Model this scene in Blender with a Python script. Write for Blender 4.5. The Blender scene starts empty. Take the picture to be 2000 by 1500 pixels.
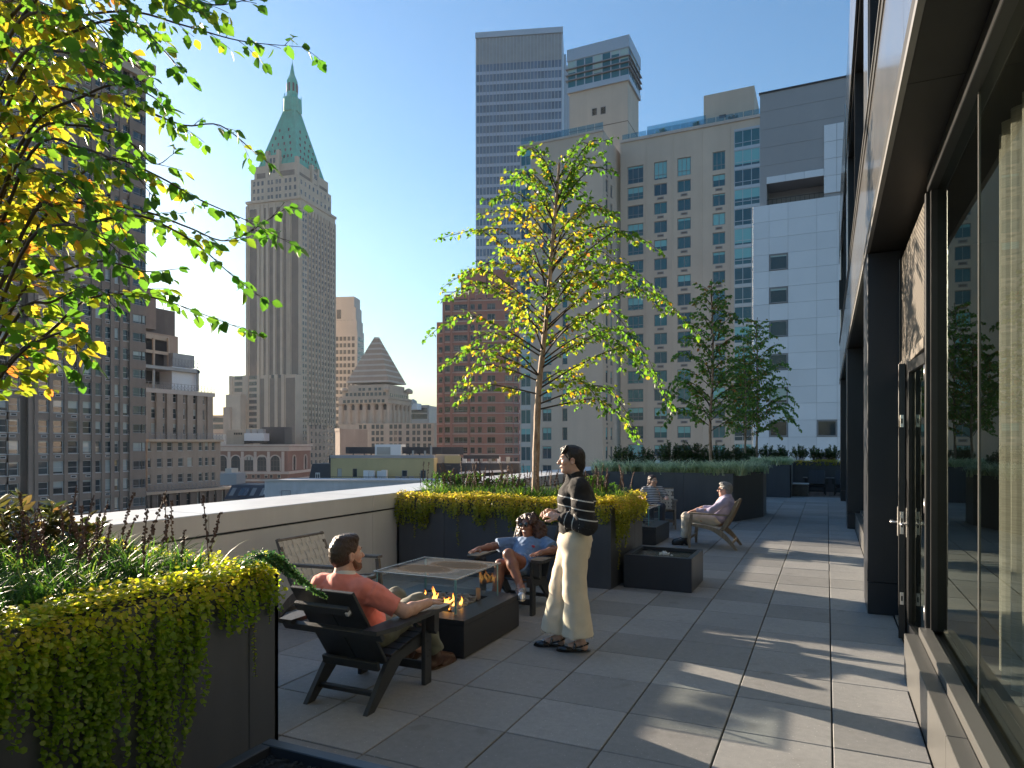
import bpy, math, random
import numpy as np
from mathutils import Vector, Matrix, Quaternion

# ------------------------------------------------------------------ camera, sky, sun, exposure
SC = bpy.context.scene
COL = SC.collection
H = 1.744                       # eye height above the pavers
F = 1333.0                      # focal length in photo pixels (24 mm on a 36 mm frame, 2000 px wide)
AZ = math.atan(615.0 / F)       # the terrace runs 24.8 degrees to the right of the lens axis
CA, SA = math.cos(AZ), math.sin(AZ)
cd = bpy.data.cameras.new('camera'); cam = bpy.data.objects.new('camera', cd); COL.objects.link(cam)
cam.location = (0, 0, H); cam.rotation_euler = (math.radians(90), 0, AZ)
cd.lens = 24; cd.sensor_width = 36; cd.shift_y = 0.0585; cd.clip_start = 0.05; cd.clip_end = 9000
SC.camera = cam

SUN_EL = math.radians(13.0)
SUN_AZ = math.radians(-73.0)    # clockwise from +Y
wd = bpy.data.worlds.new('World'); SC.world = wd; wd.use_nodes = True
nt = wd.node_tree; bg = nt.nodes['Background']
sky = nt.nodes.new('ShaderNodeTexSky'); sky.sky_type = 'NISHITA'; sky.sun_disc = False
sky.sun_elevation = SUN_EL; sky.sun_rotation = SUN_AZ
sky.altitude = 60; sky.air_density = 1.5; sky.dust_density = 1.0; sky.ozone_density = 5.5
nt.links.new(sky.outputs[0], bg.inputs[0]); bg.inputs[1].default_value = 0.072
sd = bpy.data.lights.new('sun', 'SUN'); sun = bpy.data.objects.new('sun', sd); COL.objects.link(sun)
sd.energy = 4.9; sd.angle = math.radians(0.5); sd.color = (1.0, 0.83, 0.64)
sdir = Vector((math.sin(SUN_AZ) * math.cos(SUN_EL), math.cos(SUN_AZ) * math.cos(SUN_EL), math.sin(SUN_EL)))
sun.rotation_euler = sdir.to_track_quat('Z', 'Y').to_euler(); sun.location = sdir * 60
SC.view_settings.view_transform = 'Standard'; SC.view_settings.look = 'None'
SC.view_settings.exposure = 1.88; SC.view_settings.gamma = 1.0; SC.view_settings.use_curve_mapping = False
SC.cycles.max_bounces = 8; SC.cycles.transparent_max_bounces = 16; SC.cycles.sample_clamp_indirect = 6.0
SC.cycles.use_denoising = True

# ------------------------------------------------------------------ survey helpers (photo pixel + depth -> metres)
def wp(px, Y):
    t = (px - 1000.0) / F
    return ((CA * t - SA) * Y, (SA * t + CA) * Y)
def zp(py, Y): return H + (867.0 - py) / F * Y
def gp(px, py, z=0.0):
    Y = F * (H - z) / (py - 867.0); x, y = wp(px, Y); return (x, y, z)
def depth(x, y): return -SA * x + CA * y
def meet(p, d, px):             # distance along direction d from p to the vertical plane seen at column px
    t = (px - 1000.0) / F
    X0, Y0 = CA * p[0] + SA * p[1], -SA * p[0] + CA * p[1]
    dX, dY = CA * d[0] + SA * d[1], -SA * d[0] + CA * d[1]
    return (t * Y0 - X0) / (dX - t * dY)
def on_x(px, x): t = (px - 1000.0) / F; Y = x / (CA * t - SA); return (x, (SA * t + CA) * Y), Y
def on_y(px, y): t = (px - 1000.0) / F; Y = y / (SA * t + CA); return ((CA * t - SA) * Y, y), Y

# ------------------------------------------------------------------ mesh builder
class MB:
    def __init__(s): s.v = []; s.f = []; s.m = []; s.attr = []
    def add(s, vs, fs, m=0):
        o = len(s.v); s.v.extend([tuple(p) for p in vs]); s.f.extend([tuple(i + o for i in f) for f in fs]); s.m.extend([m] * len(fs))
    def quad(s, a, b, c, d, m=0): s.add([a, b, c, d], [(0, 1, 2, 3)], m)
    def box(s, x0, x1, y0, y1, z0, z1, m=0, M=None):
        vs = [(x0, y0, z0), (x1, y0, z0), (x1, y1, z0), (x0, y1, z0), (x0, y0, z1), (x1, y0, z1), (x1, y1, z1), (x0, y1, z1)]
        if M is not None: vs = [M @ Vector(p) for p in vs]
        s.add(vs, [(3, 2, 1, 0), (4, 5, 6, 7), (0, 1, 5, 4), (1, 2, 6, 5), (2, 3, 7, 6), (3, 0, 4, 7)], m)
    def cbox(s, x0, x1, y0, y1, z0, z1, c=0.004, m=0, M=None):      # box with chamfered upper and vertical edges
        c = min(c, (x1 - x0) * .45, (y1 - y0) * .45, (z1 - z0) * .45)
        def ring(i, z): return [(x0 + i + c, y0 + i, z), (x1 - i - c, y0 + i, z), (x1 - i, y0 + i + c, z), (x1 - i, y1 - i - c, z), (x1 - i - c, y1 - i, z), (x0 + i + c, y1 - i, z), (x0 + i, y1 - i - c, z), (x0 + i, y0 + i + c, z)]
        vs = ring(c, z0) + ring(0, z0 + c) + ring(0, z1 - c) + ring(c, z1)
        fs = [tuple(range(7, -1, -1)), tuple(range(24, 32))]
        for k in range(3):
            for i in range(8): j = (i + 1) % 8; fs.append((k * 8 + i, k * 8 + j, k * 8 + 8 + j, k * 8 + 8 + i))
        if M is not None: vs = [M @ Vector(p) for p in vs]
        s.add(vs, fs, m)
    def prism(s, poly, z0, z1, m=0, M=None):
        n = len(poly); vs = [(x, y, z0) for x, y in poly] + [(x, y, z1) for x, y in poly]
        if M is not None: vs = [M @ Vector(p) for p in vs]
        s.add(vs, [tuple(range(n - 1, -1, -1)), tuple(range(n, 2 * n))] + [(i, (i + 1) % n, n + (i + 1) % n, n + i) for i in range(n)], m)
    def tube(s, pts, rs, n=6, m=0, cap=True):
        pts = [Vector(p) for p in pts]
        if not isinstance(rs, (list, tuple)): rs = [rs] * len(pts)
        vs = []; up = None
        for i, p in enumerate(pts):
            d = (pts[min(i + 1, len(pts) - 1)] - pts[max(i - 1, 0)])
            if d.length < 1e-9: d = Vector((0, 0, 1))
            d.normalize()
            if up is None: up = d.orthogonal().normalized()
            up = (up - d * up.dot(d))
            up = up.normalized() if up.length > 1e-6 else d.orthogonal().normalized()
            b = d.cross(up)
            for k in range(n):
                a = 2 * math.pi * k / n; vs.append(p + (up * math.cos(a) + b * math.sin(a)) * rs[i])
        fs = []
        for i in range(len(pts) - 1):
            for k in range(n): j = (k + 1) % n; fs.append((i * n + k, i * n + j, i * n + n + j, i * n + n + k))
        if cap: fs.append(tuple(range(n - 1, -1, -1))); fs.append(tuple(range((len(pts) - 1) * n, len(pts) * n)))
        s.add(vs, fs, m)
    def lathe(s, prof, n=16, m=0, M=None):
        vs = []
        for r, z in prof:
            for k in range(n): a = 2 * math.pi * k / n; vs.append((r * math.cos(a), r * math.sin(a), z))
        if M is not None: vs = [M @ Vector(p) for p in vs]
        fs = []
        for i in range(len(prof) - 1):
            for k in range(n): j = (k + 1) % n; fs.append((i * n + k, i * n + j, i * n + n + j, i * n + n + k))
        fs.append(tuple(range(n - 1, -1, -1))); fs.append(tuple(range((len(prof) - 1) * n, len(prof) * n)))
        s.add(vs, fs, m)
    def mesh(s, name, mats, smooth=False):
        me = bpy.data.meshes.new(name); me.from_pydata(s.v, [], s.f)
        for mt in (mats if isinstance(mats, (list, tuple)) else [mats]): me.materials.append(mt)
        if any(s.m): me.polygons.foreach_set('material_index', s.m)
        if smooth: me.polygons.foreach_set('use_smooth', [True] * len(me.polygons))
        me.update(); return me

def link(name, data, parent=None, kind=None, world=False):
    o = bpy.data.objects.new(name, data); COL.objects.link(o)
    if parent is not None:
        o.parent = parent
        if world: o.matrix_parent_inverse = basis(parent).inverted()
    if kind: o['kind'] = kind
    return o
def basis(o):
    m = Matrix.LocRotScale(o.location, o.rotation_euler, o.scale)
    return basis(o.parent) @ o.matrix_parent_inverse @ m if o.parent else m
def part(name, mb, mats, parent, kind=None, smooth=False, world=False, label=None):
    o = link(name, mb.mesh(name, mats, smooth), parent, kind, world)
    if label: o['label'] = label
    return o
def thing(name, label, cat, loc=(0, 0, 0), rz=0.0, group=None):
    o = bpy.data.objects.new(name, None); COL.objects.link(o); o.empty_display_size = .2
    o.location = loc; o.rotation_euler = (0, 0, rz); o['label'] = label; o['category'] = cat
    if group: o['group'] = group
    return o
def solid(name, mb, mats, label, cat, group=None, smooth=False, loc=None, kind=None):
    o = link(name, mb.mesh(name, mats, smooth), None, kind); o['label'] = label; o['category'] = cat
    if group: o['group'] = group
    if loc: o.location = loc
    return o
def struct(name, mb, mats, smooth=False):
    return link(name, mb.mesh(name, mats, smooth), None, 'structure')
def dup(root, loc, rz, label=None):
    def cp(o, par):
        c = o.copy(); COL.objects.link(c); c.parent = par
        for ch in o.children: cp(ch, c)
        return c
    r = cp(root, None); r.location = loc; r.rotation_euler = (0, 0, rz)
    if label: r['label'] = label
    return r

# ------------------------------------------------------------------ materials
def newmat(name):
    m = bpy.data.materials.new(name); m.use_nodes = True
    return m, m.node_tree, m.node_tree.nodes['Principled BSDF']
def nd(nt, typ, **kw):
    n = nt.nodes.new(typ)
    for k, v in kw.items(): setattr(n, k, v)
    return n
def rgba(c): return (c[0], c[1], c[2], 1.0)
def hexc(r, g, b):
    f = lambda v: ((v / 255.0 + .055) / 1.055) ** 2.4 if v > 10 else v / 255.0 / 12.92
    return (f(r), f(g), f(b))
def mixc(nt, fac, a, b, mode='MIX'):
    n = nd(nt, 'ShaderNodeMix', data_type='RGBA', blend_type=mode)
    for k, v in ((0, fac), (6, a), (7, b)):
        sock = n.inputs[k]
        if hasattr(v, 'node'): nt.links.new(v, sock)
        elif k == 0: sock.default_value = v
        else: sock.default_value = rgba(v) if len(v) == 3 else v
    return n.outputs[2]
def noise(nt, vec, scale, detail=5, rough=.55):
    n = nd(nt, 'ShaderNodeTexNoise'); n.inputs['Scale'].default_value = scale; n.inputs['Detail'].default_value = detail; n.inputs['Roughness'].default_value = rough
    if vec is not None: nt.links.new(vec, n.inputs['Vector'])
    return n.outputs['Fac']
def ramp(nt, fac, stops, interp='LINEAR'):
    r = nd(nt, 'ShaderNodeValToRGB'); r.color_ramp.interpolation = interp
    el = r.color_ramp.elements
    while len(el) > 1: el.remove(el[-1])
    el[0].position = stops[0][0]; el[0].color = rgba(stops[0][1])
    for p, c in stops[1:]: e = el.new(p); e.color = rgba(c)
    nt.links.new(fac, r.inputs[0]); return r.outputs[0]
def math_(nt, op, a, b=None):
    n = nd(nt, 'ShaderNodeMath', operation=op)
    for i, v in enumerate((a, b)):
        if v is None: continue
        if hasattr(v, 'node'): nt.links.new(v, n.inputs[i])
        else: n.inputs[i].default_value = v
    return n.outputs[0]
def vmul(nt, vec, s):
    n = nd(nt, 'ShaderNodeVectorMath', operation='MULTIPLY'); nt.links.new(vec, n.inputs[0]); n.inputs[1].default_value = s; return n.outputs[0]
def position(nt): return nd(nt, 'ShaderNodeNewGeometry').outputs['Position']
def bump(nt, b, height, strength=.3, dist=.01):
    n = nd(nt, 'ShaderNodeBump'); n.inputs['Strength'].default_value = strength; n.inputs['Distance'].default_value = dist
    nt.links.new(height, n.inputs['Height']); nt.links.new(n.outputs[0], b.inputs['Normal'])

def M(name, col, rough=.6, metal=0.0, var=.12, vs=3.0, bmp=0.0, bs=120.0, bd=.004, spec=.5, rnd=0.0, stretch=(1, 1, 1), local=False, streak=0.0):
    m, nt, b = newmat(name)
    b.inputs['Roughness'].default_value = rough; b.inputs['Metallic'].default_value = metal; b.inputs['Specular IOR Level'].default_value = spec
    vec = nd(nt, 'ShaderNodeTexCoord').outputs['Object'] if local else position(nt)
    if stretch != (1, 1, 1): v2 = vmul(nt, vec, stretch)
    else: v2 = vec
    fac = noise(nt, v2, vs, 7, .6)
    lo = [c * (1 - var) for c in col]; hi = [min(1, c * (1 + var)) for c in col]
    c = ramp(nt, fac, [(.28, lo), (.72, hi)])
    if streak > 0:
        f2 = noise(nt, vmul(nt, vec, (1, 1, .06)), vs * 2.2, 5, .6)
        c = mixc(nt, ramp(nt, f2, [(.35, (0, 0, 0)), (.75, (1, 1, 1))]), c, [q * (1 - streak) for q in col])
    if rnd > 0:
        oi = nd(nt, 'ShaderNodeObjectInfo').outputs['Random']
        k = math_(nt, 'ADD', math_(nt, 'MULTIPLY', oi, 2 * rnd), 1 - rnd)
        hs = nd(nt, 'ShaderNodeHueSaturation'); nt.links.new(c, hs.inputs['Color']); nt.links.new(k, hs.inputs['Value']); c = hs.outputs[0]
    nt.links.new(c, b.inputs['Base Color'])
    rr = math_(nt, 'ADD', math_(nt, 'MULTIPLY', fac, .12), rough - .06); nt.links.new(rr, b.inputs['Roughness'])
    if bmp > 0: bump(nt, b, noise(nt, vec, bs, 4, .6), bmp, bd)
    return m

def mat_paver():
    m, nt, b = newmat('concrete_paver'); p = position(nt)
    big = noise(nt, p, 1.1, 6, .65); fine = noise(nt, p, 240, 3, .7); mid = noise(nt, p, 22, 5, .6)
    c = ramp(nt, big, [(.25, (.185, .187, .185)), (.75, (.275, .274, .266))])
    c = mixc(nt, .35, c, ramp(nt, mid, [(.3, (.185, .186, .182)), (.7, (.31, .306, .295))]))
    c = mixc(nt, math_(nt, 'MULTIPLY', ramp(nt, fine, [(.5, (0, 0, 0)), (.8, (1, 1, 1))]), .5), c, (.46, .45, .43))
    c = mixc(nt, math_(nt, 'MULTIPLY', ramp(nt, fine, [(.25, (1, 1, 1)), (.45, (0, 0, 0))]), .4), c, (.13, .13, .13))
    vo = nd(nt, 'ShaderNodeTexVoronoi'); vo.inputs['Scale'].default_value = 26; nt.links.new(p, vo.inputs['Vector'])
    c = mixc(nt, math_(nt, 'MULTIPLY', math_(nt, 'LESS_THAN', vo.outputs['Distance'], .075), .55), c, (.7, .69, .66))
    spots = ramp(nt, noise(nt, p, 5.5, 2, .4), [(.64, (0, 0, 0)), (.74, (1, 1, 1))])
    c = mixc(nt, math_(nt, 'MULTIPLY', spots, .34), c, (.13, .125, .115))
    oi = nd(nt, 'ShaderNodeObjectInfo').outputs['Random']
    hs = nd(nt, 'ShaderNodeHueSaturation'); nt.links.new(c, hs.inputs['Color']); nt.links.new(math_(nt, 'ADD', math_(nt, 'MULTIPLY', oi, .34), .83), hs.inputs['Value'])
    nt.links.new(hs.outputs[0], b.inputs['Base Color']); b.inputs['Roughness'].default_value = .72; b.inputs['Specular IOR Level'].default_value = .35
    bump(nt, b, math_(nt, 'ADD', fine, math_(nt, 'MULTIPLY', mid, .5)), .55, .004)
    return m

def mat_glass(name, tint=(.75, .85, .8), refl=.25, rough=0.0, gcol=(.95, .97, .96)):
    m, nt, b = newmat(name); out = nt.nodes['Material Output']; nt.nodes.remove(b)
    tr = nd(nt, 'ShaderNodeBsdfTransparent'); tr.inputs[0].default_value = rgba(tint)
    gl = nd(nt, 'ShaderNodeBsdfGlossy'); gl.inputs['Roughness'].default_value = rough; gl.inputs[0].default_value = rgba(gcol)
    lw = nd(nt, 'ShaderNodeLayerWeight'); lw.inputs[0].default_value = .5; f5 = math_(nt, 'POWER', lw.outputs['Facing'], 5.0); fr = math_(nt, 'ADD', math_(nt, 'MULTIPLY', f5, 1 - refl * .3), refl * .3)
    mx = nd(nt, 'ShaderNodeMixShader'); nt.links.new(fr, mx.inputs[0]); nt.links.new(tr.outputs[0], mx.inputs[1]); nt.links.new(gl.outputs[0], mx.inputs[2])
    nt.links.new(mx.outputs[0], out.inputs[0]); return m

def mat_leaf(name, stops, trans=.55, rough=.42, spec=.5, sat=1.0):
    # 'tone' (0..1, stored per leaf) picks the leaf's own colour; half of the light passes through the blade
    m, nt, b = newmat(name); out = nt.nodes['Material Output']
    at = nd(nt, 'ShaderNodeAttribute', attribute_name='tone')
    c = ramp(nt, at.outputs['Fac'], stops)
    vein = noise(nt, position(nt), 45, 3, .6)
    c = mixc(nt, math_(nt, 'MULTIPLY', vein, .35), c, [q * .55 for q in stops[0][1]])
    nt.links.new(c, b.inputs['Base Color']); b.inputs['Roughness'].default_value = rough; b.inputs['Specular IOR Level'].default_value = spec
    tl = nd(nt, 'ShaderNodeBsdfTranslucent')
    hs = nd(nt, 'ShaderNodeHueSaturation'); hs.inputs['Saturation'].default_value = 1.02 * sat; hs.inputs['Value'].default_value = 3.0; nt.links.new(c, hs.inputs['Color']); nt.links.new(hs.outputs[0], tl.inputs[0])
    mx = nd(nt, 'ShaderNodeMixShader'); mx.inputs[0].default_value = trans
    nt.links.new(b.outputs[0], mx.inputs[1]); nt.links.new(tl.outputs[0], mx.inputs[2]); nt.links.new(mx.outputs[0], out.inputs[0])
    return m

def mat_window(name, dark, mid, blind, frac=.45, rough=.06, spec=.7):
    # glass with a blind drawn to a different height behind each window
    m, nt, b = newmat(name)
    oi = nd(nt, 'ShaderNodeObjectInfo').outputs['Random']
    g = nd(nt, 'ShaderNodeSeparateXYZ'); nt.links.new(nd(nt, 'ShaderNodeTexCoord').outputs['Generated'], g.inputs[0])
    r2 = math_(nt, 'FRACT', math_(nt, 'MULTIPLY', oi, 37.17)); r3 = math_(nt, 'FRACT', math_(nt, 'MULTIPLY', oi, 91.7))
    base = ramp(nt, oi, [(0, dark), (.55, mid), (.8, dark), (1, mid)])
    n = noise(nt, position(nt), .6, 3, .6); base = mixc(nt, math_(nt, 'MULTIPLY', n, .5), base, [q * .4 for q in dark])
    hasb = math_(nt, 'LESS_THAN', r3, frac)
    up = math_(nt, 'GREATER_THAN', g.outputs[2], r2)
    c = mixc(nt, math_(nt, 'MULTIPLY', hasb, up), base, blind)
    nt.links.new(c, b.inputs['Base Color']); b.inputs['Roughness'].default_value = rough; b.inputs['Specular IOR Level'].default_value = spec
    return m

random.seed(11); R = random.Random(5)
# ================================================================== materials of the terrace
m_paver = mat_paver()
m_joint = M('joint_bed', (.03, .03, .03), .9, var=.3, vs=20)
m_cop = M('grey_metal_panel', (.66, .665, .655), .42, metal=.15, var=.05, vs=2.0, bmp=.05, bs=60, streak=.10)
m_plant = M('planter_metal', (.085, .095, .112), .40, metal=.35, var=.09, vs=2.2, bmp=.06, bs=90, streak=.22)
m_navy = M('navy_metal', (.035, .042, .055), .36, metal=.3, var=.10, vs=2.0, bmp=.05, bs=80, streak=.10)
m_soil = M('soil', (.035, .026, .018), .95, var=.5, vs=30, bmp=.8, bs=60, bd=.02)
m_black = M('blackened_steel', (.020, .021, .023), .42, var=.25, vs=4, bmp=.08, bs=150)
m_poly = M('charcoal_lumber', (.028, .031, .034), .48, var=.16, vs=6, bmp=.25, bs=300, stretch=(1, 1, 1))
m_screw = M('screw_steel', (.05, .05, .05), .4, metal=.8)
m_tag = M('steel_tag', (.6, .6, .6), .35, metal=.6)
m_oak = M('weathered_oak', (.21, .165, .115), .62, var=.28, vs=9, bmp=.3, bs=180, local=True, stretch=(1, 4, 1))
m_oakgrey = M('grey_weathered_oak', (.15, .13, .105), .65, var=.3, vs=9, bmp=.3, bs=180, local=True, stretch=(1, 4, 1))
m_strap = M('webbing', (.52, .50, .44), .8, var=.10, vs=30, bmp=.5, bs=700, bd=.002)
m_deck = M('deck_plank', (.17, .115, .085), .7, var=.25, vs=5, rnd=.18, bmp=.2, bs=150)
m_slab = M('light_slab', (.50, .50, .48), .7, var=.06, vs=6)
m_clear = mat_glass('clear_glass', (.93, .97, .96), .17)
m_edge = M('glass_edge', (.16, .34, .36), .15, var=.05, spec=.8)
m_pebble = M('river_pebble', (.20, .19, .175), .55, var=.35, vs=14, rnd=.5, bmp=.2, bs=120)
m_trim = M('pale_trim', (.19, .185, .175), .38, metal=.2, var=.05, vs=3)
m_steel = M('satin_steel', (.62, .61, .59), .28, metal=.9, var=.05)
m_rubber = M('grey_plastic', (.10, .10, .105), .55, var=.1)

# ================================================================== floor
XP = -5.41                      # inner face of the parapet
bed = MB(); bed.box(-5.47, .75, -3.0, 24.52, -.25, -.034)
floor = struct('terrace_floor', bed, m_joint)
PL = {1: (-5.40, -2.86, -3.0, 3.0), 2: (-5.40, -2.30, 7.91, 9.25), 3: (-5.40, -1.9, 15.96, 18.2), 4: (-5.4, -1.06, 23.9, 25.4)}
xs = [.029 + .6 * k for k in range(-9, 1)]; ys = [4.335 + .6 * k for k in range(-5, 34)]
cells = []
for i, x in enumerate(xs):
    for y in ys:
        x1 = x + .6 if x < 0 else (.615 if 5.8 < y + .3 < 7.9 else .521)
        y1 = min(y + .6, 24.5)
        if y1 - y < .1: continue
        if any(x > p[0] - .1 and x1 < p[1] + .0 and y > p[2] and y1 < p[3] for p in PL.values()): continue
        if depth((x + x1) / 2, (y + y1) / 2) < 2.3: continue
        cells.append((depth(x, y), x, x1, y, y1))
cells.sort()
pcache = {}; rest = MB()
for k, (d, x, x1, y, y1) in enumerate(cells):
    if k < 300:
        key = (round(x1 - x, 3), round(y1 - y, 3))
        if key not in pcache:
            mb = MB(); mb.cbox(0.0045, key[0] - .0045, .004, key[1] - .004, -.034, 0, .004); pcache[key] = mb.mesh('paver', m_paver)
        o = link('paver', pcache[key], floor)
        o.location = (x, y, R.uniform(-.0012, .0012)); o.rotation_euler = (R.uniform(-.0012, .0012), R.uniform(-.0012, .0012), 0)
    else: rest.box(x + .0025, x1 - .0025, y + .0025, y1 - .0025, -.034, R.uniform(-.001, .001))
if rest.v: part('distant_pavers', rest, m_paver, floor, 'stuff')

deck = MB(); deck.box(-5.4, 1.2, 24.54, 28.2, -.25, -.045); deck_o = struct('wood_deck', deck, m_joint)
mb = MB(); mb.cbox(.003, .148, .0, 3.55, -.04, -.004, .004); pm = mb.mesh('plank', m_deck)
for k in range(16): o = link('plank', pm, deck_o); o.location = (-1.75 + .152 * k, 24.55, R.uniform(-.002, .002))

# ================================================================== parapet
par = thing('parapet_wall', 'long grey metal parapet with wide flat coping along the roof edge', 'parapet', (-5.9, 11, 0))
yb = [-3.2, -.5, 2.12, 4.75, 7.38, 10.0, 12.63, 15.26, 17.9, 20.5, 23.15, 28.3]
for a, b in zip(yb[:-1], yb[1:]):
    mb = MB(); mb.cbox(-6.42, XP, a + .003, b - .003, .865, 1.07, .006); part('coping', mb, m_cop, par, world=True)
    mb = MB(); mb.box(-5.62, XP - .012, a + .003, b - .003, -.05, .842); part('panel', mb, m_cop, par, world=True)
mb = MB(); mb.box(-6.30, -5.46, -3.2, 28.3, -1.5, .864); part('core', mb, m_navy, par, world=True)

# ================================================================== planters
def planter(label, pts, z1, seams=None, mat=None, group='dark metal planters'):
    cx = sum(p[0] for p in pts) / len(pts); cy = sum(p[1] for p in pts) / len(pts)
    t = thing('planter', label, 'planter', (cx, cy, 0), 0, group)
    n = len(pts)
    for i in range(n):
        a = Vector((*pts[i], 0)); b = Vector((*pts[(i + 1) % n], 0)); d = (b - a); L = d.length; d.normalize(); nrm = Vector((d.y, -d.x, 0))
        cuts = [0.0] + list((seams or {}).get(i, [])) + [L]
        for s0, s1 in zip(cuts[:-1], cuts[1:]):
            mb = MB(); Mx = Matrix.Translation(a) @ Matrix(((d.x, -nrm.x, 0, 0), (d.y, -nrm.y, 0, 0), (0, 0, 1, 0), (0, 0, 0, 1)))
            mb.cbox(s0 + (.0015 if s0 else 0), s1 - (.0015 if s1 < L else 0), 0, .035, 0.0, z1, .004, M=Mx); part('panel', mb, mat or m_plant, t, world=True)
    ctr = Vector((cx, cy, 0)); inner = []
    for p in pts: v = ctr - Vector((*p, 0)); inner.append(tuple((Vector((*p, 0)) + v.normalized() * .045)[:2]))
    mb = MB(); mb.prism(inner, .1, z1 - .06); part('soil', mb, m_soil, t, world=True)
    return t
planter('near planter overflowing with creeping jenny beside the seated man', [(-5.40, -3.0), (-2.86, -3.0), (-2.86, 3.0), (-5.40, 3.0)], 1.0, {1: [5.78]}, group='dark metal planters')
planter('navy planter behind the fire table with the golden birch in it', [(-5.40, 7.91), (-2.345, 7.91), (-2.30, 9.25), (-5.40, 9.25)], 1.0, {0: [.75, 2.0], 1: [.98]})
planter('long navy planter with clipped corner behind the two seated people', [(-5.40, 15.96), (-1.91, 15.96), (-1.385, 17.4), (-1.385, 18.3), (-5.4, 18.3)], 1.08, {0: [1.2, 2.4]})
planter('smaller navy planter beside the wooden deck, pale grass on top', [(-5.40, 23.9), (-1.06, 23.9), (-1.06, 25.4), (-5.4, 25.4)], 1.06)
planter('dark planter wall at the end of the deck under three shrubs', [(-3.2, 27.35), (1.15, 27.35), (1.15, 28.3), (-3.2, 28.3)], 1.07)

# ================================================================== fire tables
def flame_mat():
    m, nt, b = newmat('flame'); out = nt.nodes['Material Output']; nt.nodes.remove(b)
    g = nd(nt, 'ShaderNodeSeparateXYZ'); nt.links.new(nd(nt, 'ShaderNodeTexCoord').outputs['Generated'], g.inputs[0])
    c = ramp(nt, g.outputs[2], [(0, (1, .22, .02)), (.35, (1, .50, .10)), (1, (1, .22, .02))])
    e = nd(nt, 'ShaderNodeEmission'); e.inputs[1].default_value = 1.6; nt.links.new(c, e.inputs[0])
    tr = nd(nt, 'ShaderNodeBsdfTransparent'); lw = nd(nt, 'ShaderNodeLayerWeight'); lw.inputs[0].default_value = .6
    mx = nd(nt, 'ShaderNodeMixShader'); nt.links.new(math_(nt, 'ADD', lw.outputs['Facing'], .12), mx.inputs[0]); nt.links.new(e.outputs[0], mx.inputs[1]); nt.links.new(tr.outputs[0], mx.inputs[2])
    nt.links.new(mx.outputs[0], out.inputs[0]); return m
m_flame = flame_mat()
def soot_glass():
    m, nt, b = newmat('sooty_glass'); out = nt.nodes['Material Output']
    co = nd(nt, 'ShaderNodeTexCoord').outputs['Object']
    def blob(cx, cy, sx, sy):
        mp = nd(nt, 'ShaderNodeVectorMath', operation='SUBTRACT'); nt.links.new(co, mp.inputs[0]); mp.inputs[1].default_value = (cx, cy, 0)
        v = vmul(nt, mp.outputs[0], (1 / sx, 1 / sy, 0)); l = nd(nt, 'ShaderNodeVectorMath', operation='LENGTH'); nt.links.new(v, l.inputs[0])
        return math_(nt, 'SUBTRACT', 1.0, l.outputs['Value'])
    s = math_(nt, 'MAXIMUM', blob(-.10, -.13, .34, .20), blob(.12, .16, .34, .20))
    s = math_(nt, 'ADD', s, math_(nt, 'MULTIPLY', noise(nt, co, 7, 6, .65), .45))
    dens = ramp(nt, s, [(.10, (0.18,) * 3), (.40, (.70,) * 3), (.7, (.98,) * 3)])
    nt.links.new(ramp(nt, s, [(.1, (.30, .33, .35)), (.40, (.055, .042, .032)), (.7, (.012, .009, .007))]), b.inputs['Base Color']); b.inputs['Roughness'].default_value = .75; b.inputs['Specular IOR Level'].default_value = .08
    tr = nd(nt, 'ShaderNodeBsdfTransparent'); tr.inputs[0].default_value = (.9, .95, .95, 1)
    mx = nd(nt, 'ShaderNodeMixShader'); nt.links.new(dens, mx.inputs[0]); nt.links.new(tr.outputs[0], mx.inputs[1]); nt.links.new(b.outputs[0], mx.inputs[2]); nt.links.new(mx.outputs[0], out.inputs[0])
    return m
m_soot = soot_glass()
def pebble_mesh(seed):
    r = random.Random(seed); mb = MB(); n, k = 8, 4; vs = [(0, 0, -1)]
    for i in range(1, k):
        ph = math.pi * i / k
        for j in range(n):
            a = 2 * math.pi * j / n; q = r.uniform(.86, 1.1); vs.append((math.cos(a) * math.sin(ph) * q, math.sin(a) * math.sin(ph) * q, -math.cos(ph) * q))
    vs.append((0, 0, 1)); fs = []
    for j in range(n): fs.append((0, 1 + (j + 1) % n, 1 + j)); fs.append((len(vs) - 1, 1 + (k - 2) * n + j, 1 + (k - 2) * n + (j + 1) % n))
    for i in range(k - 2):
        for j in range(n): a = 1 + i * n; fs.append((a + j, a + (j + 1) % n, a + n + (j + 1) % n, a + n + j))
    mb.add(vs, fs); return mb.mesh('pebble', m_pebble, True)
pebbles = [pebble_mesh(s) for s in range(5)]
def flame_mesh(h, w, lean, seed):
    r = random.Random(seed); n = 9; mb = MB(); pts = []; rs = []
    for i in range(n + 1):
        t = i / n; pts.append((lean * t * t + .018 * math.sin(t * 6 + seed), .012 * math.sin(t * 5 + seed * 2), h * t)); rs.append(max(.0015, w * math.sin(math.pi * min(1, .12 + t * .88)) ** .8 * (1 - .55 * t)))
    mb.tube(pts, rs, 8); return mb.mesh('flame', m_flame, True)
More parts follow.
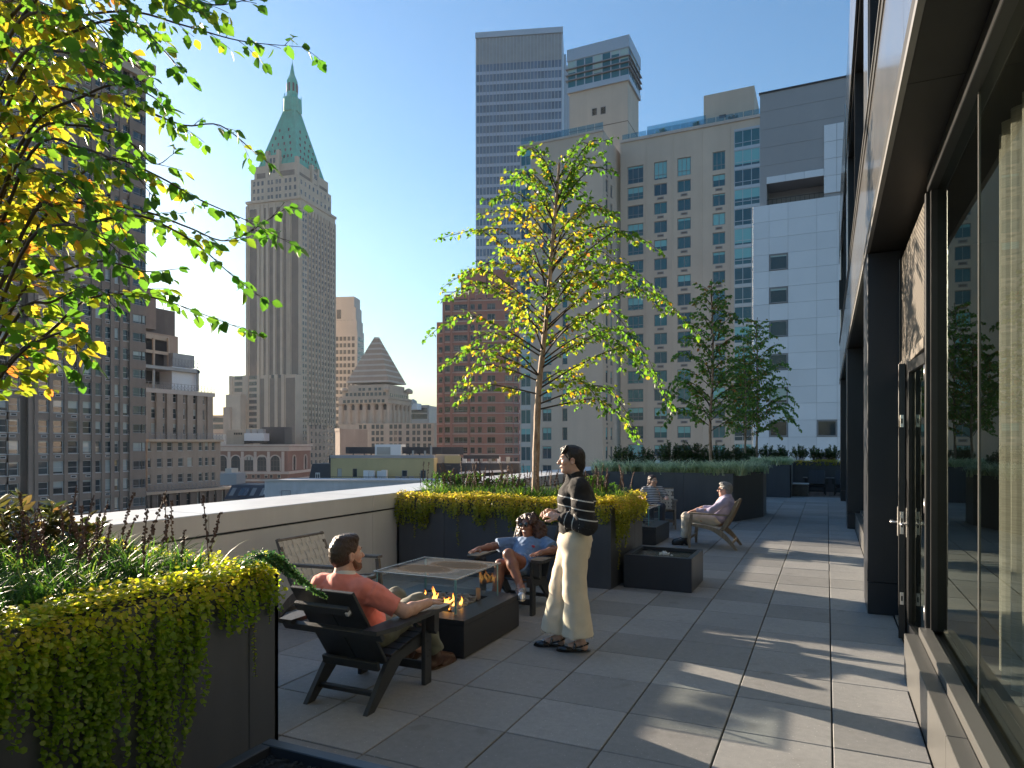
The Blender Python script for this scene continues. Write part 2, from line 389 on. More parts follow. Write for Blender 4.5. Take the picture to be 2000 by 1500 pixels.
def fire_table(label, x0, x1, y0, y1, gx, gy, npeb, nflame, seed):
    r = random.Random(seed); cx, cy = (x0 + x1) / 2, (y0 + y1) / 2
    t = thing('fire_table', label, 'fire table', (cx, cy, 0), 0, 'fire tables with glass guards'); a, b = (x1 - x0) / 2, (y1 - y0) / 2
    mb = MB(); mb.cbox(-a, a, -b, b, .012, .275, .004); mb.box(-a + .03, a - .03, -b + .03, b - .03, 0, .012); part('base', mb, m_black, t)
    ga, gb = gx / 2, gy / 2; mb = MB()                               # table top: a frame round the burner tray
    for q in ((-a - .004, a + .004, -b - .004, -gb + .07), (-a - .004, a + .004, gb - .07, b + .004), (-a - .004, -ga + .07, -gb + .07, gb - .07), (ga - .07, a + .004, -gb + .07, gb - .07)): mb.box(q[0], q[1], q[2], q[3], .277, .315)
    part('tabletop', mb, m_black, t)
    mb = MB(); mb.box(-ga + .07, ga - .07, -gb + .07, gb - .07, .20, .285); part('burner_tray', mb, m_black, t)
    for i in range(npeb):
        o = link('pebble', r.choice(pebbles), t); s = r.uniform(.018, .036)
        ox, oy = r.uniform(-ga + .10, ga - .10), r.uniform(-gb + .10, gb - .10)
        o.location = (ox, oy, .29 + r.uniform(0, .02)); o.scale = (s * r.uniform(1, 1.5), s, s * r.uniform(.55, .8)); o.rotation_euler = (r.uniform(-.3, .3), r.uniform(-.3, .3), r.uniform(0, 6.3))
    zt = .62; th = .010
    for k, (p0, p1) in enumerate((((-ga, -gb), (ga, -gb)), ((ga, -gb), (ga, gb)), ((ga, gb), (-ga, gb)), ((-ga, gb), (-ga, -gb)))):
        d = Vector((p1[0] - p0[0], p1[1] - p0[1], 0)); L = d.length; d.normalize()
        Mx = Matrix.Translation((p0[0], p0[1], 0)) @ Matrix(((d.x, -d.y, 0, 0), (d.y, d.x, 0, 0), (0, 0, 1, 0), (0, 0, 0, 1)))
        mb = MB(); mb.quad(*[Mx @ Vector(q) for q in ((.012, 0, .318), (L - .012, 0, .318), (L - .012, 0, zt - .012), (.012, 0, zt - .012))])
        g = part('glass_pane', mb, m_clear, t)
        mb = MB(); mb.box(.004, .011, -.004, .004, .317, zt - .012, M=Mx); mb.box(L - .011, L - .004, -.004, .004, .317, zt - .012, M=Mx); part('pane_edge', mb, m_edge, g)
    mb = MB(); mb.quad((-ga - .02, -gb - .02, zt), (ga + .02, -gb - .02, zt), (ga + .02, gb + .02, zt), (-ga - .02, gb + .02, zt)); lid = part('glass_lid', mb, m_soot, t)
    mb = MB()
    for q in ((-ga - .022, ga + .022, -gb - .022, -gb - .014), (-ga - .022, ga + .022, gb + .014, gb + .022), (-ga - .022, -ga - .014, -gb - .014, gb + .014), (ga + .014, ga + .022, -gb - .014, gb + .014)): mb.box(q[0], q[1], q[2], q[3], zt - .009, zt + .002)
    part('lid_edge', mb, m_steel, lid)
    for i in range(nflame):
        o = link('flame', flame_mesh(r.uniform(.06, .15), r.uniform(.012, .022), r.uniform(-.05, .05), seed + i), t)
        o.location = (-.14 + .38 * (i + .5) / nflame + r.uniform(-.01, .01) + .06, -.14 + r.uniform(-.10, .10), .305); o.rotation_euler = (0, 0, r.uniform(0, 6.3))
    return t
ft = fire_table('black fire table burning between the seated man and the woman in denim', -3.77, -2.66, 4.84, 5.925, .80, .81, 200, 14, 3)
fire_table('black fire table by the woman in the striped shirt, glass guard half hidden', -3.77, -2.66, 11.64, 12.74, .80, .81, 60, 0, 9)
# vent plate standing in the burner, seen through the guard
mb = MB(); mb.cbox(.27, .32, .2, .207, .30, .42, .003); part('valve_plate', mb, m_trim, ft)

# ================================================================== water features
def water_mat(name, col, sc, st):
    m, nt, b = newmat(name); b.inputs['Base Color'].default_value = rgba(col); b.inputs['Roughness'].default_value = .04; b.inputs['Specular IOR Level'].default_value = .5
    p = position(nt); bump(nt, b, noise(nt, p, sc, 3, .5), st, .02); return m
m_water = water_mat('dark_water', (.012, .016, .018), 22, .35)
m_splash = M('splash', (.75, .78, .8), .15, var=.1, vs=60, spec=.8)
def basin(label, x0, x1, y0, y1, z1, rim, wz, mat, wm, jets):
    t = thing('fountain_basin', label, 'fountain', ((x0 + x1) / 2, (y0 + y1) / 2, 0)); a, b = (x1 - x0) / 2, (y1 - y0) / 2
    for q in ((-a, a, -b, -b + rim), (-a, a, b - rim, b), (-a, -a + rim, -b + rim + .0015, b - rim - .0015), (a - rim, a, -b + rim + .0015, b - rim - .0015)):
        mb = MB(); mb.cbox(q[0], q[1], q[2], q[3], 0, z1, .004); part('side_panel', mb, mat, t)
    mb = MB(); mb.box(-a + rim, a - rim, -b + rim, b - rim, .05, wz); part('water', mb, wm, t)
    r = random.Random(4)
    if jets:
        mb = MB()
        for i in range(26):
            an, rr = r.uniform(0, 6.28), abs(r.gauss(0, .035)); h = max(.006, .055 * (1 - rr / .09)) * r.uniform(.5, 1)
            x, y = rr * math.cos(an), rr * math.sin(an); mb.tube([(x, y, wz - .01), (x * 1.15, y * 1.15, wz + h * .7), (x * 1.35 + r.uniform(-.01, .01), y * 1.3, wz + h)], [.012, .009, .004], 6)
        part('water_jet', mb, m_splash, t, smooth=True)
    return t
basin('square navy bubbling fountain box out on the paving', -2.25, -1.435, 8.12, 8.93, .40, .06, .365, m_navy, m_water, True)
m_glit = M('black_glass_chips', (.018, .019, .021), .18, var=.6, vs=90, bmp=1.0, bs=130, bd=.02, spec=.9)
tray = thing('gravel_tray', 'low dark metal box filled with black glass chips at the lower edge', 'planter box', (-1.81, 1.87, 0))
for q in ((-2.31, -1.31, 1.37, 1.43), (-2.31, -1.31, 2.31, 2.37), (-2.31, -2.25, 1.4315, 2.3085), (-1.37, -1.31, 1.4315, 2.3085)):
    mb = MB(); mb.cbox(q[0], q[1], q[2], q[3], 0, .40, .004); part('rim_panel', mb, m_navy, tray, world=True)
mb = MB(); rr = random.Random(8)
for i in range(3600):
    x, y, s = rr.uniform(-2.245, -1.375), rr.uniform(1.44, 2.30), rr.uniform(.005, .011)
    a = rr.uniform(0, 6.28); z = .355 + rr.uniform(0, .014)
    mb.add([(x + s * math.cos(a), y + s * math.sin(a), z + rr.uniform(-.3, .3) * s), (x + s * math.cos(a + 2), y + s * math.sin(a + 2), z + rr.uniform(-.3, .3) * s), (x + s * math.cos(a + 4.2), y + s * math.sin(a + 4.2), z + rr.uniform(-.3, .3) * s), (x, y, z + s * .8)], [(0, 1, 3), (1, 2, 3), (2, 0, 3)])
mb.box(-2.25, -1.37, 1.43, 2.31, .1, .352)
part('glass_chips', mb, m_glit, tray, 'stuff', world=True)
ub = thing('utility_box', 'small grey power box with a cable beside the fountain', 'power box', (-2.28, 8.55, 0))
mb = MB(); mb.cbox(-.10, .0, -.06, .06, .06, .21, .008); part('box', mb, m_rubber, ub)
mb = MB(); mb.cbox(-.08, -.02, -.04, .04, .21, .24, .005); part('cap', mb, m_rubber, ub)
mb = MB(); mb.tube([(-.05, 0, .06), (-.05, -.02, .02), (-.02, -.09, .008), (.06, -.13, .007), (.14, -.10, .007)], .006, 6); part('cable', mb, m_black, ub, smooth=True)

# ================================================================== charcoal slatted armchairs (face +Y)
def sideboard(mb, pts, x, th, m=0):          # outline in the YZ plane, thickness along X
    n = len(pts); vs = [(x - th / 2, y, z) for y, z in pts] + [(x + th / 2, y, z) for y, z in pts]
    mb.add(vs, [tuple(range(n - 1, -1, -1)), tuple(range(n, 2 * n))] + [(i, (i + 1) % n, n + (i + 1) % n, n + i) for i in range(n)], m)
def slat(mb, x0, x1, p, q, th, c=.004):      # board whose width runs from p to q (y,z) and whose length lies along X
    d = Vector((0, q[0] - p[0], q[1] - p[1])); L = d.length; d.normalize(); nrm = Vector((0, -d.z, d.y))
    Mx = Matrix(((1, 0, 0, 0), (0, d.y, nrm.y, p[0]), (0, d.z, nrm.z, p[1]), (0, 0, 0, 1)))
    mb.cbox(x0, x1, 0, L, -th / 2, th / 2, c, M=Mx)
def adirondack(label, loc, rz):
    t = thing('slatted_armchair', label, 'armchair', loc, rz, 'charcoal slatted armchairs')
    for s in (-1, 1):
        mb = MB(); sideboard(mb, [(-.38, 0), (-.30, 0), (.02, .255), (.33, .285), (.33, .385), (.05, .345), (-.13, .30)], s * .245, .034)
        part('side_rail', mb, m_poly, t)
        mb = MB(); mb.cbox(s * .283 - .017, s * .283 + .017, .255, .345, 0, .548, .004); lg = part('front_leg', mb, m_poly, t)
        mb = MB()
        for z in (.20, .24, .31, .36): mb.box(s * .301 - .002, s * .301 + .002, .29 + .02 * (z in (.24, .36)), .30 + .02 * (z in (.24, .36)), z, z + .010)
        part('screw', mb, m_screw, lg)
        mb = MB(); out = [(s * .29, -.46), (s * .395, -.46), (s * .435, -.30), (s * .44, .36), (s * .42, .395), (s * .31, .395), (s * .285, .36)]
        mb.prism(out if s > 0 else out[::-1], .55, .578); part('arm', mb, m_poly, t)
        mb = MB(); sideboard(mb, [(.27, .548), (.27, .40), (.30, .37), (.33, .40), (.335, .548)], s * .335, .07); part('arm_bracket', mb, m_poly, t)
        mb = MB(); d0, d1 = Vector((0, -.13, .265)), Vector((0, -.505, .815)); d = d1 - d0; L = d.length; d.normalize(); nrm = Vector((0, -d.z, d.y))
        Mx = Matrix(((1, 0, 0, 0), (0, d.y, nrm.y, d0.y), (0, d.z, nrm.z, d0.z), (0, 0, 0, 1)))
        mb.cbox(*((.003, .252) if s > 0 else (-.252, -.003)), 0, L, -.012, .012, .004, M=Mx); part('back_board', mb, m_poly, t)
    mb = MB(); slat(mb, -.215, .215, (-.475, .665), (-.512, .72), .03); br = part('back_rail', mb, m_poly, t)
    mb = MB(); slat(mb, .195, .216, (-.490, .672), (-.505, .695), .034, .002); part('maker_tag', mb, m_tag, br)
    mb = MB(); slat(mb, -.40, .40, (-.385, .505), (-.42, .557), .034); part('arm_rail', mb, m_poly, t)
    mb = MB(); slat(mb, -.232, .232, (-.20, .235), (-.215, .295), .03); part('lower_rail', mb, m_poly, t)
    mb = MB(); mb.cbox(-.228, .228, -.255, -.22, .075, .11, .006); part('stretcher', mb, m_poly, t)
    mb = MB(); mb.cbox(-.265, .265, .285, .315, .10, .16, .005); part('front_stretcher', mb, m_poly, t)
    for k in range(5):
        a = k / 5; b = (k + .93) / 5; f = lambda u: (-.11 + .45 * u, .310 + .082 * u + (.0 if u < .9 else -.01))
        mb = MB(); slat(mb, -.262, .262, f(a), f(b), .022); part('seat_slat', mb, m_poly, t)
    return t
adirondack('charcoal slatted armchair seating the man in the coral shirt', (-2.93, 3.95, 0), 0)
adirondack('charcoal slatted armchair seating the woman in denim', (-3.0, 6.69, 0), math.pi)
adirondack('empty charcoal slatted armchair on the deck beside the low table', (-.33, 26.0, -.004), math.pi)
adirondack('empty charcoal slatted armchair on the deck, partly behind the far pillar', (.52, 26.0, -.004), math.pi)
lt = thing('low_table', 'low box table with a pale top on the deck', 'table', (-.83, 25.0, 0))
mb = MB(); mb.cbox(-.30, .26, -.2, .3, 0, .37, .006); part('base', mb, m_oakgrey, lt)
mb = MB(); mb.cbox(-.32, .28, -.22, .32, .372, .415, .006); part('top', mb, m_slab, lt)

# ================================================================== woven strap lounge chairs (face +Y)
def board(mb, pts, x, th, w):                # curved board: centre line in YZ, width w(i), thickness along X
    L = []; Rr = []; n = len(pts)
    for i in range(n):
        a = Vector(pts[max(0, i - 1)]); b = Vector(pts[min(n - 1, i + 1)]); d = (b - a).normalized(); q = Vector((-d.y, d.x)); ww = w[i] / 2
        L.append(Vector(pts[i]) + q * ww); Rr.append(Vector(pts[i]) - q * ww)
    for i in range(n - 1):
        vs = []
        for sx in (-th / 2, th / 2): vs += [(x + sx, L[i].x, L[i].y), (x + sx, L[i + 1].x, L[i + 1].y), (x + sx, Rr[i + 1].x, Rr[i + 1].y), (x + sx, Rr[i].x, Rr[i].y)]
        fs = [(0, 1, 2, 3), (7, 6, 5, 4), (0, 4, 5, 1), (2, 6, 7, 3)]
        if i == 0: fs.append((0, 3, 7, 4))
        if i == n - 2: fs.append((1, 5, 6, 2))
        mb.add(vs, fs)
def bez(p, n=9):
    out = []
    for i in range(n + 1):
        t = i / n; q = [Vector(v) for v in p]
        while len(q) > 1: q = [q[j] * (1 - t) + q[j + 1] * t for j in range(len(q) - 1)]
        out.append(tuple(q[0]))
    return out
def strap(mb, path, w, axis, th=.004):
    # path: points (u along strap); axis: unit vector across the strap
    pts = [Vector(p) for p in path]; ax = Vector(axis) * w / 2
    for i in range(len(pts) - 1):
        a, b = pts[i], pts[i + 1]; d = (b - a).normalized(); nn = d.cross(ax).normalized() * th / 2
        mb.add([a - ax + nn, a + ax + nn, b + ax + nn, b - ax + nn, a - ax - nn, a + ax - nn, b + ax - nn, b - ax - nn], [(0, 1, 2, 3), (7, 6, 5, 4), (0, 3, 7, 4), (1, 5, 6, 2)])
def woven_chair(label, loc, rz, wood):
    t = thing('woven_armchair', label, 'lounge chair', loc, rz, 'armchairs of woven webbing')
    W = .335
    for s in (-1, 1):
        mb = MB(); board(mb, bez([(.36, 0), (.375, .2), (.34, .40), (.325, .565)], 6), s * W, .032, [.038, .045, .052, .055, .05, .045, .042]); part('front_leg', mb, wood, t)
        mb = MB(); board(mb, bez([(-.40, 0), (-.28, .16), (-.12, .36), (.05, .36), (.30, .385)], 12), s * W, .034, [.04, .045, .055, .065, .08, .085, .08, .07, .06, .055, .052, .05, .048]); part('rear_leg', mb, wood, t)
        mb = MB(); board(mb, bez([(-.15, .30), (-.25, .45), (-.33, .62), (-.40, .805)], 7), s * (W - .02), .03, [.06, .062, .06, .055, .05, .046, .042, .036]); part('back_post', mb, wood, t)
        mb = MB(); o_ = [(s * .305, .365), (s * .372, .375), (s * .385, .30), (s * .37, -.20), (s * .345, -.31), (s * .325, -.31), (s * .315, -.1)]
        mb.prism(o_ if s < 0 else o_[::-1], .563, .588, M=Matrix.Rotation(.03, 4, 'X')); part('arm', mb, wood, t)
    for (y, z, r) in ((.325, .385, .018), (-.17, .325, .018), (-.18, .36, .012), (-.385, .79, .016)):
        mb = MB(); mb.tube([(-W, y, z), (W, y, z)], r, 8); part('cross_rail', mb, wood, t, smooth=True)
    mb = MB(); mb.cbox(-W, W, -.335, -.31, .085, .13, .005); part('stretcher', mb, wood, t)
    mb = MB(); mb.cbox(-W, W, .345, .37, .14, .18, .005); part('stretcher', mb, wood, t)
    # seat and back webbing: long straps front-to-back, cross straps over and under
    def pane(p, q, n_long, n_cross, wl, wc, sgn):
        d = Vector((0, q[0] - p[0], q[1] - p[1])); L = d.length; d.normalize(); nrm = Vector((0, -d.z, d.y)); P = Vector((0, p[0], p[1]))
        xw = W - .045
        xsx = [(-xw + 2 * xw * (i + .5) / n_long) for i in range(n_long)]; us = [L * (j + .6) / (n_cross + .2) for j in range(n_cross)]
        for i, x in enumerate(xsx):
            path = []
            for k in range(n_cross * 4 + 1):
                u = L * k / (n_cross * 4); path.append(P + d * u + Vector((x, 0, 0)) + nrm * .0055 * math.cos(math.pi * (u / L * (n_cross + .2) - .6 + i)))
            mb = MB(); strap(mb, path, wl, (1, 0, 0)); part('strap', mb, m_strap, t)
        for j, u in enumerate(us):
            path = []
            for k in range(n_long * 4 + 1):
                x = -W + 2 * W * k / (n_long * 4); path.append(P + d * u + Vector((x, 0, 0)) - nrm * .0055 * math.cos(math.pi * ((x + xw) / (2 * xw) * n_long - .5 + j)))
            mb = MB(); strap(mb, path, wc, tuple(d)); part('strap', mb, m_strap, t)
    pane((-.165, .335), (.325, .403), 9, 7, .046, .048, 1)
    pane((-.165, .33), (-.385, .80), 9, 6, .045, .054, 1)
    return t
woven_chair('empty woven webbing armchair with dark wood frame beside the parapet', (-4.52, 5.46, 0), -math.pi / 2, m_oakgrey)
woven_chair('pale oak woven armchair seating the grey-haired man', (-1.74, 12.0, 0), math.pi / 2, m_oak)
woven_chair('woven armchair seating the woman in the striped shirt', (-3.22, 14.3, 0), math.pi + .25, m_oakgrey)
# ================================================================== the glazed building along the terrace
m_bnavy = M('navy_cladding', (.030, .034, .042), .33, metal=.4, var=.10, vs=1.5, bmp=.04, bs=60, streak=.12)
m_fascia = M('bronze_grey_panel', (.34, .325, .30), .16, metal=.75, var=.05, vs=1.2)
m_soffit = M('dark_soffit', (.016, .015, .012), .5, metal=.2, var=.15, vs=2)
m_frame = M('black_frame', (.018, .019, .020), .35, metal=.3, var=.2, vs=5)
m_win = mat_glass('terrace_glass', (.56, .58, .55), .22, .0, (.60, .68, .62))
m_dkglass = M('dark_glazing', (.010, .013, .018), .04, var=.2, vs=1, spec=.9)
m_mesh = M('tan_perforated_panel', (.125, .11, .09), .6, metal=.1, var=.10, vs=3)
m_curb = M('curb_panel', (.105, .104, .098), .34, metal=.2, var=.05, vs=2, streak=.06)
m_curt = None
def mat_curtain():
    m, nt, b = newmat('sheer_curtain'); out = nt.nodes['Material Output']; p = position(nt)
    n = noise(nt, vmul(nt, p, (4, 4, 160)), 1.0, 3, .7)
    c = ramp(nt, n, [(.3, (.42, .42, .36)), (.7, (.64, .635, .55))]); nt.links.new(c, b.inputs['Base Color']); b.inputs['Roughness'].default_value = .9
    tl = nd(nt, 'ShaderNodeBsdfTranslucent'); nt.links.new(c, tl.inputs[0]); mx = nd(nt, 'ShaderNodeMixShader'); mx.inputs[0].default_value = .45
    nt.links.new(b.outputs[0], mx.inputs[1]); nt.links.new(tl.outputs[0], mx.inputs[2]); nt.links.new(mx.outputs[0], out.inputs[0]); return m
m_curt = mat_curtain()
m_int = M('interior_wall', (.10, .095, .085), .8, var=.1)
m_intf = M('interior_floor', (.12, .105, .09), .5, var=.15)
XF, XG = .377, .66              # outer line of the piers, line of the glass
B = thing('glazed_building', 'dark glass and metal building with piers along the right of the terrace', 'building', (1.5, 11, 0))
def bp(name, mb, mats, **k): return part(name, mb, mats, B, world=True, **k)
piers = [(7.9, 8.68), (15.65, 16.43), (23.1, 23.88)]
for a, b in piers:
    mb = MB(); mb.cbox(XF, XF + .30, a, b, .33, 3.70, .005); bp('pier', mb, m_bnavy)
    mb = MB(); mb.cbox(XF + .002, XF + .30, a + .002, b - .002, 0, .326, .005); bp('pier_base', mb, m_bnavy)
    mb = MB(); mb.cbox(XF, XF + .22, a, b, 5.09, 7.66, .005); bp('upper_pier', mb, m_fascia)
    mb = MB(); mb.box(XF + .30, 1.0, a + .05, b - .05, 0, 3.70); bp('pier_core', mb, m_frame)
# fascia band between the storeys, with trims
fy = [-4.0, 1.0, 4.3, 7.9, 11.78, 15.65, 19.4, 23.1, 24.9]
for a, b in zip(fy[:-1], fy[1:]):
    mb = MB(); mb.box(XF + .004, XF + .06, a + .004, b - .004, 3.88, 4.96); bp('fascia_panel', mb, m_fascia)
mb = MB(); mb.box(XF - .006, XF + .30, -4, 24.9, 3.76, 3.876); bp('dark_trim', mb, m_soffit)
mb = MB(); mb.box(XF - .012, XF + .02, -4, 24.9, 3.708, 3.757); bp('pale_trim', mb, m_trim)
mb = MB(); mb.box(XF - .006, XF + .30, -4, 24.9, 4.964, 5.06); bp('dark_trim', mb, m_soffit)
mb = MB(); mb.box(XF - .02, XF + .02, -4, 24.9, 5.062, 5.085); bp('pale_trim', mb, m_trim)
mb = MB(); mb.box(XF + .07, 6.0, -4, 24.85, 3.88, 4.96); bp('floor_slab', mb, m_soffit)
sy = [-4, .5, 4.3, 7.88, 15.6, 23.05, 24.9]
for a, b in zip(sy[:-1], sy[1:]):
    mb = MB(); mb.box(XF + .022, XG + .16, a + .003, b - .003, 3.712, 3.755); bp('soffit_panel', mb, m_soffit)
# upper storey: dark glazing set back, glass balustrade band above
uy = [-4.0, 1.2, 4.6, 7.9, 8.68, 12.1, 15.65, 16.43, 19.7, 23.1, 23.88, 24.9]
for a, b in zip(uy[:-1], uy[1:]):
    if any(abs(a - p[0]) < .01 for p in piers): continue
    mb = MB(); mb.box(XF + .14, XF + .17, a + .02, b - .02, 5.09, 7.6); bp('upper_glazing', mb, m_dkglass)
    mb = MB(); mb.box(XF + .02, XF + .14, b - .05, b - .005, 5.09, 7.6); bp('upper_mullion', mb, m_frame)
    mb = MB(); mb.box(XF - .025, XF + .0, a + .01, b - .01, 7.665, 9.1); bp('upper_band', mb, m_fascia)
mb = MB(); mb.box(XF + .02, 6, -4, 24.85, 7.605, 9.05); bp('roof_slab', mb, m_frame)
# lit louvre window pushed open on the upper floor
mb = MB(); mb.box(XF - .10, XF - .02, 19.2, 19.23, 5.15, 5.9, M=None); bp('open_sash', mb, m_frame)
# curb and sills
def bay(y0, y1, joints, hidden=False):
    L = [y0] + [j for j in joints] + [y1]
    cy = [y0 + (y1 - y0) * k / max(1, round((y1 - y0) / 1.9)) for k in range(max(1, round((y1 - y0) / 1.9)) + 1)]
    for a, b in zip(cy[:-1], cy[1:]):
        mb = MB(); mb.cbox(.523, .615, a + .002, b - .002, 0, .330, .004); bp('curb_panel', mb, m_curb)
    mb = MB(); mb.cbox(.617, .70, y0, y1, 0, .385, .004); bp('sill_rail', mb, m_curb)
    mb = MB(); mb.box(.702, .80, y0, y1, 0, .36); bp('sill', mb, m_frame)
    mb = MB(); mb.cbox(XG + .01, XG + .14, y0, y1, 3.60, 3.708, .004); bp('head_frame', mb, m_frame)
    for a, b in zip(L[:-1], L[1:]):
        mb = MB(); mb.quad((XG + .07, a + .004, .362), (XG + .07, b - .004, .362), (XG + .07, b - .004, 3.60), (XG + .07, a + .004, 3.60)); bp('glass_pane', mb, m_win)
    for j in joints:
        mb = MB(); mb.box(XG + .064, XG + .069, j - .004, j + .004, .362, 3.60); bp('glass_joint', mb, m_trim)
    mb = MB(); mb.box(XG + .03, XG + .13, y1 - .06, y1, .386, 3.60); bp('end_mullion', mb, m_frame)
bay(-4.0, 5.86, [-1.0, 2.4, 4.30]); bay(8.69, 15.64, [11.0, 13.3]); bay(16.44, 23.09, [18.6, 20.9])
mb = MB(); mb.box(.66, .80, 23.89, 24.88, 0, 3.7); bp('end_panel', mb, m_bnavy)
# door bay: tan perforated transom, two leaves
mb = MB()
holes = []
mb.box(XG + .02, XG + .05, 5.90, 7.86, 2.55, 3.60); tp = bp('transom_panel', mb, m_mesh)
mb = MB()
for i in range(46):
    for j in range(25):
        y, z = 5.94 + i * .0412, 2.575 + j * .0412 + (.02 if i % 2 else 0)
        mb.add([(XG + .0185, y + .011 * math.cos(a), z + .011 * math.sin(a)) for a in (0, 1.047, 2.094, 3.1416, 4.189, 5.236)], [(0, 1, 2, 3, 4, 5)])
part('perforations', mb, m_frame, tp, 'stuff', world=True)
for (a, b, z0, z1) in ((5.86, 5.92, 0, 3.6), (7.84, 7.90, 0, 3.6)):
    mb = MB(); mb.cbox(XG, XG + .12, a, b, z0, z1, .004); bp('door_jamb', mb, m_frame)
mb = MB(); mb.cbox(XG - .01, XG + .12, 5.922, 7.838, 2.46, 2.545, .004); bp('door_head', mb, m_mesh)
mb = MB(); mb.cbox(XG - .04, XG + .14, 5.922, 7.838, 0, .025, .003); bp('threshold', mb, m_trim)
def door_leaf(hinge_y, sgn, ang):
    W_, Hh, th = .945, 2.42, .055
    Mx = Matrix.Translation((XG + .02, hinge_y, .03)) @ Matrix.Rotation(ang, 4, 'Z')
    def bx(*q, m=0):
        mb = MB(); y0, y1 = sorted((sgn * q[2], sgn * q[3])); mb.cbox(q[0], q[1], y0, y1, q[4], q[5], .003, M=Mx); return mb
    d = part('door', bx(0, th, 0, .085, 0, Hh), m_frame, B, world=True)
    for q in ((0, th, W_ - .085, W_, 0, Hh), (0, th, .087, W_ - .087, 0, .16), (0, th, .087, W_ - .087, Hh - .09, Hh)): part('stile', bx(*q), m_frame, d, world=True)
    mb = MB(); ys_ = sorted((sgn * .087, sgn * (W_ - .087))); mb.quad(*[Mx @ Vector(p) for p in ((th / 2, ys_[0], .16), (th / 2, ys_[1], .16), (th / 2, ys_[1], Hh - .09), (th / 2, ys_[0], Hh - .09))]); part('door_glass', mb, m_win, d, world=True)
    e = W_ + .0015
    for z, h in ((.30, .11), (.92, .20), (1.86, .11)):
        part('lock_plate', bx(.012, .042, W_ - .002, W_ + .003, z, z + h), m_steel, d, world=True)
        part('lock_slot', bx(.02, .034, W_ + .0031, W_ + .0045, z + h * .3, z + h * .7), m_frame, d, world=True)
    part('escutcheon', bx(-.009, -.0005, W_ - .065, W_ - .025, .90, 1.16), m_steel, d, world=True)
    mb = MB(); mb.tube([Mx @ Vector(p) for p in ((0, sgn * (W_ - .045), 1.02), (-.05, sgn * (W_ - .045), 1.02), (-.062, sgn * (W_ - .06), 1.02), (-.062, sgn * (W_ - .155), 1.022), (-.05, sgn * (W_ - .165), 1.022))], .0095, 8); part('handle', mb, m_steel, d, world=True, smooth=True)
    for z in (.45, 1.25, 2.25):
        mb = MB(); mb.tube([Mx @ Vector((-.012, 0, z - .055)), Mx @ Vector((-.012, 0, z + .055))], .011, 8); part('hinge', mb, m_steel, d, world=True, smooth=True)
door_leaf(7.83, -1, -.115); door_leaf(5.93, 1, .05)
# room behind the glass
mb = MB(); mb.box(.82, 5.5, -4, 24.8, -.2, .34); bp('interior_floor', mb, m_intf)
mb = MB(); mb.box(5.5, 5.6, -4, 24.8, .3, 3.75); bp('interior_wall', mb, m_int)
mb = MB(); mb.box(.82, 5.5, 8.0, 8.1, .34, 3.71); bp('interior_wall', mb, m_int)
mb = MB(); mb.box(.85, 5.5, -4.1, -4.0, .34, 3.71); bp('interior_wall', mb, m_int)
mb = MB(); mb.box(.84, 5.5, -4, 24.8, 3.76, 3.80); bp('interior_ceiling', mb, m_int)
def curtain(label, y0, y1, x):
    n = int((y1 - y0) / .018); mb = MB(); pts = []
    for i in range(n + 1):
        y = y0 + (y1 - y0) * i / n; pts.append((x + .045 * math.sin(i * .62) + .015 * math.sin(i * .23), y))
    for i in range(n):
        (xa, ya), (xb, yb_) = pts[i], pts[i + 1]; mb.quad((xa, ya, .37), (xb, yb_, .37), (xb, yb_, 3.62), (xa, ya, 3.62))
    return solid('curtain', mb, m_curt, label, 'curtain', smooth=True)
curtain('pale green sheer curtain gathered behind the nearest glass', 3.40, 5.12, .98)
# ================================================================== city
GZ = -58.0
m_ground = M('city_ground', (.10, .10, .10), .9, var=.3, vs=.05)
g = MB(); g.quad((-6000, -6000, GZ), (6000, -6000, GZ), (6000, 6000, GZ), (-6000, 6000, GZ)); struct('ground', g, m_ground)
m_brown = M('brown_brick', (.25, .19, .155), .85, var=.16, vs=.35, bmp=.3, bs=14, bd=.03, streak=.22)
m_brown2 = M('dark_brown_brick', (.15, .125, .108), .85, var=.2, vs=.4, bmp=.3, bs=14, bd=.03, streak=.22)
m_limest = M('limestone', (.46, .37, .285), .8, var=.14, vs=.2, streak=.16)
m_tanb = M('tan_brick', (.38, .285, .22), .85, var=.16, vs=.2, streak=.14)
m_greyb = M('grey_limestone', (.50, .45, .40), .85, var=.10, vs=.12, streak=.10)
m_beige = M('beige_precast', (.50, .425, .35), .8, var=.09, vs=.25, bmp=.15, bs=8, bd=.02, streak=.12)
m_red = M('red_brick', (.30, .150, .12), .85, var=.14, vs=.3, streak=.12)
m_band = M('pale_band', (.42, .38, .35), .7, var=.08, vs=.5)
m_white = M('white_panel', (.62, .63, .66), .42, metal=.1, var=.04, vs=.3, rnd=.05)
m_grey = M('grey_stucco', (.31, .31, .32), .75, var=.06, vs=.15, streak=.06)
m_copper = M('verdigris_copper', (.035, .40, .31), .6, var=.25, vs=.25, streak=.25)
m_yellow = M('yellow_stucco', (.44, .37, .20), .8, var=.08, vs=.3, streak=.1)
m_wbrick = M('white_painted_brick', (.42, .43, .45), .7, var=.14, vs=.5, bmp=.5, bs=6, bd=.04, streak=.15)
m_brownp = M('pale_brown_brick', (.33, .275, .23), .85, var=.16, vs=.4, bmp=.3, bs=14, bd=.03, streak=.25)
m_spand = M('spandrel_panel', (.40, .45, .54), .4, metal=.1, var=.06, vs=.3)
m_slate = M('dark_slate', (.035, .035, .042), .6, var=.2, vs=1)
m_dark = M('dark_opening', (.012, .012, .013), .7, var=.3, vs=.5)
m_metal = M('grey_plant_metal', (.32, .32, .32), .45, metal=.3, var=.12, vs=.6)
m_wframe = M('white_window_frame', (.42, .41, .40), .6, var=.08)
m_gframe = M('grey_window_frame', (.22, .22, .23), .5, var=.08)
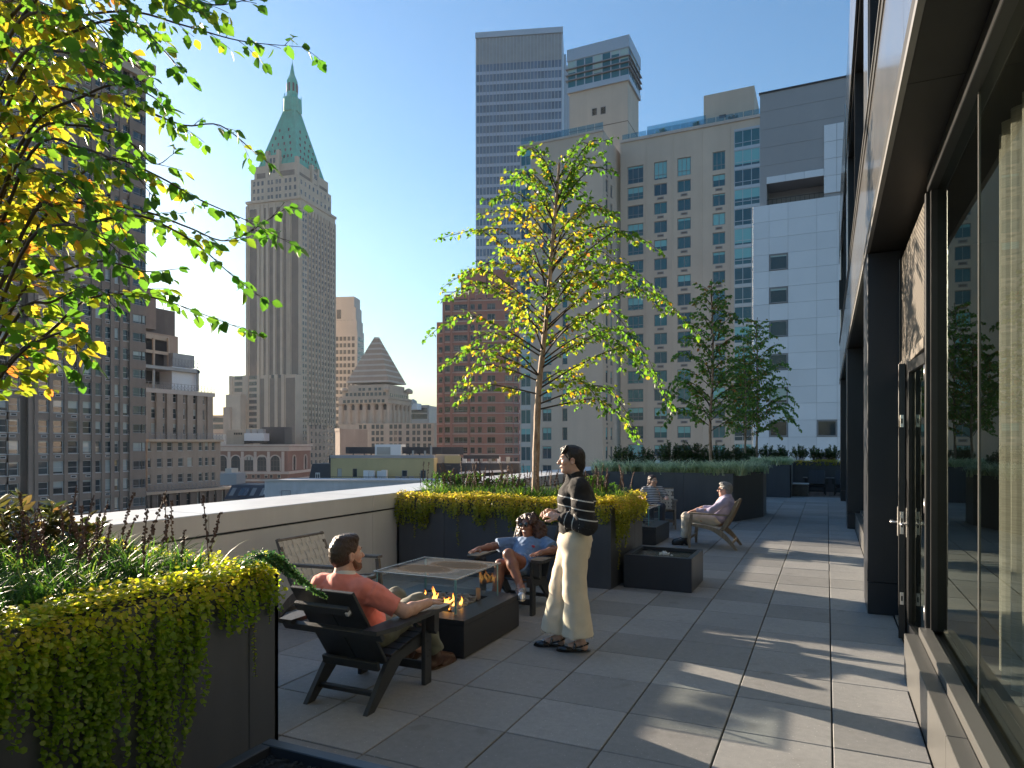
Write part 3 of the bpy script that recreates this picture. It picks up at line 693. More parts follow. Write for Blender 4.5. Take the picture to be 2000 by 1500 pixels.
m_wb = mat_window('brick_window', (.020, .026, .032), (.055, .085, .10), (.34, .37, .36), .42)
m_wteal = mat_window('teal_window', (.018, .055, .085), (.04, .17, .20), (.16, .40, .42), .5, rough=.05)
m_wred = mat_window('red_building_window', (.020, .020, .022), (.035, .034, .034), (.10, .09, .08), .3)
m_wwhite = mat_window('white_building_window', (.015, .022, .028), (.03, .05, .06), (.30, .38, .36), .35)
m_slab = M('blue_glass_floor', (.08, .13, .20), .06, var=.5, vs=.4, spec=.9, stretch=(1, 1, .25))
m_bwin = M('far_window', (.030, .040, .052), .12, var=.6, vs=.8, spec=.8)
m_alu = M('aluminium_mullion', (.42, .43, .45), .35, metal=.5, var=.05)
m_louv = M('louvre_panel', (.33, .32, .31), .5, metal=.3, var=.15, vs=.3)

def rot(rz): return (math.cos(rz), math.sin(rz)), (math.sin(rz), -math.cos(rz))      # along, outward
def facade(mb, P0, rz, W, z0, z1, cols, dep=.25, m=0):
    # cols: sorted (u0, u1, [(za, zb), ...]); wall with real openings and reveals
    u_, n_ = rot(rz)
    P = lambda u, z, d=0.0: (P0[0] + u_[0] * u - n_[0] * d, P0[1] + u_[1] * u - n_[1] * d, z)
    cur = 0.0
    for (a, b, hs) in list(cols) + [(W, W, [])]:
        if a > cur + 1e-6: mb.quad(P(cur, z0), P(a, z0), P(a, z1), P(cur, z1), m)
        if b > a:
            zc = z0
            for (za, zb) in sorted(hs):
                if zb <= z0 or za >= z1: continue
                mb.quad(P(a, zc), P(b, zc), P(b, za), P(a, za), m)
                mb.quad(P(a, za), P(a, za, dep), P(a, zb, dep), P(a, zb), m); mb.quad(P(b, za, dep), P(b, za), P(b, zb), P(b, zb, dep), m)
                mb.quad(P(a, za), P(b, za), P(b, za, dep), P(a, za, dep), m); mb.quad(P(a, zb, dep), P(b, zb, dep), P(b, zb), P(a, zb), m)
                zc = zb
            mb.quad(P(a, zc), P(b, zc), P(b, z1), P(a, z1), m)
        cur = b
def roof(mb, pts, z, m=0): mb.add([(x, y, z) for x, y in pts], [tuple(range(len(pts)))], m)
WM = {}
def window_mesh(w, h, kind, mf, mg):
    key = (round(w, 2), round(h, 2), kind, mf.name, mg.name)
    if key in WM: return WM[key]
    mb = MB(); f = min(.10, w * .08)
    for q in ((-w / 2, -w / 2 + f, 0, h), (w / 2 - f, w / 2, 0, h), (-w / 2 + f, w / 2 - f, 0, f), (-w / 2 + f, w / 2 - f, h - f, h)): mb.box(q[0], q[1], -.03, .06, q[2], q[3], 0)
    if kind == 'sash':
        mb.box(-w / 2 + f, w / 2 - f, -.02, .04, h * .5 - f * .4, h * .5 + f * .4, 0)
        mb.quad((-w / 2, .0, f), (w / 2, .0, f), (w / 2, .0, h * .5), (-w / 2, .0, h * .5), 1); mb.quad((-w / 2, .03, h * .5), (w / 2, .03, h * .5), (w / 2, .03, h), (-w / 2, .03, h), 1)
        mb.box(-w / 2 - .08, w / 2 + .08, -.30, -.04, -.10, -.005, 0)
    else:
        if kind in ('double', 'triple'):
            k = 2 if kind == 'double' else 3
            for i in range(1, k): x = -w / 2 + w * i / k; mb.box(x - f * .4, x + f * .4, -.02, .05, f, h - f, 0)
        if kind == 'triple': mb.box(-w / 2 + f, w / 2 - f, -.02, .045, h * .28 - f * .4, h * .28 + f * .4, 0)
        mb.quad((-w / 2, .02, 0), (w / 2, .02, 0), (w / 2, .02, h), (-w / 2, .02, h), 1)
    WM[key] = mb.mesh('window', [mf, mg]); return WM[key]
def window(root, P0, rz, u, z, w, h, kind='sash', mf=None, mg=None, dep=.2, name='window'):
    u_, n_ = rot(rz); o = link(name, window_mesh(w, h, kind, mf or m_wframe, mg or m_wb), root)
    o.matrix_parent_inverse = basis(root).inverted()
    o.location = (P0[0] + u_[0] * u - n_[0] * dep, P0[1] + u_[1] * u - n_[1] * dep, z); o.rotation_euler = (0, 0, rz); return o
VM = {}
def placed(root, name, mesh, P0, rz, u, z, dep=0.0):
    u_, n_ = rot(rz); o = link(name, mesh, root); o.matrix_parent_inverse = basis(root).inverted()
    o.location = (P0[0] + u_[0] * u - n_[0] * dep, P0[1] + u_[1] * u - n_[1] * dep, z); o.rotation_euler = (0, 0, rz); return o
def vent_mesh(w, h, mf, mi):
    key = (w, h, mf.name)
    if key not in VM:
        mb = MB(); mb.box(-w / 2, w / 2, -.04, .02, 0, h, 0); mb.box(-w * .36, w * .36, -.055, -.041, h * .22, h * .78, 1); VM[key] = mb.mesh('vent', [mf, mi])
    return VM[key]
def lbox(mb, P0, rz, u0, u1, d0, d1, z0, z1, m=0):     # box in a facade's own frame (d grows inward)
    Mx = Matrix.Translation((P0[0], P0[1], 0)) @ Matrix.Rotation(rz, 4, 'Z'); mb.box(u0, u1, d0, d1, z0, z1, m, M=Mx)
def wpart(name, mb, mats, root, kind=None): return part(name, mb, mats, root, kind, world=True)
def smallwins(mb, P0, rz, us, zs, w, h, dep=.3):         # recessed glass only, for windows too small to pick apart
    for u in us:
        for z in zs: lbox(mb, P0, rz, u - w / 2, u + w / 2, -.06, .1, z, z + h)
HALF = math.pi / 2
# rz = 0 faces -Y (towards the terrace), rz = 90 deg faces +X

# ---- brown stone tower on the left, facade along +X
XL = -113.0
(c1, Yc) = on_x(278, XL); y1 = c1[1]; Y0T = 57.0; P0 = (XL, Y0T); WL = y1 - Y0T
u_of = lambda px: on_x(px, XL)[0][1] - Y0T
T = thing('brick_tower', 'tall dark brown brick tower behind the near birch at the left edge', 'tower', (XL - 12, 60, GZ), 0, 'old stone towers')
def zl(py, px=84): return zp(py, on_x(px, XL)[1])
ztop = zp(117, on_x(258, XL)[1]); fl = 3.30; zref = zl(751.7)
rows = [zref + fl * k for k in range(-8, 30) if zref + fl * k < ztop - 3 and zref + fl * k > -14]
defs = [(5, 1.7), (25, 1.75), (84, 1.75), (114, 1.7), (143, 1.7), (170, 1.7), (192, .95), (209, 1.6), (228, .75), (243.5, 1.5)]
cols = []
for px, w in defs: u = u_of(px); cols.append((u - w / 2, u + w / 2, [(z - 1.05, z + 1.05) for z in rows]))
ub = u_of(267.5); wb = 3.6; cols.append((ub - wb / 2, ub + wb / 2, [(z - .8, z + .8) for z in rows]))
mb = MB(); ur0, ur1 = u_of(40), u_of(63)
ca = [c for c in cols if c[1] < ur0]; cb = [c for c in cols if c[0] > ur1]
facade(mb, P0, HALF, ur0, GZ, ztop, ca); facade(mb, (XL - 1.6, Y0T + ur0), HALF, ur1 - ur0, GZ, ztop, []); 
for yy in (ur0, ur1): mb.quad((XL, Y0T + yy, GZ), (XL - 1.6, Y0T + yy, GZ), (XL - 1.6, Y0T + yy, ztop), (XL, Y0T + yy, ztop))
facade(mb, (XL, Y0T + ur1), HALF, WL - ur1, GZ, ztop, [(a - ur1, b - ur1, h) for a, b, h in cb])
facade(mb, (XL - 30, Y0T), 0, 30, GZ, ztop, []); roof(mb, [(XL, Y0T), (XL, y1), (XL - 30, y1), (XL - 30, Y0T)], ztop); facade(mb, (XL, y1), math.pi, 30, GZ, ztop, [])
wpart('wall', mb, m_brown, T)
for (px, w), c in zip(defs, cols[:-1]):
    for z in rows: window(T, P0, HALF, (c[0] + c[1]) / 2, z - 1.05, w, 2.1, 'sash')
for z in rows: window(T, P0, HALF, ub, z - .8, wb, 1.6, 'triple', m_gframe)
vm = vent_mesh(.95, .42, m_wframe, m_dark)
for k, (px, w) in enumerate(defs):
    if w < 1.5 or px == 243.5: continue
    for z in rows:
        if R.random() < .62: placed(T, 'vent', vm, P0, HALF, u_of(px) + R.uniform(-.1, .25), z - 1.75)
for px in (58, 70, 99, 128, 157, 181, 201, 218, 236, 255):     # brick pilasters between the window bays
    mb = MB(); u = u_of(px); lbox(mb, P0, HALF, u - .28, u + .28, -.22, 0, GZ, ztop - 2.5); wpart('pilaster', mb, m_brown, T)
mb = MB(); lbox(mb, P0, HALF, 0, WL + 1.9, -1.2, 30, ztop - 1.1, ztop + .6); lbox(mb, P0, HALF, 0, WL + 1.2, -.8, 29, ztop - 2.6, ztop - 1.12); wpart('cornice', mb, m_limest, T)

# ---- stepped building with balconies, behind it
T = thing('stepped_building', 'stepped brown stone building with railed balconies and rooftop machinery', 'building', (-135, 105, GZ), 0, 'old stone towers')
def tier(X, px0, px1, ytop, pxr, zbot, wcols, rowpy, rowh, mat, cap=True, depth_=26):
    a = on_x(px0, X)[0][1]; b = on_x(px1, X)[0][1]; zt = zp(ytop, on_x(pxr, X)[1]); Yr = on_x(pxr, X)[1]
    rws = [(zp(p + rowh / 2, Yr), zp(p - rowh / 2, Yr)) for p in rowpy]; cs = []
    for px, pw in wcols:
        u = on_x(px, X)[0][1] - a; w = pw / F * Yr * 1.05; cs.append((u - w / 2, u + w / 2, rws))
    mb = MB(); facade(mb, (X, a), HALF, b - a, zbot, zt, cs); roof(mb, [(X, a), (X, b), (X - depth_, b), (X - depth_, a)], zt)
    facade(mb, (X - depth_, a), 0, depth_, zbot, zt, []); wpart('wall', mb, mat, T)
    for c in cs:
        for z0, z1 in rws: window(T, (X, a), HALF, (c[0] + c[1]) / 2, z0, c[1] - c[0], z1 - z0, 'sash')
    return (X, a), b - a, zt, Yr
def railing(P0, rz, W, z, n, h=1.3, d=-.6):
    mb = MB()
    for i in range(n + 1): u = W * i / n; lbox(mb, P0, rz, u - .03, u + .03, d, d + .06, z, z + h)
    for k in range(n):
        u0 = W * k / n; u1 = W * (k + 1) / n
        for s in (0, 1): mb.tube([Vector((*[P0[q] + rot(rz)[0][q] * (u0 if s else u1) - rot(rz)[1][q] * d for q in (0, 1)], z + .1)), Vector((*[P0[q] + rot(rz)[0][q] * (u1 if s else u0) - rot(rz)[1][q] * d for q in (0, 1)], z + h * .8))], .035, 3)
    lbox(mb, P0, rz, 0, W, d - .01, d + .07, z + h, z + h + .07); lbox(mb, P0, rz, 0, W, d - .01, d + .07, z + .05, z + .12); wpart('railing', mb, m_gframe, T)
def ledge(P0, rz, W, z, mat=None, d=-.8, h=.5): mb = MB(); lbox(mb, P0, rz, -.3, W + .3, d, .5, z - h, z); wpart('ledge', mb, mat or m_limest, T)
A = tier(-123, 262, 452, 958, 340, GZ, [(283, 9), (305, 10), (328, 10), (349, 10), (369, 10), (389, 10), (407, 9), (422, 9), (437, 9)], [978, 1012], 25, m_brown2)
ledge(A[0], HALF, A[1], A[2]); railing(A[0], HALF, A[1], A[2], 24)
Bt = tier(-126, 288, 431, 858, 340, GZ, [(292, 6), (312, 11), (332, 11), (353, 11), (371, 11), (392, 9), (404, 8), (417, 8)], [872, 903, 934], 17, m_brownp)
ledge(Bt[0], HALF, Bt[1], Bt[2]); railing(Bt[0], HALF, Bt[1], Bt[2], 22)
Ct = tier(-129, 279, 415, 762, 340, GZ, [(300, 9), (318, 9), (341, 9), (358, 9), (380, 8), (396, 8)], [776, 808, 838], 20, m_brownp)
for px in (286, 309, 329, 349.5, 369, 388, 408):
    mb = MB(); u = on_x(px, -129)[0][1] - Ct[0][1]; lbox(mb, Ct[0], HALF, u - .75, u + .75, -.5, 0, GZ, Ct[2] - .6); wpart('pier', mb, m_brownp, T)
for px in (290, 305, 322, 338, 359, 379, 398, 415, 430, 446):
    mb = MB(); u = on_x(px - 6, -123)[0][1] - A[0][1]; lbox(mb, A[0], HALF, u - .55, u + .55, -.5, 0, GZ, A[2] - .55); wpart('pier', mb, m_brown2, T)
ledge(Ct[0], HALF, Ct[1], Ct[2], m_band, -.55, .9); railing(Ct[0], HALF, Ct[1], Ct[2], 20)
# rooftop plant on its upper terraces
def rp(name, X, px0, px1, ya, yb_, mat, dp=5.0):
    a = on_x(px0, X)[0][1]; b = on_x(px1, X)[0][1]; Yr = on_x((px0 + px1) / 2, X)[1]; mb = MB(); mb.box(X - dp, X, a, b, zp(yb_, Yr), zp(ya, Yr)); return wpart(name, mb, mat, T)
rp('plant_cabin', -132, 336, 386, 718, 764, m_white); rp('penthouse', -137, 255, 334, 735, 764, m_tanb, 8); rp('platform', -131, 255, 391, 716, 722, m_metal, 9); rp('dark_bay', -136, 255, 334, 722, 748, m_dark, 1)
for px in (262, 300, 386): rp('post', -131, px, px + 3, 722, 764, m_metal, .4)
rp('louvre_bay', -136, 255, 331, 660, 716, m_dark, 2); rp('beam', -135, 255, 331, 652, 661, m_limest, 6); rp('beam', -134.5, 255, 331, 683, 689, m_limest, .6)
for px in (268, 300, 329): rp('post', -134.4, px, px + 3, 660, 716, m_limest, .5)
rp('cooling_tower', -133, 338, 380, 692, 717, m_metal, 4); rp('upper_block', -142, 255, 348, 650, 700, m_tanb, 12); rp('upper_block', -146, 255, 342, 600, 652, m_brown2, 12); rp('upper_block', -144, 255, 305, 560, 640, m_brown, 8)
P_ = (-131, on_x(336, -131)[0][1]); railing(P_, HALF, on_x(391, -131)[0][1] - P_[1], zp(716, on_x(360, -131)[1]), 9, 1.5, -.1)
mb = MB()
for k in range(26):                                             # black debris netting hung from the corner
    a = on_x(254 + (k % 2) * .4, -121.5)[0][1]; 
u0 = on_x(253, -121.5)[0][1]; u1 = on_x(284, -121.5)[0][1]; Yr = on_x(268, -121.5)[1]; zt, zb_ = zp(800, Yr), zp(1010, Yr)
n = 14
for k in range(n):
    a = u0 + (u1 - u0) * k / n; b = u0 + (u1 - u0) * (k + 1) / n; f = lambda i: -121.5 + .35 * math.sin(i * 2.1) + .1 * math.sin(i * 5.3)
    zz = zt - (2.5 if k < 3 else 0) - .4 * math.sin(k * 1.7); mb.quad((f(k), a, zb_), (f(k + 1), b, zb_), (f(k + 1), b, zz), (f(k), a, zz))
wpart('debris_netting', mb, m_dark, T)
mb = MB(); u2 = on_x(282, -122.2)[0][1]; u3 = on_x(228, -112)[0][1]
mb.quad((-121.4, u0, zp(955, Yr)), (-121.4, u1, zp(955, Yr)), (-121, u1 + .5, zp(1010, Yr)), (-121, u0 - 6, zp(1010, Yr))); wpart('debris_netting', mb, m_dark, T)

# ---- green-roofed skyscraper
YT = 404.0; RZ = -math.radians(16.0) + AZ
Pc = wp(588, YT); uT, nT = rot(RZ); 
T = thing('green_roofed_skyscraper', 'slender stone skyscraper with steep green copper roof and spire', 'skyscraper', (Pc[0] - 10, Pc[1] + 20, GZ), 0, 'old stone towers')
zt_ = lambda py: zp(py, YT)
def shaft(px0, pxc, px1, Yc, ytop, zbot, mat, rz=RZ, name='wall'):
    # two visible faces meeting at column pxc
    c = wp(pxc, Yc); u_, n_ = rot(rz); back = (-n_[0], -n_[1])
    wl = -meet(c, u_, px0); wr = meet(c, back, px1); z1 = zp(ytop, Yc)
    P = (c[0] - u_[0] * wl, c[1] - u_[1] * wl)
    mb = MB(); lbox(mb, P, rz, 0, wl, 0, wr, zbot, z1); wpart(name, mb, mat, T)
    return P, wl, c, wr, z1
RR = RZ + HALF
main = shaft(483, 588, 655, YT, 383, GZ, m_limest)
def bays(P, rz, W, spans, z0, z1, mat, d=.12, name='dark_bay'):
    for a, b in spans: mb = MB(); lbox(mb, P, rz, W * a, W * b, -d, .05, z0, z1); wpart(name, mb, mat, T)
P, wl, c, wr, z1 = main
m_bay = M('brown_spandrel', (.12, .093, .08), .7, var=.3, vs=.25, stretch=(1, 1, .6))
groups = [(.05, .18), (.27, .36), (.42, .49), (.55, .62), (.68, .74), (.83, .97)]
bays(P, RZ, wl, groups, zt_(760), zt_(400), m_bay)
rowsT = [zt_(740) + 3.62 * k for k in range(0, 29)]
mb = MB()
for a, b in groups:
    k = 2 if b - a > .1 else 1
    for i in range(k):
        w = wl * (b - a) / k; smallwins(mb, P, RZ, [wl * a + w * (i + .5)], rowsT, w * .78, 2.0)
        for u in (0,): pass
smallwins(mb, c, RR, [wr * f for f in (.06, .13, .24, .33, .42, .51, .60, .69, .78, .86, .94)], [zt_(860) + 3.62 * k for k in range(0, 38)], 1.55, 2.1)
for q in mb.v[:0]: pass
wpart('windows', mb, m_bwin, T, 'stuff')
for f in (.005, .225, .30, .385, .52, .65, .765, .79, .985):
    mb = MB(); lbox(mb, P, RZ, wl * f - .8, wl * f + .8, -.7, 0, GZ, zt_(392)); wpart('pier', mb, m_limest, T)
for f in (.0, .19, .285, .375, .465, .555, .645, .735, .82, .90, .985):
    mb = MB(); lbox(mb, c, RR, wr * f - .45, wr * f + .45, -.55, 0, GZ, zt_(400)); wpart('pier', mb, m_tanb if 0 < f < .9 else m_limest, T)
mb = MB(); lbox(mb, P, RZ, -.6, wl + .6, -.9, wr + .6, z1 - 1.5, z1); wpart('ledge', mb, m_limest, T)
up1 = shaft(490, 583, 647, YT + 3, 340, zt_(390), m_limest)
mb = MB()
smallwins(mb, up1[0], RZ, [up1[1] * f for f in (.07, .16, .25, .38, .45, .55, .62, .74, .83, .93)], [zt_(380), zt_(365), zt_(350)], 1.5, 2.6)
smallwins(mb, up1[2], RR, [up1[3] * f for f in (.08, .2, .32, .44, .56, .68, .8, .92)], [zt_(405), zt_(390), zt_(372), zt_(352)], 1.5, 2.6)
up2 = shaft(497, 581, 641, YT + 6, 316, zt_(345), m_limest)
bays(up2[0], RZ, up2[1], [(.06, .30), (.60, .95)], zt_(342), zt_(322), m_bay, .2); bays(up2[2], RR, up2[3], [(.06, .40), (.62, .95)], zt_(350), zt_(325), m_bay, .2)
wpart('windows', mb, m_bwin, T, 'stuff')
# dormer gables that rise in front of the roof
for (Pq, rz, W, f0, f1, top) in ((up2[0], RZ, up2[1], .33, .58, 284), (up2[2], RR, up2[3], .42, .60, 300)):
    mb = MB(); lbox(mb, Pq, rz, W * f0, W * f1, -1.2, 4, zt_(345), zt_(top + 6)); g_ = wpart('gable', mb, m_limest, T)
    mb = MB(); lbox(mb, Pq, rz, W * f0 - .9, W * f0 + .9, -1.6, 1, zt_(345), zt_(top - 3)); wpart('pinnacle', mb, m_limest, g_)
    mb = MB(); lbox(mb, Pq, rz, W * f1 - .9, W * f1 + .9, -1.6, 1, zt_(345), zt_(top - 3)); wpart('pinnacle', mb, m_limest, g_)
    mb = MB(); smallwins(mb, Pq, rz, [W * (f0 * .65 + f1 * .35), W * (f0 * .35 + f1 * .65)], [zt_(top + 22), zt_(top + 42)], 1.6, 3, .3)
    for v in range(len(mb.v)): mb.v[v] = (mb.v[v][0] + rot(rz)[1][0] * 1.25, mb.v[v][1] + rot(rz)[1][1] * 1.25, mb.v[v][2])
    wpart('windows', mb, m_bwin, g_, 'stuff')
for Pq in (up2[2],): mb = MB(); lbox(mb, Pq, RZ, -1.6, .4, -.5, 1.6, zt_(345), zt_(297)); wpart('corner_pinnacle', mb, m_limest, T)
# roof: ribbed pyramid, lantern, spire
u_, n_ = rot(RZ); bk = (-n_[0], -n_[1])
ctr = (up2[0][0] + u_[0] * up2[1] / 2 + bk[0] * up2[3] / 2, up2[0][1] + u_[1] * up2[1] / 2 + bk[1] * up2[3] / 2)
zr0 = zt_(318); Yc2 = depth(*ctr); zr1 = zp(222, Yc2)
hw, hd = up2[1] / 2 * .96, up2[3] / 2 * .96; tw, td = 5.2 * .78, 5.2 * .78
Mx = Matrix.Translation((*ctr, 0)) @ Matrix.Rotation(RZ, 4, 'Z')
lv = []
for t in (0, .10, 1): s = {0: 1.03, .10: .90, 1: 0}[t]; lv.append((zr0 + (zr1 - zr0) * t, tw + (hw - tw) * s, td + (hd - td) * s))
mb = MB(); vs = []
for z, a, b in lv: vs += [(-a, -b, z), (a, -b, z), (a, b, z), (-a, b, z)]
fs = []
for i in range(2):
    for k in range(4): j = (k + 1) % 4; fs.append((i * 4 + k, i * 4 + j, i * 4 + 4 + j, i * 4 + 4 + k))
fs.append((8, 9, 10, 11)); mb.add([Mx @ Vector(v) for v in vs], fs); rf = wpart('copper_roof', mb, m_copper, T)
mb = MB(); z0_, a0, b0 = lv[1]
for k in range(17):
    f = -1 + 2 * (k + .5) / 17
    for (A0, B0) in (((f * a0, -b0), (f * tw, -td)), ((a0, f * b0), (tw, f * td))): mb.tube([Mx @ Vector((*A0, z0_)), Mx @ Vector((*B0, zr1))], [.22, .14], 3, cap=False)
wpart('roof_ribs', mb, m_copper, rf, 'stuff')
mb = MB()
for row, (t, cnt) in enumerate(((.10, 8), (.22, 5), (.34, 4), (.46, 3), (.6, 2))):
    z = z0_ + (zr1 - z0_) * t; a = a0 + (tw - a0) * t; b = b0 + (td - b0) * t
    for k in range(cnt):
        f = -.82 + 1.64 * (k + .5) / cnt
        mb.box(f * a - .32, f * a + .32, -b - .35, -b + .6, z, z + 1.7, M=Mx); mb.box(a - .6, a + .35, f * b - .32, f * b + .32, z, z + 1.7, M=Mx)
wpart('roof_dormers', mb, m_slate, rf, 'stuff')
zz = lambda py: zp(py, Yc2)
mb = MB(); mb.lathe([(5.6, zz(222)), (5.6, zz(196)), (5.0, zz(194)), (3.9, zz(193))], 8, M=Mx @ Matrix.Rotation(.39, 4, 'Z')); wpart('lantern', mb, m_copper, rf)
mb = MB()
for k in range(8): a = k * math.pi / 4 + .39; mb.tube([Mx @ Vector((5.5 * math.cos(a), 5.5 * math.sin(a), zz(222))), Mx @ Vector((5.4 * math.cos(a), 5.4 * math.sin(a), zz(189)))], [.5, .25], 4)
wpart('lantern_buttresses', mb, m_copper, rf, 'stuff')
mb = MB(); mb.lathe([(3.9, zz(193)), (3.3, zz(186)), (3.4, zz(160)), (2.9, zz(156))], 8, M=Mx); wpart('belfry', mb, m_copper, rf)
mb = MB()
for k in range(8): a = k * math.pi / 4; mb.box(2.9, 3.5, -.55, .55, zz(182), zz(166), M=Mx @ Matrix.Rotation(a, 4, 'Z'))
wpart('belfry_openings', mb, m_slate, rf, 'stuff')
mb = MB(); mb.lathe([(2.9, zz(156)), (1.6, zz(147)), (.7, zz(130)), (.25, zz(124)), (.12, zz(122)), (.1, zz(72))], 8, M=Mx); wpart('spire', mb, m_copper, rf)
# lower wings
wg = shaft(449, 577, 592, YT - 14, 731, GZ, m_limest); mb = MB()
for a, b in ((.08, .19), (.30, .44)): smallwins(mb, wg[0], RZ, [wg[1] * (a * .72 + b * .28), wg[1] * (a * .28 + b * .72)], [zt_(860) + 3.55 * k for k in range(11)], 3.2, 2.2)
smallwins(mb, wg[0], RZ, [wg[1] * .66, wg[1] * .765], [zt_(860) + 3.55 * k for k in range(11)], 1.8, 2.2); wpart('windows', mb, m_wteal if False else m_bwin, T, 'stuff')
bays(wg[0], RZ, wg[1], [(.47, .53), (.62, .70), (.74, .79), (.86, .995)], zt_(870), zt_(742), m_brown2)
for f in (.02, .23, .27, .45, .58, .72, .82): mb = MB(); lbox(mb, wg[0], RZ, wg[1] * f - 1, wg[1] * f + 1, -.6, 0, GZ, zt_(735)); wpart('pier', mb, m_limest, T)
w2 = shaft(441, 470, 480, YT - 13.6, 770, GZ, m_limest); w3 = shaft(436, 450, 462, YT - 13, 795, GZ, m_tanb)
w4 = shaft(600, 603, 668, YT - 24, 832, GZ, m_tanb); mb = MB(); smallwins(mb, w4[2], RR, [w4[3] * f for f in (.08, .2, .32, .44, .56, .68, .8, .92)], [zt_(905) + 4 * k for k in range(6)], 1.6, 2.4); wpart('windows', mb, m_bwin, T, 'stuff')

# ---- pale stepped tower far behind
T = thing('pale_stepped_tower', 'pale stepped stone tower just right of the green-roofed skyscraper', 'skyscraper', (*wp(690, 480), GZ), 0, 'old stone towers')
RQ = AZ - .12
s1 = shaft(640, 698, 711, 470, 645, GZ, m_greyb, RQ); s2 = shaft(640, 697, 709, 470.6, 625, zp(660, 470), m_greyb, RQ); s3 = shaft(642, 695, 706.5, 471.2, 600, zp(660, 470), m_greyb, RQ); s4 = shaft(646, 692, 703.5, 472, 579, zp(660, 470), m_greyb, RQ)
mb = MB()
smallwins(mb, s1[0], RQ, [s1[1] * f for f in (.32, .45, .58, .72, .86)], [zp(665, 470) - 4.6 * k for k in range(0, 22)], 2.0, 2.8)
smallwins(mb, s1[2], RQ + HALF, [s1[3] * f for f in (.15, .3, .45, .6, .75, .9)], [zp(665, 470) - 4.6 * k for k in range(0, 22)], 2.0, 2.8)
smallwins(mb, s3[0], RQ, [s3[1] * f for f in (.32, .45, .58, .72, .86)], [zp(632, 470), zp(648, 470)], 2.0, 2.8)
wpart('windows', mb, m_bwin, T, 'stuff')
mb = MB(); lbox(mb, s3[0], RQ, s3[1] * .30, s3[1] * .46, -.1, .2, zp(622, 471), zp(604, 471)); wpart('arched_window', mb, m_bwin, T)

# ---- pyramid-topped building
YP = 335.0; RP = AZ - .30
T = thing('pyramid_topped_building', 'stone building with a stepped pyramid roof and a colonnade', 'building', (*wp(735, 340), GZ), 0, 'old stone towers')
zq = lambda py: zp(py, YP)
bd = shaft(667, 760, 800, YP, 800, GZ, m_limest, RP)
cor = shaft(660, 761, 805, YP - 1.2, 774, zq(779), m_limest, RP, 'cornice'); at = shaft(669, 759, 798, YP + .4, 762, zq(775), m_limest, RP, 'attic'); at2 = shaft(680, 757.5, 790, YP + 4, 750.5, zq(764), m_limest, RP, 'attic')
col = shaft(671, 758, 797, YP + 2.5, 779, zq(832), m_slate, RP, 'recess')
def column_row(P, rz, W, n, z0, z1, r=.85, d=-.0):
    for k in range(n + 1):
        u = W * (k + .5 * 0) / n; mb = MB(); q = [P[i] + rot(rz)[0][i] * u - rot(rz)[1][i] * d for i in (0, 1)]
        Mq = Matrix.Translation((q[0], q[1], 0)); mb.lathe([(r * 1.25, z0), (r * 1.25, z0 + .8), (r, z0 + 1), (r * .86, z1 - 1.2), (r * 1.3, z1)], 10, M=Mq); wpart('column', mb, m_limest, T)
column_row(bd[0], RP, bd[1], 6, zq(828), zq(787), 1.4); column_row(bd[2], RP + HALF, bd[3], 5, zq(828), zq(787), 1.1)
mb = MB(); lbox(mb, bd[0], RP, -.3, bd[1] + .3, -1.6, bd[3] + 1, zq(788), zq(779.5)); wpart('architrave', mb, m_limest, T)
mb = MB(); lbox(mb, bd[0], RP, -.3, bd[1] + .3, -1.6, bd[3] + 1, zq(840), zq(828.5)); wpart('plinth', mb, m_limest, T)
mb = MB(); smallwins(mb, bd[0], RP, [bd[1] * (.1 + .09 * k) for k in range(10)], [zq(786), ], 1.5, 1.5)
for q in range(len(mb.v)): mb.v[q] = (mb.v[q][0] + rot(RP)[1][0] * 1.6, mb.v[q][1] + rot(RP)[1][1] * 1.6, mb.v[q][2])
smallwins(mb, at[0], RP, [at[1] * (.1 + .09 * k) for k in range(10)], [zq(772)], 1.5, 1.6); smallwins(mb, at[2], RP + HALF, [at[3] * (.1 + .1 * k) for k in range(9)], [zq(774)], 1.3, 1.6); smallwins(mb, at2[0], RP, [at2[1] * f for f in (.3, .4, .55, .7, .8)], [zq(762)], 1.5, 1.7)
smallwins(mb, bd[0], RP, [bd[1] * f for f in (.35, .42, .55, .62, .78, .85)], [zq(848), zq(860), zq(872), zq(885)], 1.5, 1.9); wpart('windows', mb, m_bwin, T, 'stuff')
u_, n_ = rot(RP); c0 = (at2[0][0] + u_[0] * at2[1] / 2 - n_[0] * at2[3] / 2, at2[0][1] + u_[1] * at2[1] / 2 - n_[1] * at2[3] / 2); Yq = depth(*c0); Mx = Matrix.Translation((*c0, 0)) @ Matrix.Rotation(RP, 4, 'Z')
nst = 25; zb0, zb1 = zp(750, Yq), zp(659, Yq); stm = None
for k in range(nst):
    t = k / (nst - 1); s = 1.06 + (.11 - 1.06) * t; mb = MB(); h = (zb1 - zb0) / nst; mb.box(-at2[1] / 2 * s, at2[1] / 2 * s, -at2[3] / 2 * s, at2[3] / 2 * s, zb0 + h * k, zb0 + h * (k + .93), M=Mx); wpart('roof_step', mb, m_tanb if k % 3 else m_greyb, T)
for f, d in ((.04, 0), (.96, 0)):
    mb = MB(); Mq = Matrix.Translation((at[0][0] + u_[0] * at[1] * f, at[0][1] + u_[1] * at[1] * f, 0)); mb.lathe([(1.6, zq(763)), (1.9, zq(760)), (1.7, zq(757)), (.6, zq(755))], 8, M=Mq); wpart('urn', mb, m_limest, T)
mb = MB(); Mq = Matrix.Translation((at[2][0] - rot(RP)[1][0] * at[3], at[2][1] - rot(RP)[1][1] * at[3], 0)); mb.lathe([(2, zq(763)), (2.4, zq(759)), (2, zq(755)), (.6, zq(752))], 8, M=Mq); wpart('urn', mb, m_limest, T)
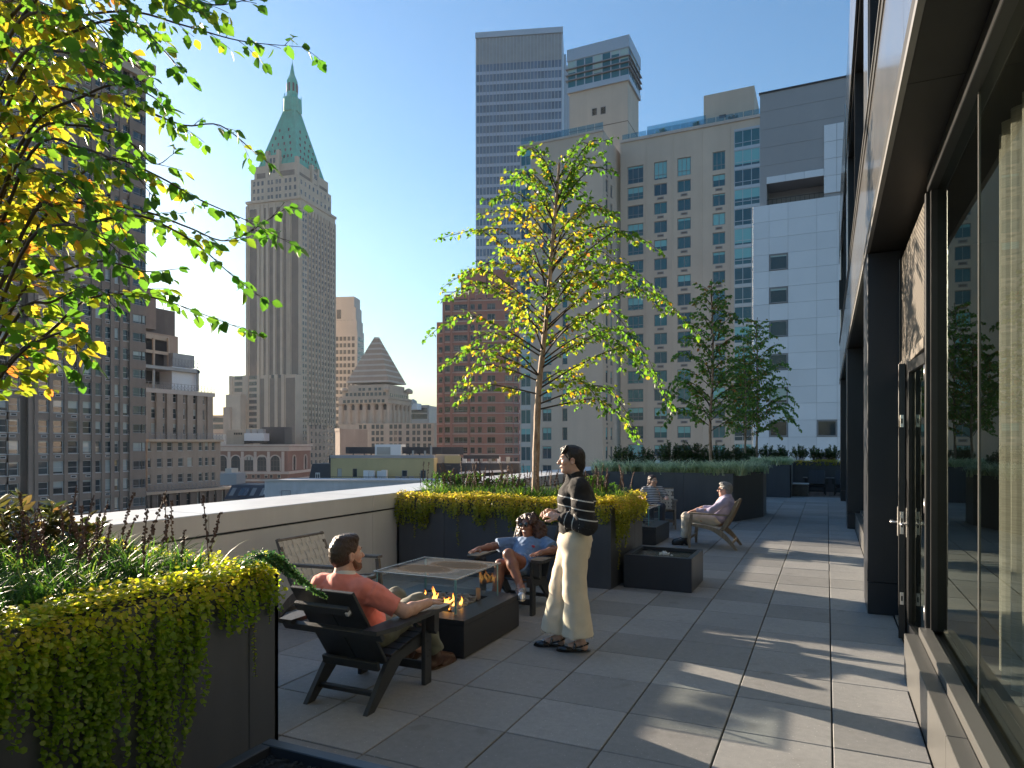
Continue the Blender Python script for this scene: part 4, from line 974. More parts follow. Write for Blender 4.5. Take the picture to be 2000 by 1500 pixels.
# its lower wing
wgp = shaft(700, 848, 862, YP - 14, 826, GZ, m_limest, RP); mb = MB(); smallwins(mb, wgp[0], RP, [wgp[1] * f for f in (.03, .09, .2, .26, .32, .44, .5, .56, .66, .74, .8, .88, .94)], [zq(838), zq(850), zq(862), zq(874), zq(886)], 1.6, 2.0); wpart('windows', mb, m_bwin, T, 'stuff')
# far rooftops between
def block(label, cat, px0, pxc, px1, Yc, ytop, mat, rz=None, wins=None, group='distant rooftops', name='distant_building', extra=None):
    global T
    T = thing(name, label, cat, (*wp(pxc, Yc + 6), GZ), 0, group); rz = AZ - .2 if rz is None else rz
    s = shaft(px0, pxc, px1, Yc, ytop, GZ, mat, rz)
    if wins:
        mb = MB(); us, pys, w, h = wins; smallwins(mb, s[0], rz, [s[1] * f for f in us], [zp(p, Yc) for p in pys], w, h); wpart('windows', mb, m_bwin, T, 'stuff')
    mb = MB(); lbox(mb, s[0], rz, -.2, s[1] + .2, -.25, .6, s[4] - .9, s[4] + .35); wpart('parapet', mb, mat, T)
    return s
block('grey rooftop block with white plant boxes, between pyramid roof and red tower', 'building', 798, 838, 862, 420, 792, m_greyb, None, ((.2, .4, .6, .8), (806, 818), 3, 3))
mb = MB(); s_ = wp(806, 415); mb.box(s_[0] - 4, s_[0] + 3, s_[1], s_[1] + 5, zp(800, 415), zp(788, 415)); wpart('plant_box', mb, m_white, T); mb = MB(); mb.lathe([(2.5, zp(790, 415)), (2.5, zp(783, 415)), (.3, zp(779, 415))], 8, M=Matrix.Translation((s_[0] - 1, s_[1] + 2, 0))); wpart('water_tank', mb, m_metal, T)
block('small brown block between the stepped building and the skyscraper', 'building', 412, 436, 444, 430, 812, m_tanb, None, ((.3, .6, .9), (825, 838), 4, 3))
block('low tan block at the foot of the green-roofed skyscraper', 'building', 655, 664, 718, 300, 838, m_tanb, AZ - .9)
block('lower grey block behind the arcaded brick building', 'building', 414, 440, 450, 330, 850, m_greyb)

# ---- arcaded brick building
YA = 225.0; RA = AZ - .03
T = thing('arcaded_building', 'red brick building with a row of tall arched windows', 'building', (*wp(540, 240), GZ), 0, 'old stone towers')
m_arc = M('arcade_brick', (.21, .13, .105), .85, var=.18, vs=.3, streak=.15)
za = lambda py: zp(py, YA)
s = shaft(395, 562, 606, YA, 868, GZ, m_arc, RA); PA, WA, CAx, WRA, zA = s
def arch_mesh(w, h, mats, wide):
    mb = MB(); n = 10; r = w / 2; hs = h - r
    def outline(rr, hh): return [(-rr, 0)] + [(rr * math.cos(math.pi - math.pi * i / n), hh + rr * math.sin(math.pi * i / n)) for i in range(n + 1)] + [(rr, 0)]
    i_, o_ = outline(r, hs), outline(r * 1.22, hs)
    for k in range(len(i_) - 1):
        (ax, az), (bx_, bz) = i_[k], i_[k + 1]; (cx, cz), (dx, dz) = o_[k], o_[k + 1]
        mb.quad((ax, -.35, az), (bx_, -.35, bz), (dx, -.35, dz), (cx, -.35, cz), 0); mb.quad((cx, -.35, cz), (dx, -.35, dz), (dx, .02, dz), (cx, .02, cz), 0); mb.quad((ax, -.35, az), (ax, -.03, az), (bx_, -.03, bz), (bx_, -.35, bz), 0)
    mb.add([(x, -.03, z) for x, z in i_], [tuple(range(len(i_)))], 1)
    for x in (-r * .35, r * .35): mb.box(x - .1, x + .1, -.12, -.035, 0, hs + r * .7, 2)
    for z in (hs * .42, hs): mb.box(-r, r, -.12, -.036, z - .12, z + .12, 2)
    return mb.mesh('arched_window', mats)
am = arch_mesh(3.1, za(890) - za(919.5), [m_band, m_wb, m_slate], 0)
for px in (435, 461, 486.5, 512, 538):
    u = meet(PA, rot(RA)[0], px); placed(T, 'arched_window', am, PA, RA, u, za(919.5), -.02)
am2 = arch_mesh(2.5, za(890) - za(919.5), [m_band, m_wb, m_slate], 0)
for f in (.25, .75): placed(T, 'arched_window', am2, CAx, RA + HALF, WRA * f, za(919.5), -.02)
for px in (448, 474, 499, 525, 553):
    u = meet(PA, rot(RA)[0], px); mb = MB(); lbox(mb, PA, RA, u - .45, u + .45, -.3, 0, za(921), za(882)); wpart('pilaster', mb, m_band, T)
for (a, b, d) in ((872, 868, 1.0), (881, 873, .5), (926, 921, .6), (940, 936, .5)):
    mb = MB(); lbox(mb, PA, RA, 0, WA + d, -d, WRA, za(a), za(b)); wpart('cornice', mb, m_band, T)
for px in (443, 452, 470, 480, 495, 505, 520, 530, 545):
    u = meet(PA, rot(RA)[0], px); window(T, PA, RA, u, za(934), 1.1, za(927) - za(934), 'single', m_band, m_wb, -.05)
mb = MB(); lbox(mb, PA, RA, 0, WA * .16 + 6, 5, 12, zA, za(840)); 
def rbox(name, px0, px1, ya, yb_, Y, mat, dp=5):
    p0, p1 = wp(px0, Y), wp(px1, Y); mb = MB(); L = math.hypot(p1[0] - p0[0], p1[1] - p0[1]); lbox(mb, p0, math.atan2(p1[1] - p0[1], p1[0] - p0[0]), 0, L, 0, dp, zp(yb_, Y), zp(ya, Y)); return wpart(name, mb, mat, T)
rbox('stair_bulkhead', 442, 477, 839, 870, 232, m_limest, 8); rbox('cooling_unit', 477, 516, 846, 861, 230, m_white, 5); rbox('unit_base', 477, 516, 861, 866, 230.2, m_dark, 4); rbox('louvre_block', 512, 556, 834, 870, 236, m_slate, 8)
for px in (480, 492, 504): rbox('fan_housing', px, px + 9, 838, 846, 231, m_metal, 3)
for k in range(5): rbox('vent_opening', 457 + k * 3.4, 459 + k * 3.4, 845, 849, 231.8, m_dark, .3)

# ---- low roofs just beyond the parapet
T = thing('mansard_house', 'dark slate mansard roof with one white window beside the yellow wall', 'building', (*wp(625, 125), GZ), 0, 'low buildings beyond the parapet')
Y = 118.0; p0, p1 = wp(602, Y), wp(646, Y); L = math.hypot(p1[0] - p0[0], p1[1] - p0[1]); rzm = AZ - .05
mb = MB(); z0_, z1_ = zp(942, Y), zp(906, Y); Mx = Matrix.Translation((*p0, 0)) @ Matrix.Rotation(rzm, 4, 'Z')
mb.add([Mx @ Vector(v) for v in ((0, 0, z0_), (L, 0, z0_), (L, 8, z0_), (0, 8, z0_), (.5, .6, z1_), (L, .6, z1_), (L, 7, z1_), (.5, 7, z1_))], [(0, 1, 5, 4), (1, 2, 6, 5), (2, 3, 7, 6), (3, 0, 4, 7), (4, 5, 6, 7)]); wpart('mansard_roof', mb, m_slate, T)
mb = MB(); lbox(mb, p0, rzm, 0, L, .02, 8, GZ, z0_ - .01); wpart('wall', mb, m_brown2, T); window(T, p0, rzm, L * .43, zp(935, Y), .75, 1.05, 'double', m_white, m_wb, -.02)
T = thing('yellow_building', 'long yellow stucco wall with two dark windows and rooftop screens', 'building', (*wp(745, 122), GZ), 0, 'low buildings beyond the parapet')
p0 = wp(646, 117.5); rzy = AZ - .045; L = meet(p0, rot(rzy)[0], 847); mb = MB(); z1_ = zp(895, 117.5)
facade(mb, p0, rzy, L, GZ, z1_, [(L * f - .4, L * f + .4, [(zp(932, 117.5), zp(915, 117.5))]) for f in (.085, .235)]); lbox(mb, p0, rzy, 0, L, .4, 10, GZ, z1_ - .02); wpart('wall', mb, m_yellow, T)
for f in (.085, .235): window(T, p0, rzy, L * f, zp(932, 117.5), .8, zp(915, 117.5) - zp(932, 117.5), 'single', m_gframe, m_wb, .15)
for f in (.72, .9): window(T, p0, rzy, L * f, zp(934, 117.5), .95, 1.4, 'single', m_gframe, m_wb, -.03)
mb = MB(); lbox(mb, p0, rzy, -.1, L + .1, -.15, 1.2, zp(894.5, 117.5), zp(889, 117.5)); wpart('coping', mb, m_grey, T)
def yb(name, px0, px1, ya, yb_, d, dp, mat):
    u0, u1 = meet(p0, rot(rzy)[0], px0), meet(p0, rot(rzy)[0], px1); mb = MB(); lbox(mb, p0, rzy, u0, u1, d, d + dp, zp(yb_, 117.5 + d), zp(ya, 117.5 + d)); return wpart(name, mb, mat, T)
yb('roof_cabin', 724, 776, 868, 890, 3, 4, m_white); yb('cabin_door', 728, 755, 873, 888, 2.9, .08, m_metal); yb('roof_screen', 662, 722, 873, 886, 4, .4, m_slate); yb('roof_screen', 772, 856, 873, 886, 4, .4, m_slate); yb('roof_screen', 640, 652, 889, 905, .6, .8, m_slate)
for px in (676, 698, 712, 790, 810, 832): yb('screen_leg', px, px + 2, 886, 891, 4.1, .2, m_slate)
r_ = random.Random(3)
for px in (722, 733, 747, 757): yb('air_conditioner', px - 6, px + 4, 919 + r_.uniform(-1, 2), 940, -1.6 - r_.random(), .9, m_white)
for px in (780, 792, 806): yb('air_conditioner', px - 4, px + 5, 930, 941, -1.8, .9, m_metal)
mb = MB()
for k in range(46):
    u = L * (.02 + .96 * k / 45); lbox(mb, p0, rzy, u - .02, u + .02, -2.6, -2.56, zp(941, 115), zp(931, 115))
lbox(mb, p0, rzy, L * .02, L * .98, -2.61, -2.55, zp(931.5, 115), zp(930.6, 115)); wpart('roof_railing', mb, m_slate, T)
for px in (802, 826, 838):
    u = meet(p0, rot(rzy)[0], px); mb = MB(); lbox(mb, p0, rzy, u - .15, u + .15, 2, 2.3, z1_, z1_ + r_.uniform(1, 2.2)); wpart('vent_pipe', mb, m_metal, T)
T = thing('white_brick_building', 'low white painted brick building with faint bricked-up arches', 'building', (*wp(640, 95), GZ), 0, 'low buildings beyond the parapet')
p0 = wp(517, 92.0); rzw = AZ - .06; L = meet(p0, rot(rzw)[0], 905); z1_ = zp(940, 92); mb = MB(); lbox(mb, p0, rzw, 0, L, 0, 9, GZ, z1_); wpart('wall', mb, m_wbrick, T)
mb = MB(); lbox(mb, p0, rzw, -.1, L + .1, -.15, .5, z1_, z1_ + .22); wpart('coping', mb, m_band, T)
for k in range(12):
    u = L * (.04 + .08 * k); mb = MB(); r0 = 1.05
    for q in range(10):
        a0_, a1_ = math.pi * q / 10, math.pi * (q + 1) / 10; Mq = Matrix.Translation((*p0, 0)) @ Matrix.Rotation(rzw, 4, 'Z')
        mb.quad(*[Mq @ Vector(v) for v in ((u + r0 * math.cos(a0_), -.03, z1_ - 1.75 + r0 * math.sin(a0_)), (u + r0 * math.cos(a1_), -.03, z1_ - 1.75 + r0 * math.sin(a1_)), (u + r0 * 1.18 * math.cos(a1_), -.03, z1_ - 1.75 + r0 * 1.18 * math.sin(a1_)), (u + r0 * 1.18 * math.cos(a0_), -.03, z1_ - 1.75 + r0 * 1.18 * math.sin(a0_)))])
    wpart('arch_moulding', mb, m_wbrick, T)
window(T, p0, rzw, L * .11, z1_ - 2.6, 1.3, 1.4, 'single', m_gframe, m_wb, -.02)
T = thing('skylight_building', 'low brown roof with tilted skylights beside the white brick wall', 'building', (*wp(480, 140), GZ), 0, 'low buildings beyond the parapet')
Y = 112.0; p0 = wp(438, Y); rzs = AZ; L = meet(p0, rot(rzs)[0], 519); z1_ = zp(952, Y); mb = MB(); Mq = Matrix.Translation((*p0, 0)) @ Matrix.Rotation(rzs, 4, 'Z')
mb.add([Mq @ Vector(v) for v in ((0, 0, z1_ - 1.9), (L, 0, z1_ - 1.9), (L, 3.2, z1_ + .2), (0, 3.2, z1_ + .2), (0, 10, z1_ + .2), (L, 10, z1_ + .2))], [(0, 1, 2, 3), (3, 2, 5, 4)]); wpart('roof', mb, m_slate, T); mb = MB(); lbox(mb, p0, rzs, 0, L, .05, 10, GZ, z1_ - 1.92); wpart('wall', mb, m_brown, T)
for f in (.12, .34, .45, .62, .86):
    mb = MB(); u = L * f; q = lambda x, t: Mq @ Vector((u + x, 3.2 * t - .06, z1_ - 1.9 + 2.1 * t + .10)); mb.quad(q(-.35, .2), q(.35, .2), q(.35, .75), q(-.35, .75)); wpart('skylight', mb, m_trim if f in (.12, .62, .86) else m_dkglass, T)
rbox('roof_plant', 430, 462, 925, 948, 118, m_grey, 4); rbox('roof_plant', 440, 452, 915, 940, 121, m_greyb, 3)
T = thing('flat_roof_building', 'low dark flat roof with black railings and a pale canopy before the red tower', 'building', (*wp(920, 128), GZ), 0, 'low buildings beyond the parapet')
Y = 120.0; p0 = wp(848, Y); rzf = AZ - .04; L = meet(p0, rot(rzf)[0], 1014); z1_ = zp(905, Y); mb = MB(); lbox(mb, p0, rzf, 0, L, 0, 14, GZ, z1_); wpart('wall', mb, m_slate, T)
mb = MB(); Mq = Matrix.Translation((*p0, 0)) @ Matrix.Rotation(rzf, 4, 'Z'); a, b = L * .30, L * .86
mb.add([Mq @ Vector(v) for v in ((a, -1.0, zp(926, 118)), (b, -1.0, zp(922, 118)), (b - .6, 3, zp(905, 121)), (a + .2, 3, zp(912, 121)))], [(0, 1, 2, 3)]); wpart('canopy', mb, m_white, T)
rbox('roof_shed', 850, 895, 888, 906, 121, m_limest, 3); rbox('graffiti_wall', 868, 900, 890, 906, 120.6, m_yellow, .2); rbox('roof_screen', 840, 905, 873, 888, 124, m_slate, .4); rbox('roof_screen', 905, 975, 889, 896, 119.5, m_slate, .4)
r_ = random.Random(6)
for k in range(9): px = 852 + k * 17; rbox('roof_vent', px, px + r_.uniform(4, 9), 892 + r_.uniform(0, 6), 907, 122 + r_.random(), r_.choice([m_metal, m_grey, m_white]), 1)
# ---- red brick apartment tower
YR = 200.0
T = thing('red_brick_tower', 'red brick apartment tower with pale floor bands and rounded corner', 'tower', (*wp(930, 212), GZ), 0, 'modern towers')
zr = lambda py: zp(py, YR)
A0 = wp(866, YR); rz0 = AZ - .16; ux, nx = rot(rz0); Wm = meet(A0, ux, 985)
A1 = (A0[0] + ux[0] * Wm, A0[1] + ux[1] * Wm)
rz1 = rz0 + math.radians(28); W1 = meet(A1, rot(rz1)[0], 1003); A2 = (A1[0] + rot(rz1)[0][0] * W1, A1[1] + rot(rz1)[0][1] * W1)
rz2 = rz0 + math.radians(60); W2 = meet(A2, rot(rz2)[0], 1014)
fl = 2.98; rws = [zr(905) + fl * k for k in range(-2, 17)]
topm = zr(585)
def rface(P, rz, W, zt, defs, rws_, z0=GZ):
    cs = [(W * a, W * b, [(z, z + 1.75) for z in rws_]) for a, b, k in defs]; mb = MB(); facade(mb, P, rz, W, z0, zt, cs, .3); wpart('wall', mb, m_red, T)
    for a, b, k in defs:
        for z in rws_: window(T, P, rz, W * (a + b) / 2, z, W * (b - a), 1.75, k, m_gframe, m_wred, .22)
rface(A0, rz0, Wm, topm, [(.02, .11, 'single'), (.17, .40, 'triple'), (.445, .52, 'single'), (.565, .635, 'single'), (.72, .855, 'double')], rws)
rface(A1, rz1, W1, topm, [(.08, .92, 'triple')], rws); rface(A2, rz2, W2, topm, [(.15, .85, 'double')], rws)
A3 = (A2[0] + rot(rz2)[0][0] * W2, A2[1] + rot(rz2)[0][1] * W2); bk = (-nx[0] * 18, -nx[1] * 18)
mb = MB(); roof(mb, [A0, A1, A2, A3, (A3[0] + bk[0], A3[1] + bk[1]), (A0[0] + bk[0], A0[1] + bk[1])], topm); lbox(mb, A0, rz0, 0, Wm, .5, 18, GZ, topm - .02); wpart('roof', mb, m_red, T)
Al = wp(853, YR + 3); Wl = meet(Al, ux, 867); rl = [z for z in rws if z < zr(640)]
rface(Al, rz0, Wl, zr(626), [(.25, .85, 'single')], rl); mb = MB(); lbox(mb, Al, rz0, 0, Wl, .4, 14, GZ, zr(626.5)); wpart('side_block', mb, m_red, T)
Ap = wp(900, YR + 6); Wp = meet(Ap, ux, 986); mb = MB(); lbox(mb, Ap, rz0, 0, Wp, 0, 12, topm, zr(520)); wpart('penthouse', mb, m_red, T)
mb = MB(); lbox(mb, Ap, rz0, Wp * .58, Wp * .60, -.12, 0, topm, zr(521)); wpart('groove', mb, m_slate, T)
Ap = wp(984, YR + 9); mb = MB(); lbox(mb, Ap, rz0, 0, meet(Ap, ux, 1003), 0, 8, topm, zr(531)); wpart('penthouse', mb, m_red, T)
for z in [q - .42 for q in rws] + [rws[-1] + 2.3]:
    mb = MB(); lbox(mb, A0, rz0, 0, Wm, -.10, 0, z, z + .20); lbox(mb, A1, rz1, 0, W1, -.10, 0, z, z + .20); lbox(mb, A2, rz2, 0, W2, -.10, 0, z, z + .20)
    if z < zr(640): lbox(mb, Al, rz0, 0, Wl, -.10, 0, z, z + .2)
    wpart('floor_band', mb, m_band, T)
for f in (.005, .135, .42): mb = MB(); lbox(mb, A0, rz0, Wm * f - .3, Wm * f + .3, -.35, 0, GZ, topm + .3); wpart('pier', mb, m_red, T)
mb = MB()
for k in range(20): u = Wm * k / 19; lbox(mb, A0, rz0, u - .03, u + .03, .2, .26, topm, topm + 1.1)
lbox(mb, A0, rz0, 0, Wm, .19, .27, topm + 1.08, topm + 1.16); wpart('roof_railing', mb, m_alu, T)

# ---- glass slab tower
YG = 262.0
T = thing('glass_slab_tower', 'tall blue glass office slab with white floor bands', 'skyscraper', (*wp(1015, 280), GZ), 0, 'modern towers')
P = wp(929, YG); rzg = AZ - math.radians(24.766 - (90 - 71.8)) ; rzg = math.radians(90 - 71.8); W = meet(P, rot(rzg)[0], 1098)
zg = lambda py: zp(py, YG); ztop = zg(65)
D_ = 30.0
mb = MB(); lbox(mb, P, rzg, .1, W - .1, .3, D_, GZ, ztop - .1); wpart('core', mb, m_louv, T)
z = zg(127); nf = 44; fh = 3.93; k = 0
while z - fh * k > -45:
    za_ = z - fh * k
    mb = MB(); lbox(mb, P, rzg, .15, W - .15, .05, .3, za_ - fh + 1.15, za_ - .02); wpart('glass_floor', mb, m_louv if k == 14 else m_slab, T)
    mb = MB(); lbox(mb, P, rzg, .15, W - .15, -.05, .3, za_ - fh, za_ - fh + 1.13); wpart('spandrel', mb, m_spand, T); k += 1
mb = MB(); lbox(mb, P, rzg, .15, W - .15, .02, .3, z, ztop - 2.2); wpart('louvre_band', mb, m_louv, T)
for i in range(26):
    u = .2 + (W - .4) * i / 25; mb = MB(); lbox(mb, P, rzg, u - .10, u + .10, -.38, -.052, -45, ztop - 2.2); wpart('mullion', mb, m_alu, T)
mb = MB(); lbox(mb, P, rzg, -.1, W + .3, -.45, .3, ztop - 2.15, ztop); wpart('roof_band', mb, m_alu, T)
mb = MB(); C = (P[0] + rot(rzg)[0][0] * W, P[1] + rot(rzg)[0][1] * W); lbox(mb, C, rzg + HALF, .31, 15, -.12, .1, GZ, zg(66)); wpart('side_wall', mb, m_alu, T)
mb = MB(); lbox(mb, C, rzg + HALF, 15.01, 24, -.9, .1, GZ, zg(74)); wpart('side_wall', mb, m_alu, T); mb = MB(); lbox(mb, C, rzg + HALF, 19, 30, -2.5, -.9, GZ, zg(86)); wpart('side_wall', mb, m_alu, T)

# ---- beige apartment building: left wing, main facade, bulkhead tower with a glass crown
T = thing('beige_apartment_building', 'beige apartment building with teal windows and a glass-crowned tower', 'apartment building', (0, 125, GZ), 0, 'modern towers')
YM, YW = 107.0, 100.0
def bx_(px, y): return on_y(px, y)[0][0]
def zy(py, px, y): return zp(py, on_y(px, y)[1])
fl = 2.93
# main facade
x0, x1 = bx_(1213, YM), bx_(1488, YM); P = (x0, YM); W = x1 - x0; zt = zy(252, 1350, YM) ; z_first = zy(363, 1335, YM)
rws = [z_first - fl * k for k in range(0, 22)]
def ucol(px): return bx_(px, YM) - x0
cols = []; WD = [(1241, 2.55, 'triple', 2.05), (1290, 2.05, 'double', 1.85), (1336, 2.05, 'double', 1.85), (1404, 1.85, 'double', 1.85)]
for px, w, kd, h in WD: u = ucol(px); cols.append((u - w / 2, u + w / 2, [(z - h / 2, z + h / 2) for z in rws] + [(rws[0] + fl * .95 - 1.2, rws[0] + fl * .95 + 1.6)]))
u = ucol(1459); wc = bx_(1484, YM) - bx_(1433, YM); cols.append((u - wc / 2, u + wc / 2, [(-30, rws[0] + 2 * fl + 1.4)]))
mb = MB(); facade(mb, P, 0, W, GZ, zt, cols, .25); roof(mb, [(x0, YM), (x1, YM), (x1, YM + 16), (x0, YM + 16)], zt - .02); wpart('wall', mb, m_beige, T)
vmb = vent_mesh(1.05, .42, m_gframe, m_brown2)
for (px, w, kd, h), c in zip(WD, cols):
    for z in rws:
        window(T, P, 0, (c[0] + c[1]) / 2, z - h / 2, w, h, kd, m_gframe, m_wteal, .18)
        if kd == 'double': placed(T, 'vent', vmb, P, 0, (c[0] + c[1]) / 2, z - h / 2 - .68)
    window(T, P, 0, (c[0] + c[1]) / 2, rws[0] + fl * .95 - 1.2, w, 2.8, 'triple', m_gframe, m_wteal, .18)
for z in [rws[0] + 2 * fl, rws[0] + fl] + rws:
    window(T, P, 0, u, z - 1.42, wc, 2.55, 'triple', m_alu, m_wteal, .10, 'bay_window')
    mb = MB(); lbox(mb, P, 0, u - wc / 2, u + wc / 2, .02, .25, z + 1.14, z + 1.50); wpart('spandrel', mb, m_alu, T)
for px in (1213.5, 1262, 1313, 1370, 1425):
    mb = MB(); q = ucol(px); lbox(mb, P, 0, q - .12, q + .12, -.06, 0, GZ, zt); wpart('pilaster', mb, m_beige, T)
mb = MB(); lbox(mb, P, 0, -.1, W, -.2, .4, zt - .2, zt + .25); wpart('coping', mb, m_band, T)
m_bal = mat_glass('balustrade_glass', (.55, .68, .72), .3)
n = 16
for k in range(n): mb = MB(); lbox(mb, P, 0, W * k / n + .05, W * (k + 1) / n - .05, .5, .53, zt + .26, zt + 1.35); wpart('balustrade', mb, m_bal, T)
for px, r_ in ((1293, 1.0), (1370, 1.1), (1440, .8)): pass
mb = MB(); lbox(mb, P, 0, ucol(1255), ucol(1372), 3, 3.1, zt + .2, zt + 3.1); wpart('terrace_screen', mb, m_bal, T)
mb = MB(); lbox(mb, P, 0, ucol(1366), ucol(1468), 4, 12, zt, zy(178, 1420, YM + 4) ); wpart('bulkhead', mb, m_beige, T)
mb = MB(); lbox(mb, P, 0, ucol(1397), ucol(1411), 3.95, 4.1, zt + 2.6, zt + 3.1); wpart('vent', mb, m_slate, T)
# recess between wing and main block
mb = MB(); xr = bx_(1177, YW); lbox(mb, (xr - 1, YM + 3), 0, 0, x0 - xr + 1.2, 0, 8, GZ, zt + 1); wpart('recess_wall', mb, m_beige, T)
for px in (1200,): pass
# left wing
xw0, xw1 = bx_(1016, YW), bx_(1177, YW); PW = (xw0, YW); WW = xw1 - xw0; ztw = zy(262, 1130, YW); uw = lambda px: bx_(px, YW) - xw0
rw = [zy(330, 1100, YW) - 2.95 * k for k in range(0, 22)]
cols = [(.05, uw(1037), [(-30, rw[0] + 2.95 + 1.3)])]
for px, w in ((1068, 1.55), (1103, .85)): cols.append((uw(px) - w / 2, uw(px) + w / 2, [(z - 1.0, z + 1.0) for z in rw]))
mb = MB(); facade(mb, PW, 0, WW, GZ, ztw, cols, .25)
RWc = [(1.6, 2.9, [(z - 1.0, z + 1.0) for z in rw]), (4.2, 5.3, [(z - 1.0, z + 1.0) for z in rw])]
facade(mb, (xw1, YW), HALF, YM + 3 - YW, GZ, ztw, RWc, .2); roof(mb, [(xw0, YW), (xw1, YW), (xw1, YM + 10), (xw0, YM + 10)], ztw - .02); facade(mb, (xw0, YW + 14), -HALF, 14, GZ, ztw, []); wpart('wall', mb, m_beige, T)
window(T, PW, 0, uw(1026.5), rw[0] + 2.95 - 1.35, uw(1037) - .1, 2.6, 'double', m_alu, m_wteal, .12, 'bay_window')
for z in rw:
    window(T, PW, 0, uw(1026.5) , z - 1.35, uw(1037) - .1, 2.3, 'double', m_alu, m_wteal, .12, 'bay_window'); mb = MB(); lbox(mb, PW, 0, .05, uw(1037), .03, .25, z + .97, z + 1.58); wpart('spandrel', mb, m_alu, T)
    window(T, PW, 0, uw(1068), z - 1.0, 1.55, 2.0, 'double', m_gframe, m_wteal, .18); window(T, PW, 0, uw(1103), z - 1.0, .85, 2.0, 'single', m_gframe, m_wteal, .18)
    window(T, (xw1, YW), HALF, 2.25, z - 1, 1.3, 2.0, 'single', m_gframe, m_wteal, .15); window(T, (xw1, YW), HALF, 4.75, z - 1, 1.1, 2.0, 'single', m_gframe, m_wteal, .15)
    if R.random() < .8: placed(T, 'vent', vent_mesh(.8, .36, m_gframe, m_brown2), (xw1, YW), HALF, 2.25, z - 1.6)
n = 10
for k in range(n): mb = MB(); lbox(mb, PW, 0, WW * k / n + .03, WW * (k + 1) / n - .03, .3, .33, ztw + .05, ztw + 1.25); wpart('balustrade', mb, m_bal, T)
mb = MB(); lbox(mb, PW, 0, -.05, WW + .15, -.15, .25, ztw - .3, ztw + .04); wpart('coping', mb, m_band, T)
# bulkhead tower with glass crown
YB = 116.0; xb1 = bx_(1226, YB); xb0 = bx_(1112, YB); Pb = (xb0, YB); Wb = xb1 - xb0; dB = meet((xb1, YB), (0, 1), 1247); zc0 = zy(158, 1226, YB); zc1 = zy(70, 1226, YB)
mb = MB(); lbox(mb, Pb, 0, 0, Wb, 0, dB, zt - 4, zc0); wpart('bulkhead_tower', mb, m_beige, T)
for px, ya, yb_ in ((1161, 210, 226), (1178, 207, 223)): q = bx_(px, YB) - xb0; window(T, Pb, 0, q, zy(yb_, px, YB), .95, 1.3, 'single', m_gframe, m_wb, -.02)
mb = MB(); q = bx_(1148, YB) - xb0; lbox(mb, Pb, 0, q, q + 3.2, -.05, .05, zy(170, 1165, YB), zy(164, 1165, YB)); wpart('vent', mb, m_slate, T)
for z in (zy(178, 1226, YB) - 5.2, zy(178, 1226, YB) + .2 - 10.4): mb = MB(); lbox(mb, Pb, 0, -.02, Wb + .03, -.03, dB, z, z + .12); wpart('joint_band', mb, m_brown2, T)
m_crown = mat_window('crown_glass', (.03, .12, .15), (.06, .20, .24), (.35, .45, .42), .25, .05)
mb = MB(); lbox(mb, Pb, 0, -.35, Wb + .35, -.35, dB + .35, zc0, zc0 + .9); wpart('crown_band', mb, m_alu, T)
mb = MB(); lbox(mb, Pb, 0, -.35, Wb + .35, -.35, dB + .35, zc1 - 2.1, zc1); wpart('crown_band', mb, m_alu, T)
nw = 7; ww_ = (Wb + .5) / nw; zg0, zg1 = zc0 + .91, zc1 - 2.11
for k in range(nw): window(T, (xb0 - .25, YB - .25), 0, ww_ * (k + .5), zg0, ww_, zg1 - zg0, 'single', m_alu, m_crown, .03, 'crown_glazing')
nd_ = 8; wd_ = (dB + .5) / nd_
for k in range(nd_): window(T, (xb1 + .25, YB - .25), HALF, wd_ * (k + .5), zg0, wd_, zg1 - zg0, 'single', m_alu, m_crown, .03, 'crown_glazing')
for f in (.25, .45, .68): mb = MB(); z = zg0 + (zg1 - zg0) * f; lbox(mb, Pb, 0, -.55, Wb + .55, -.55, dB + .55, z, z + .16); wpart('sun_shelf', mb, m_gframe, T)

# ---- white panel tower on the right
YX = 72.6
T = thing('white_panel_tower', 'pale grey panel-clad tower with few square windows, right of the beige building', 'tower', (bx_(1560, YX), YX + 10, GZ), 0, 'modern towers')
X = lambda px: bx_(px, YX); Z = lambda py, px=1540: zy(py, px, YX)
colx = [X(p) for p in (1470, 1502, 1539, 1595, 1635, 1690)]
ph = 1.655; ztopw = Z(395); nr = 30
wins = {}
for py in (513, 578, 643, 708, 773, 838, 903): wins[(1, py)] = 1
for py in (823, 888): wins[(3, py)] = 1
pm = {}
mb = MB(); mb.box(colx[0], colx[-1], YX + .35, YX + 12, GZ, ztopw - .02); mb.box(colx[0], colx[-1], YX + .1, YX + .34, GZ, ztopw - .3); wpart('wall', mb, m_grey, T)
for c in range(5):
    for k in range(nr):
        z1_ = ztopw - ph * k; zc = z1_ - ph / 2
        py = 867 - (zc - H) / on_y(1540, YX)[1] * F
        iswin = c in (1, 3) and any(abs(py - wy) < ph * .52 / on_y(1540, YX)[1] * F for (cc, wy) in wins if cc == c)
        w = colx[c + 1] - colx[c]
        if iswin:
            window(T, (colx[c], YX), 0, w / 2, z1_ - ph + .05, w - .08, ph - .1, 'single', m_gframe, m_wwhite, -.02)
        else:
            key = round(w, 3)
            if key not in pm: q = MB(); q.cbox(.007, w - .007, 0, .09, .007, ph - .007, .006); pm[key] = q.mesh('panel', m_white)
            o = link('panel', pm[key], T); o.matrix_parent_inverse = basis(T).inverted(); o.location = (colx[c], YX + R.uniform(-.004, .004), z1_ - ph)
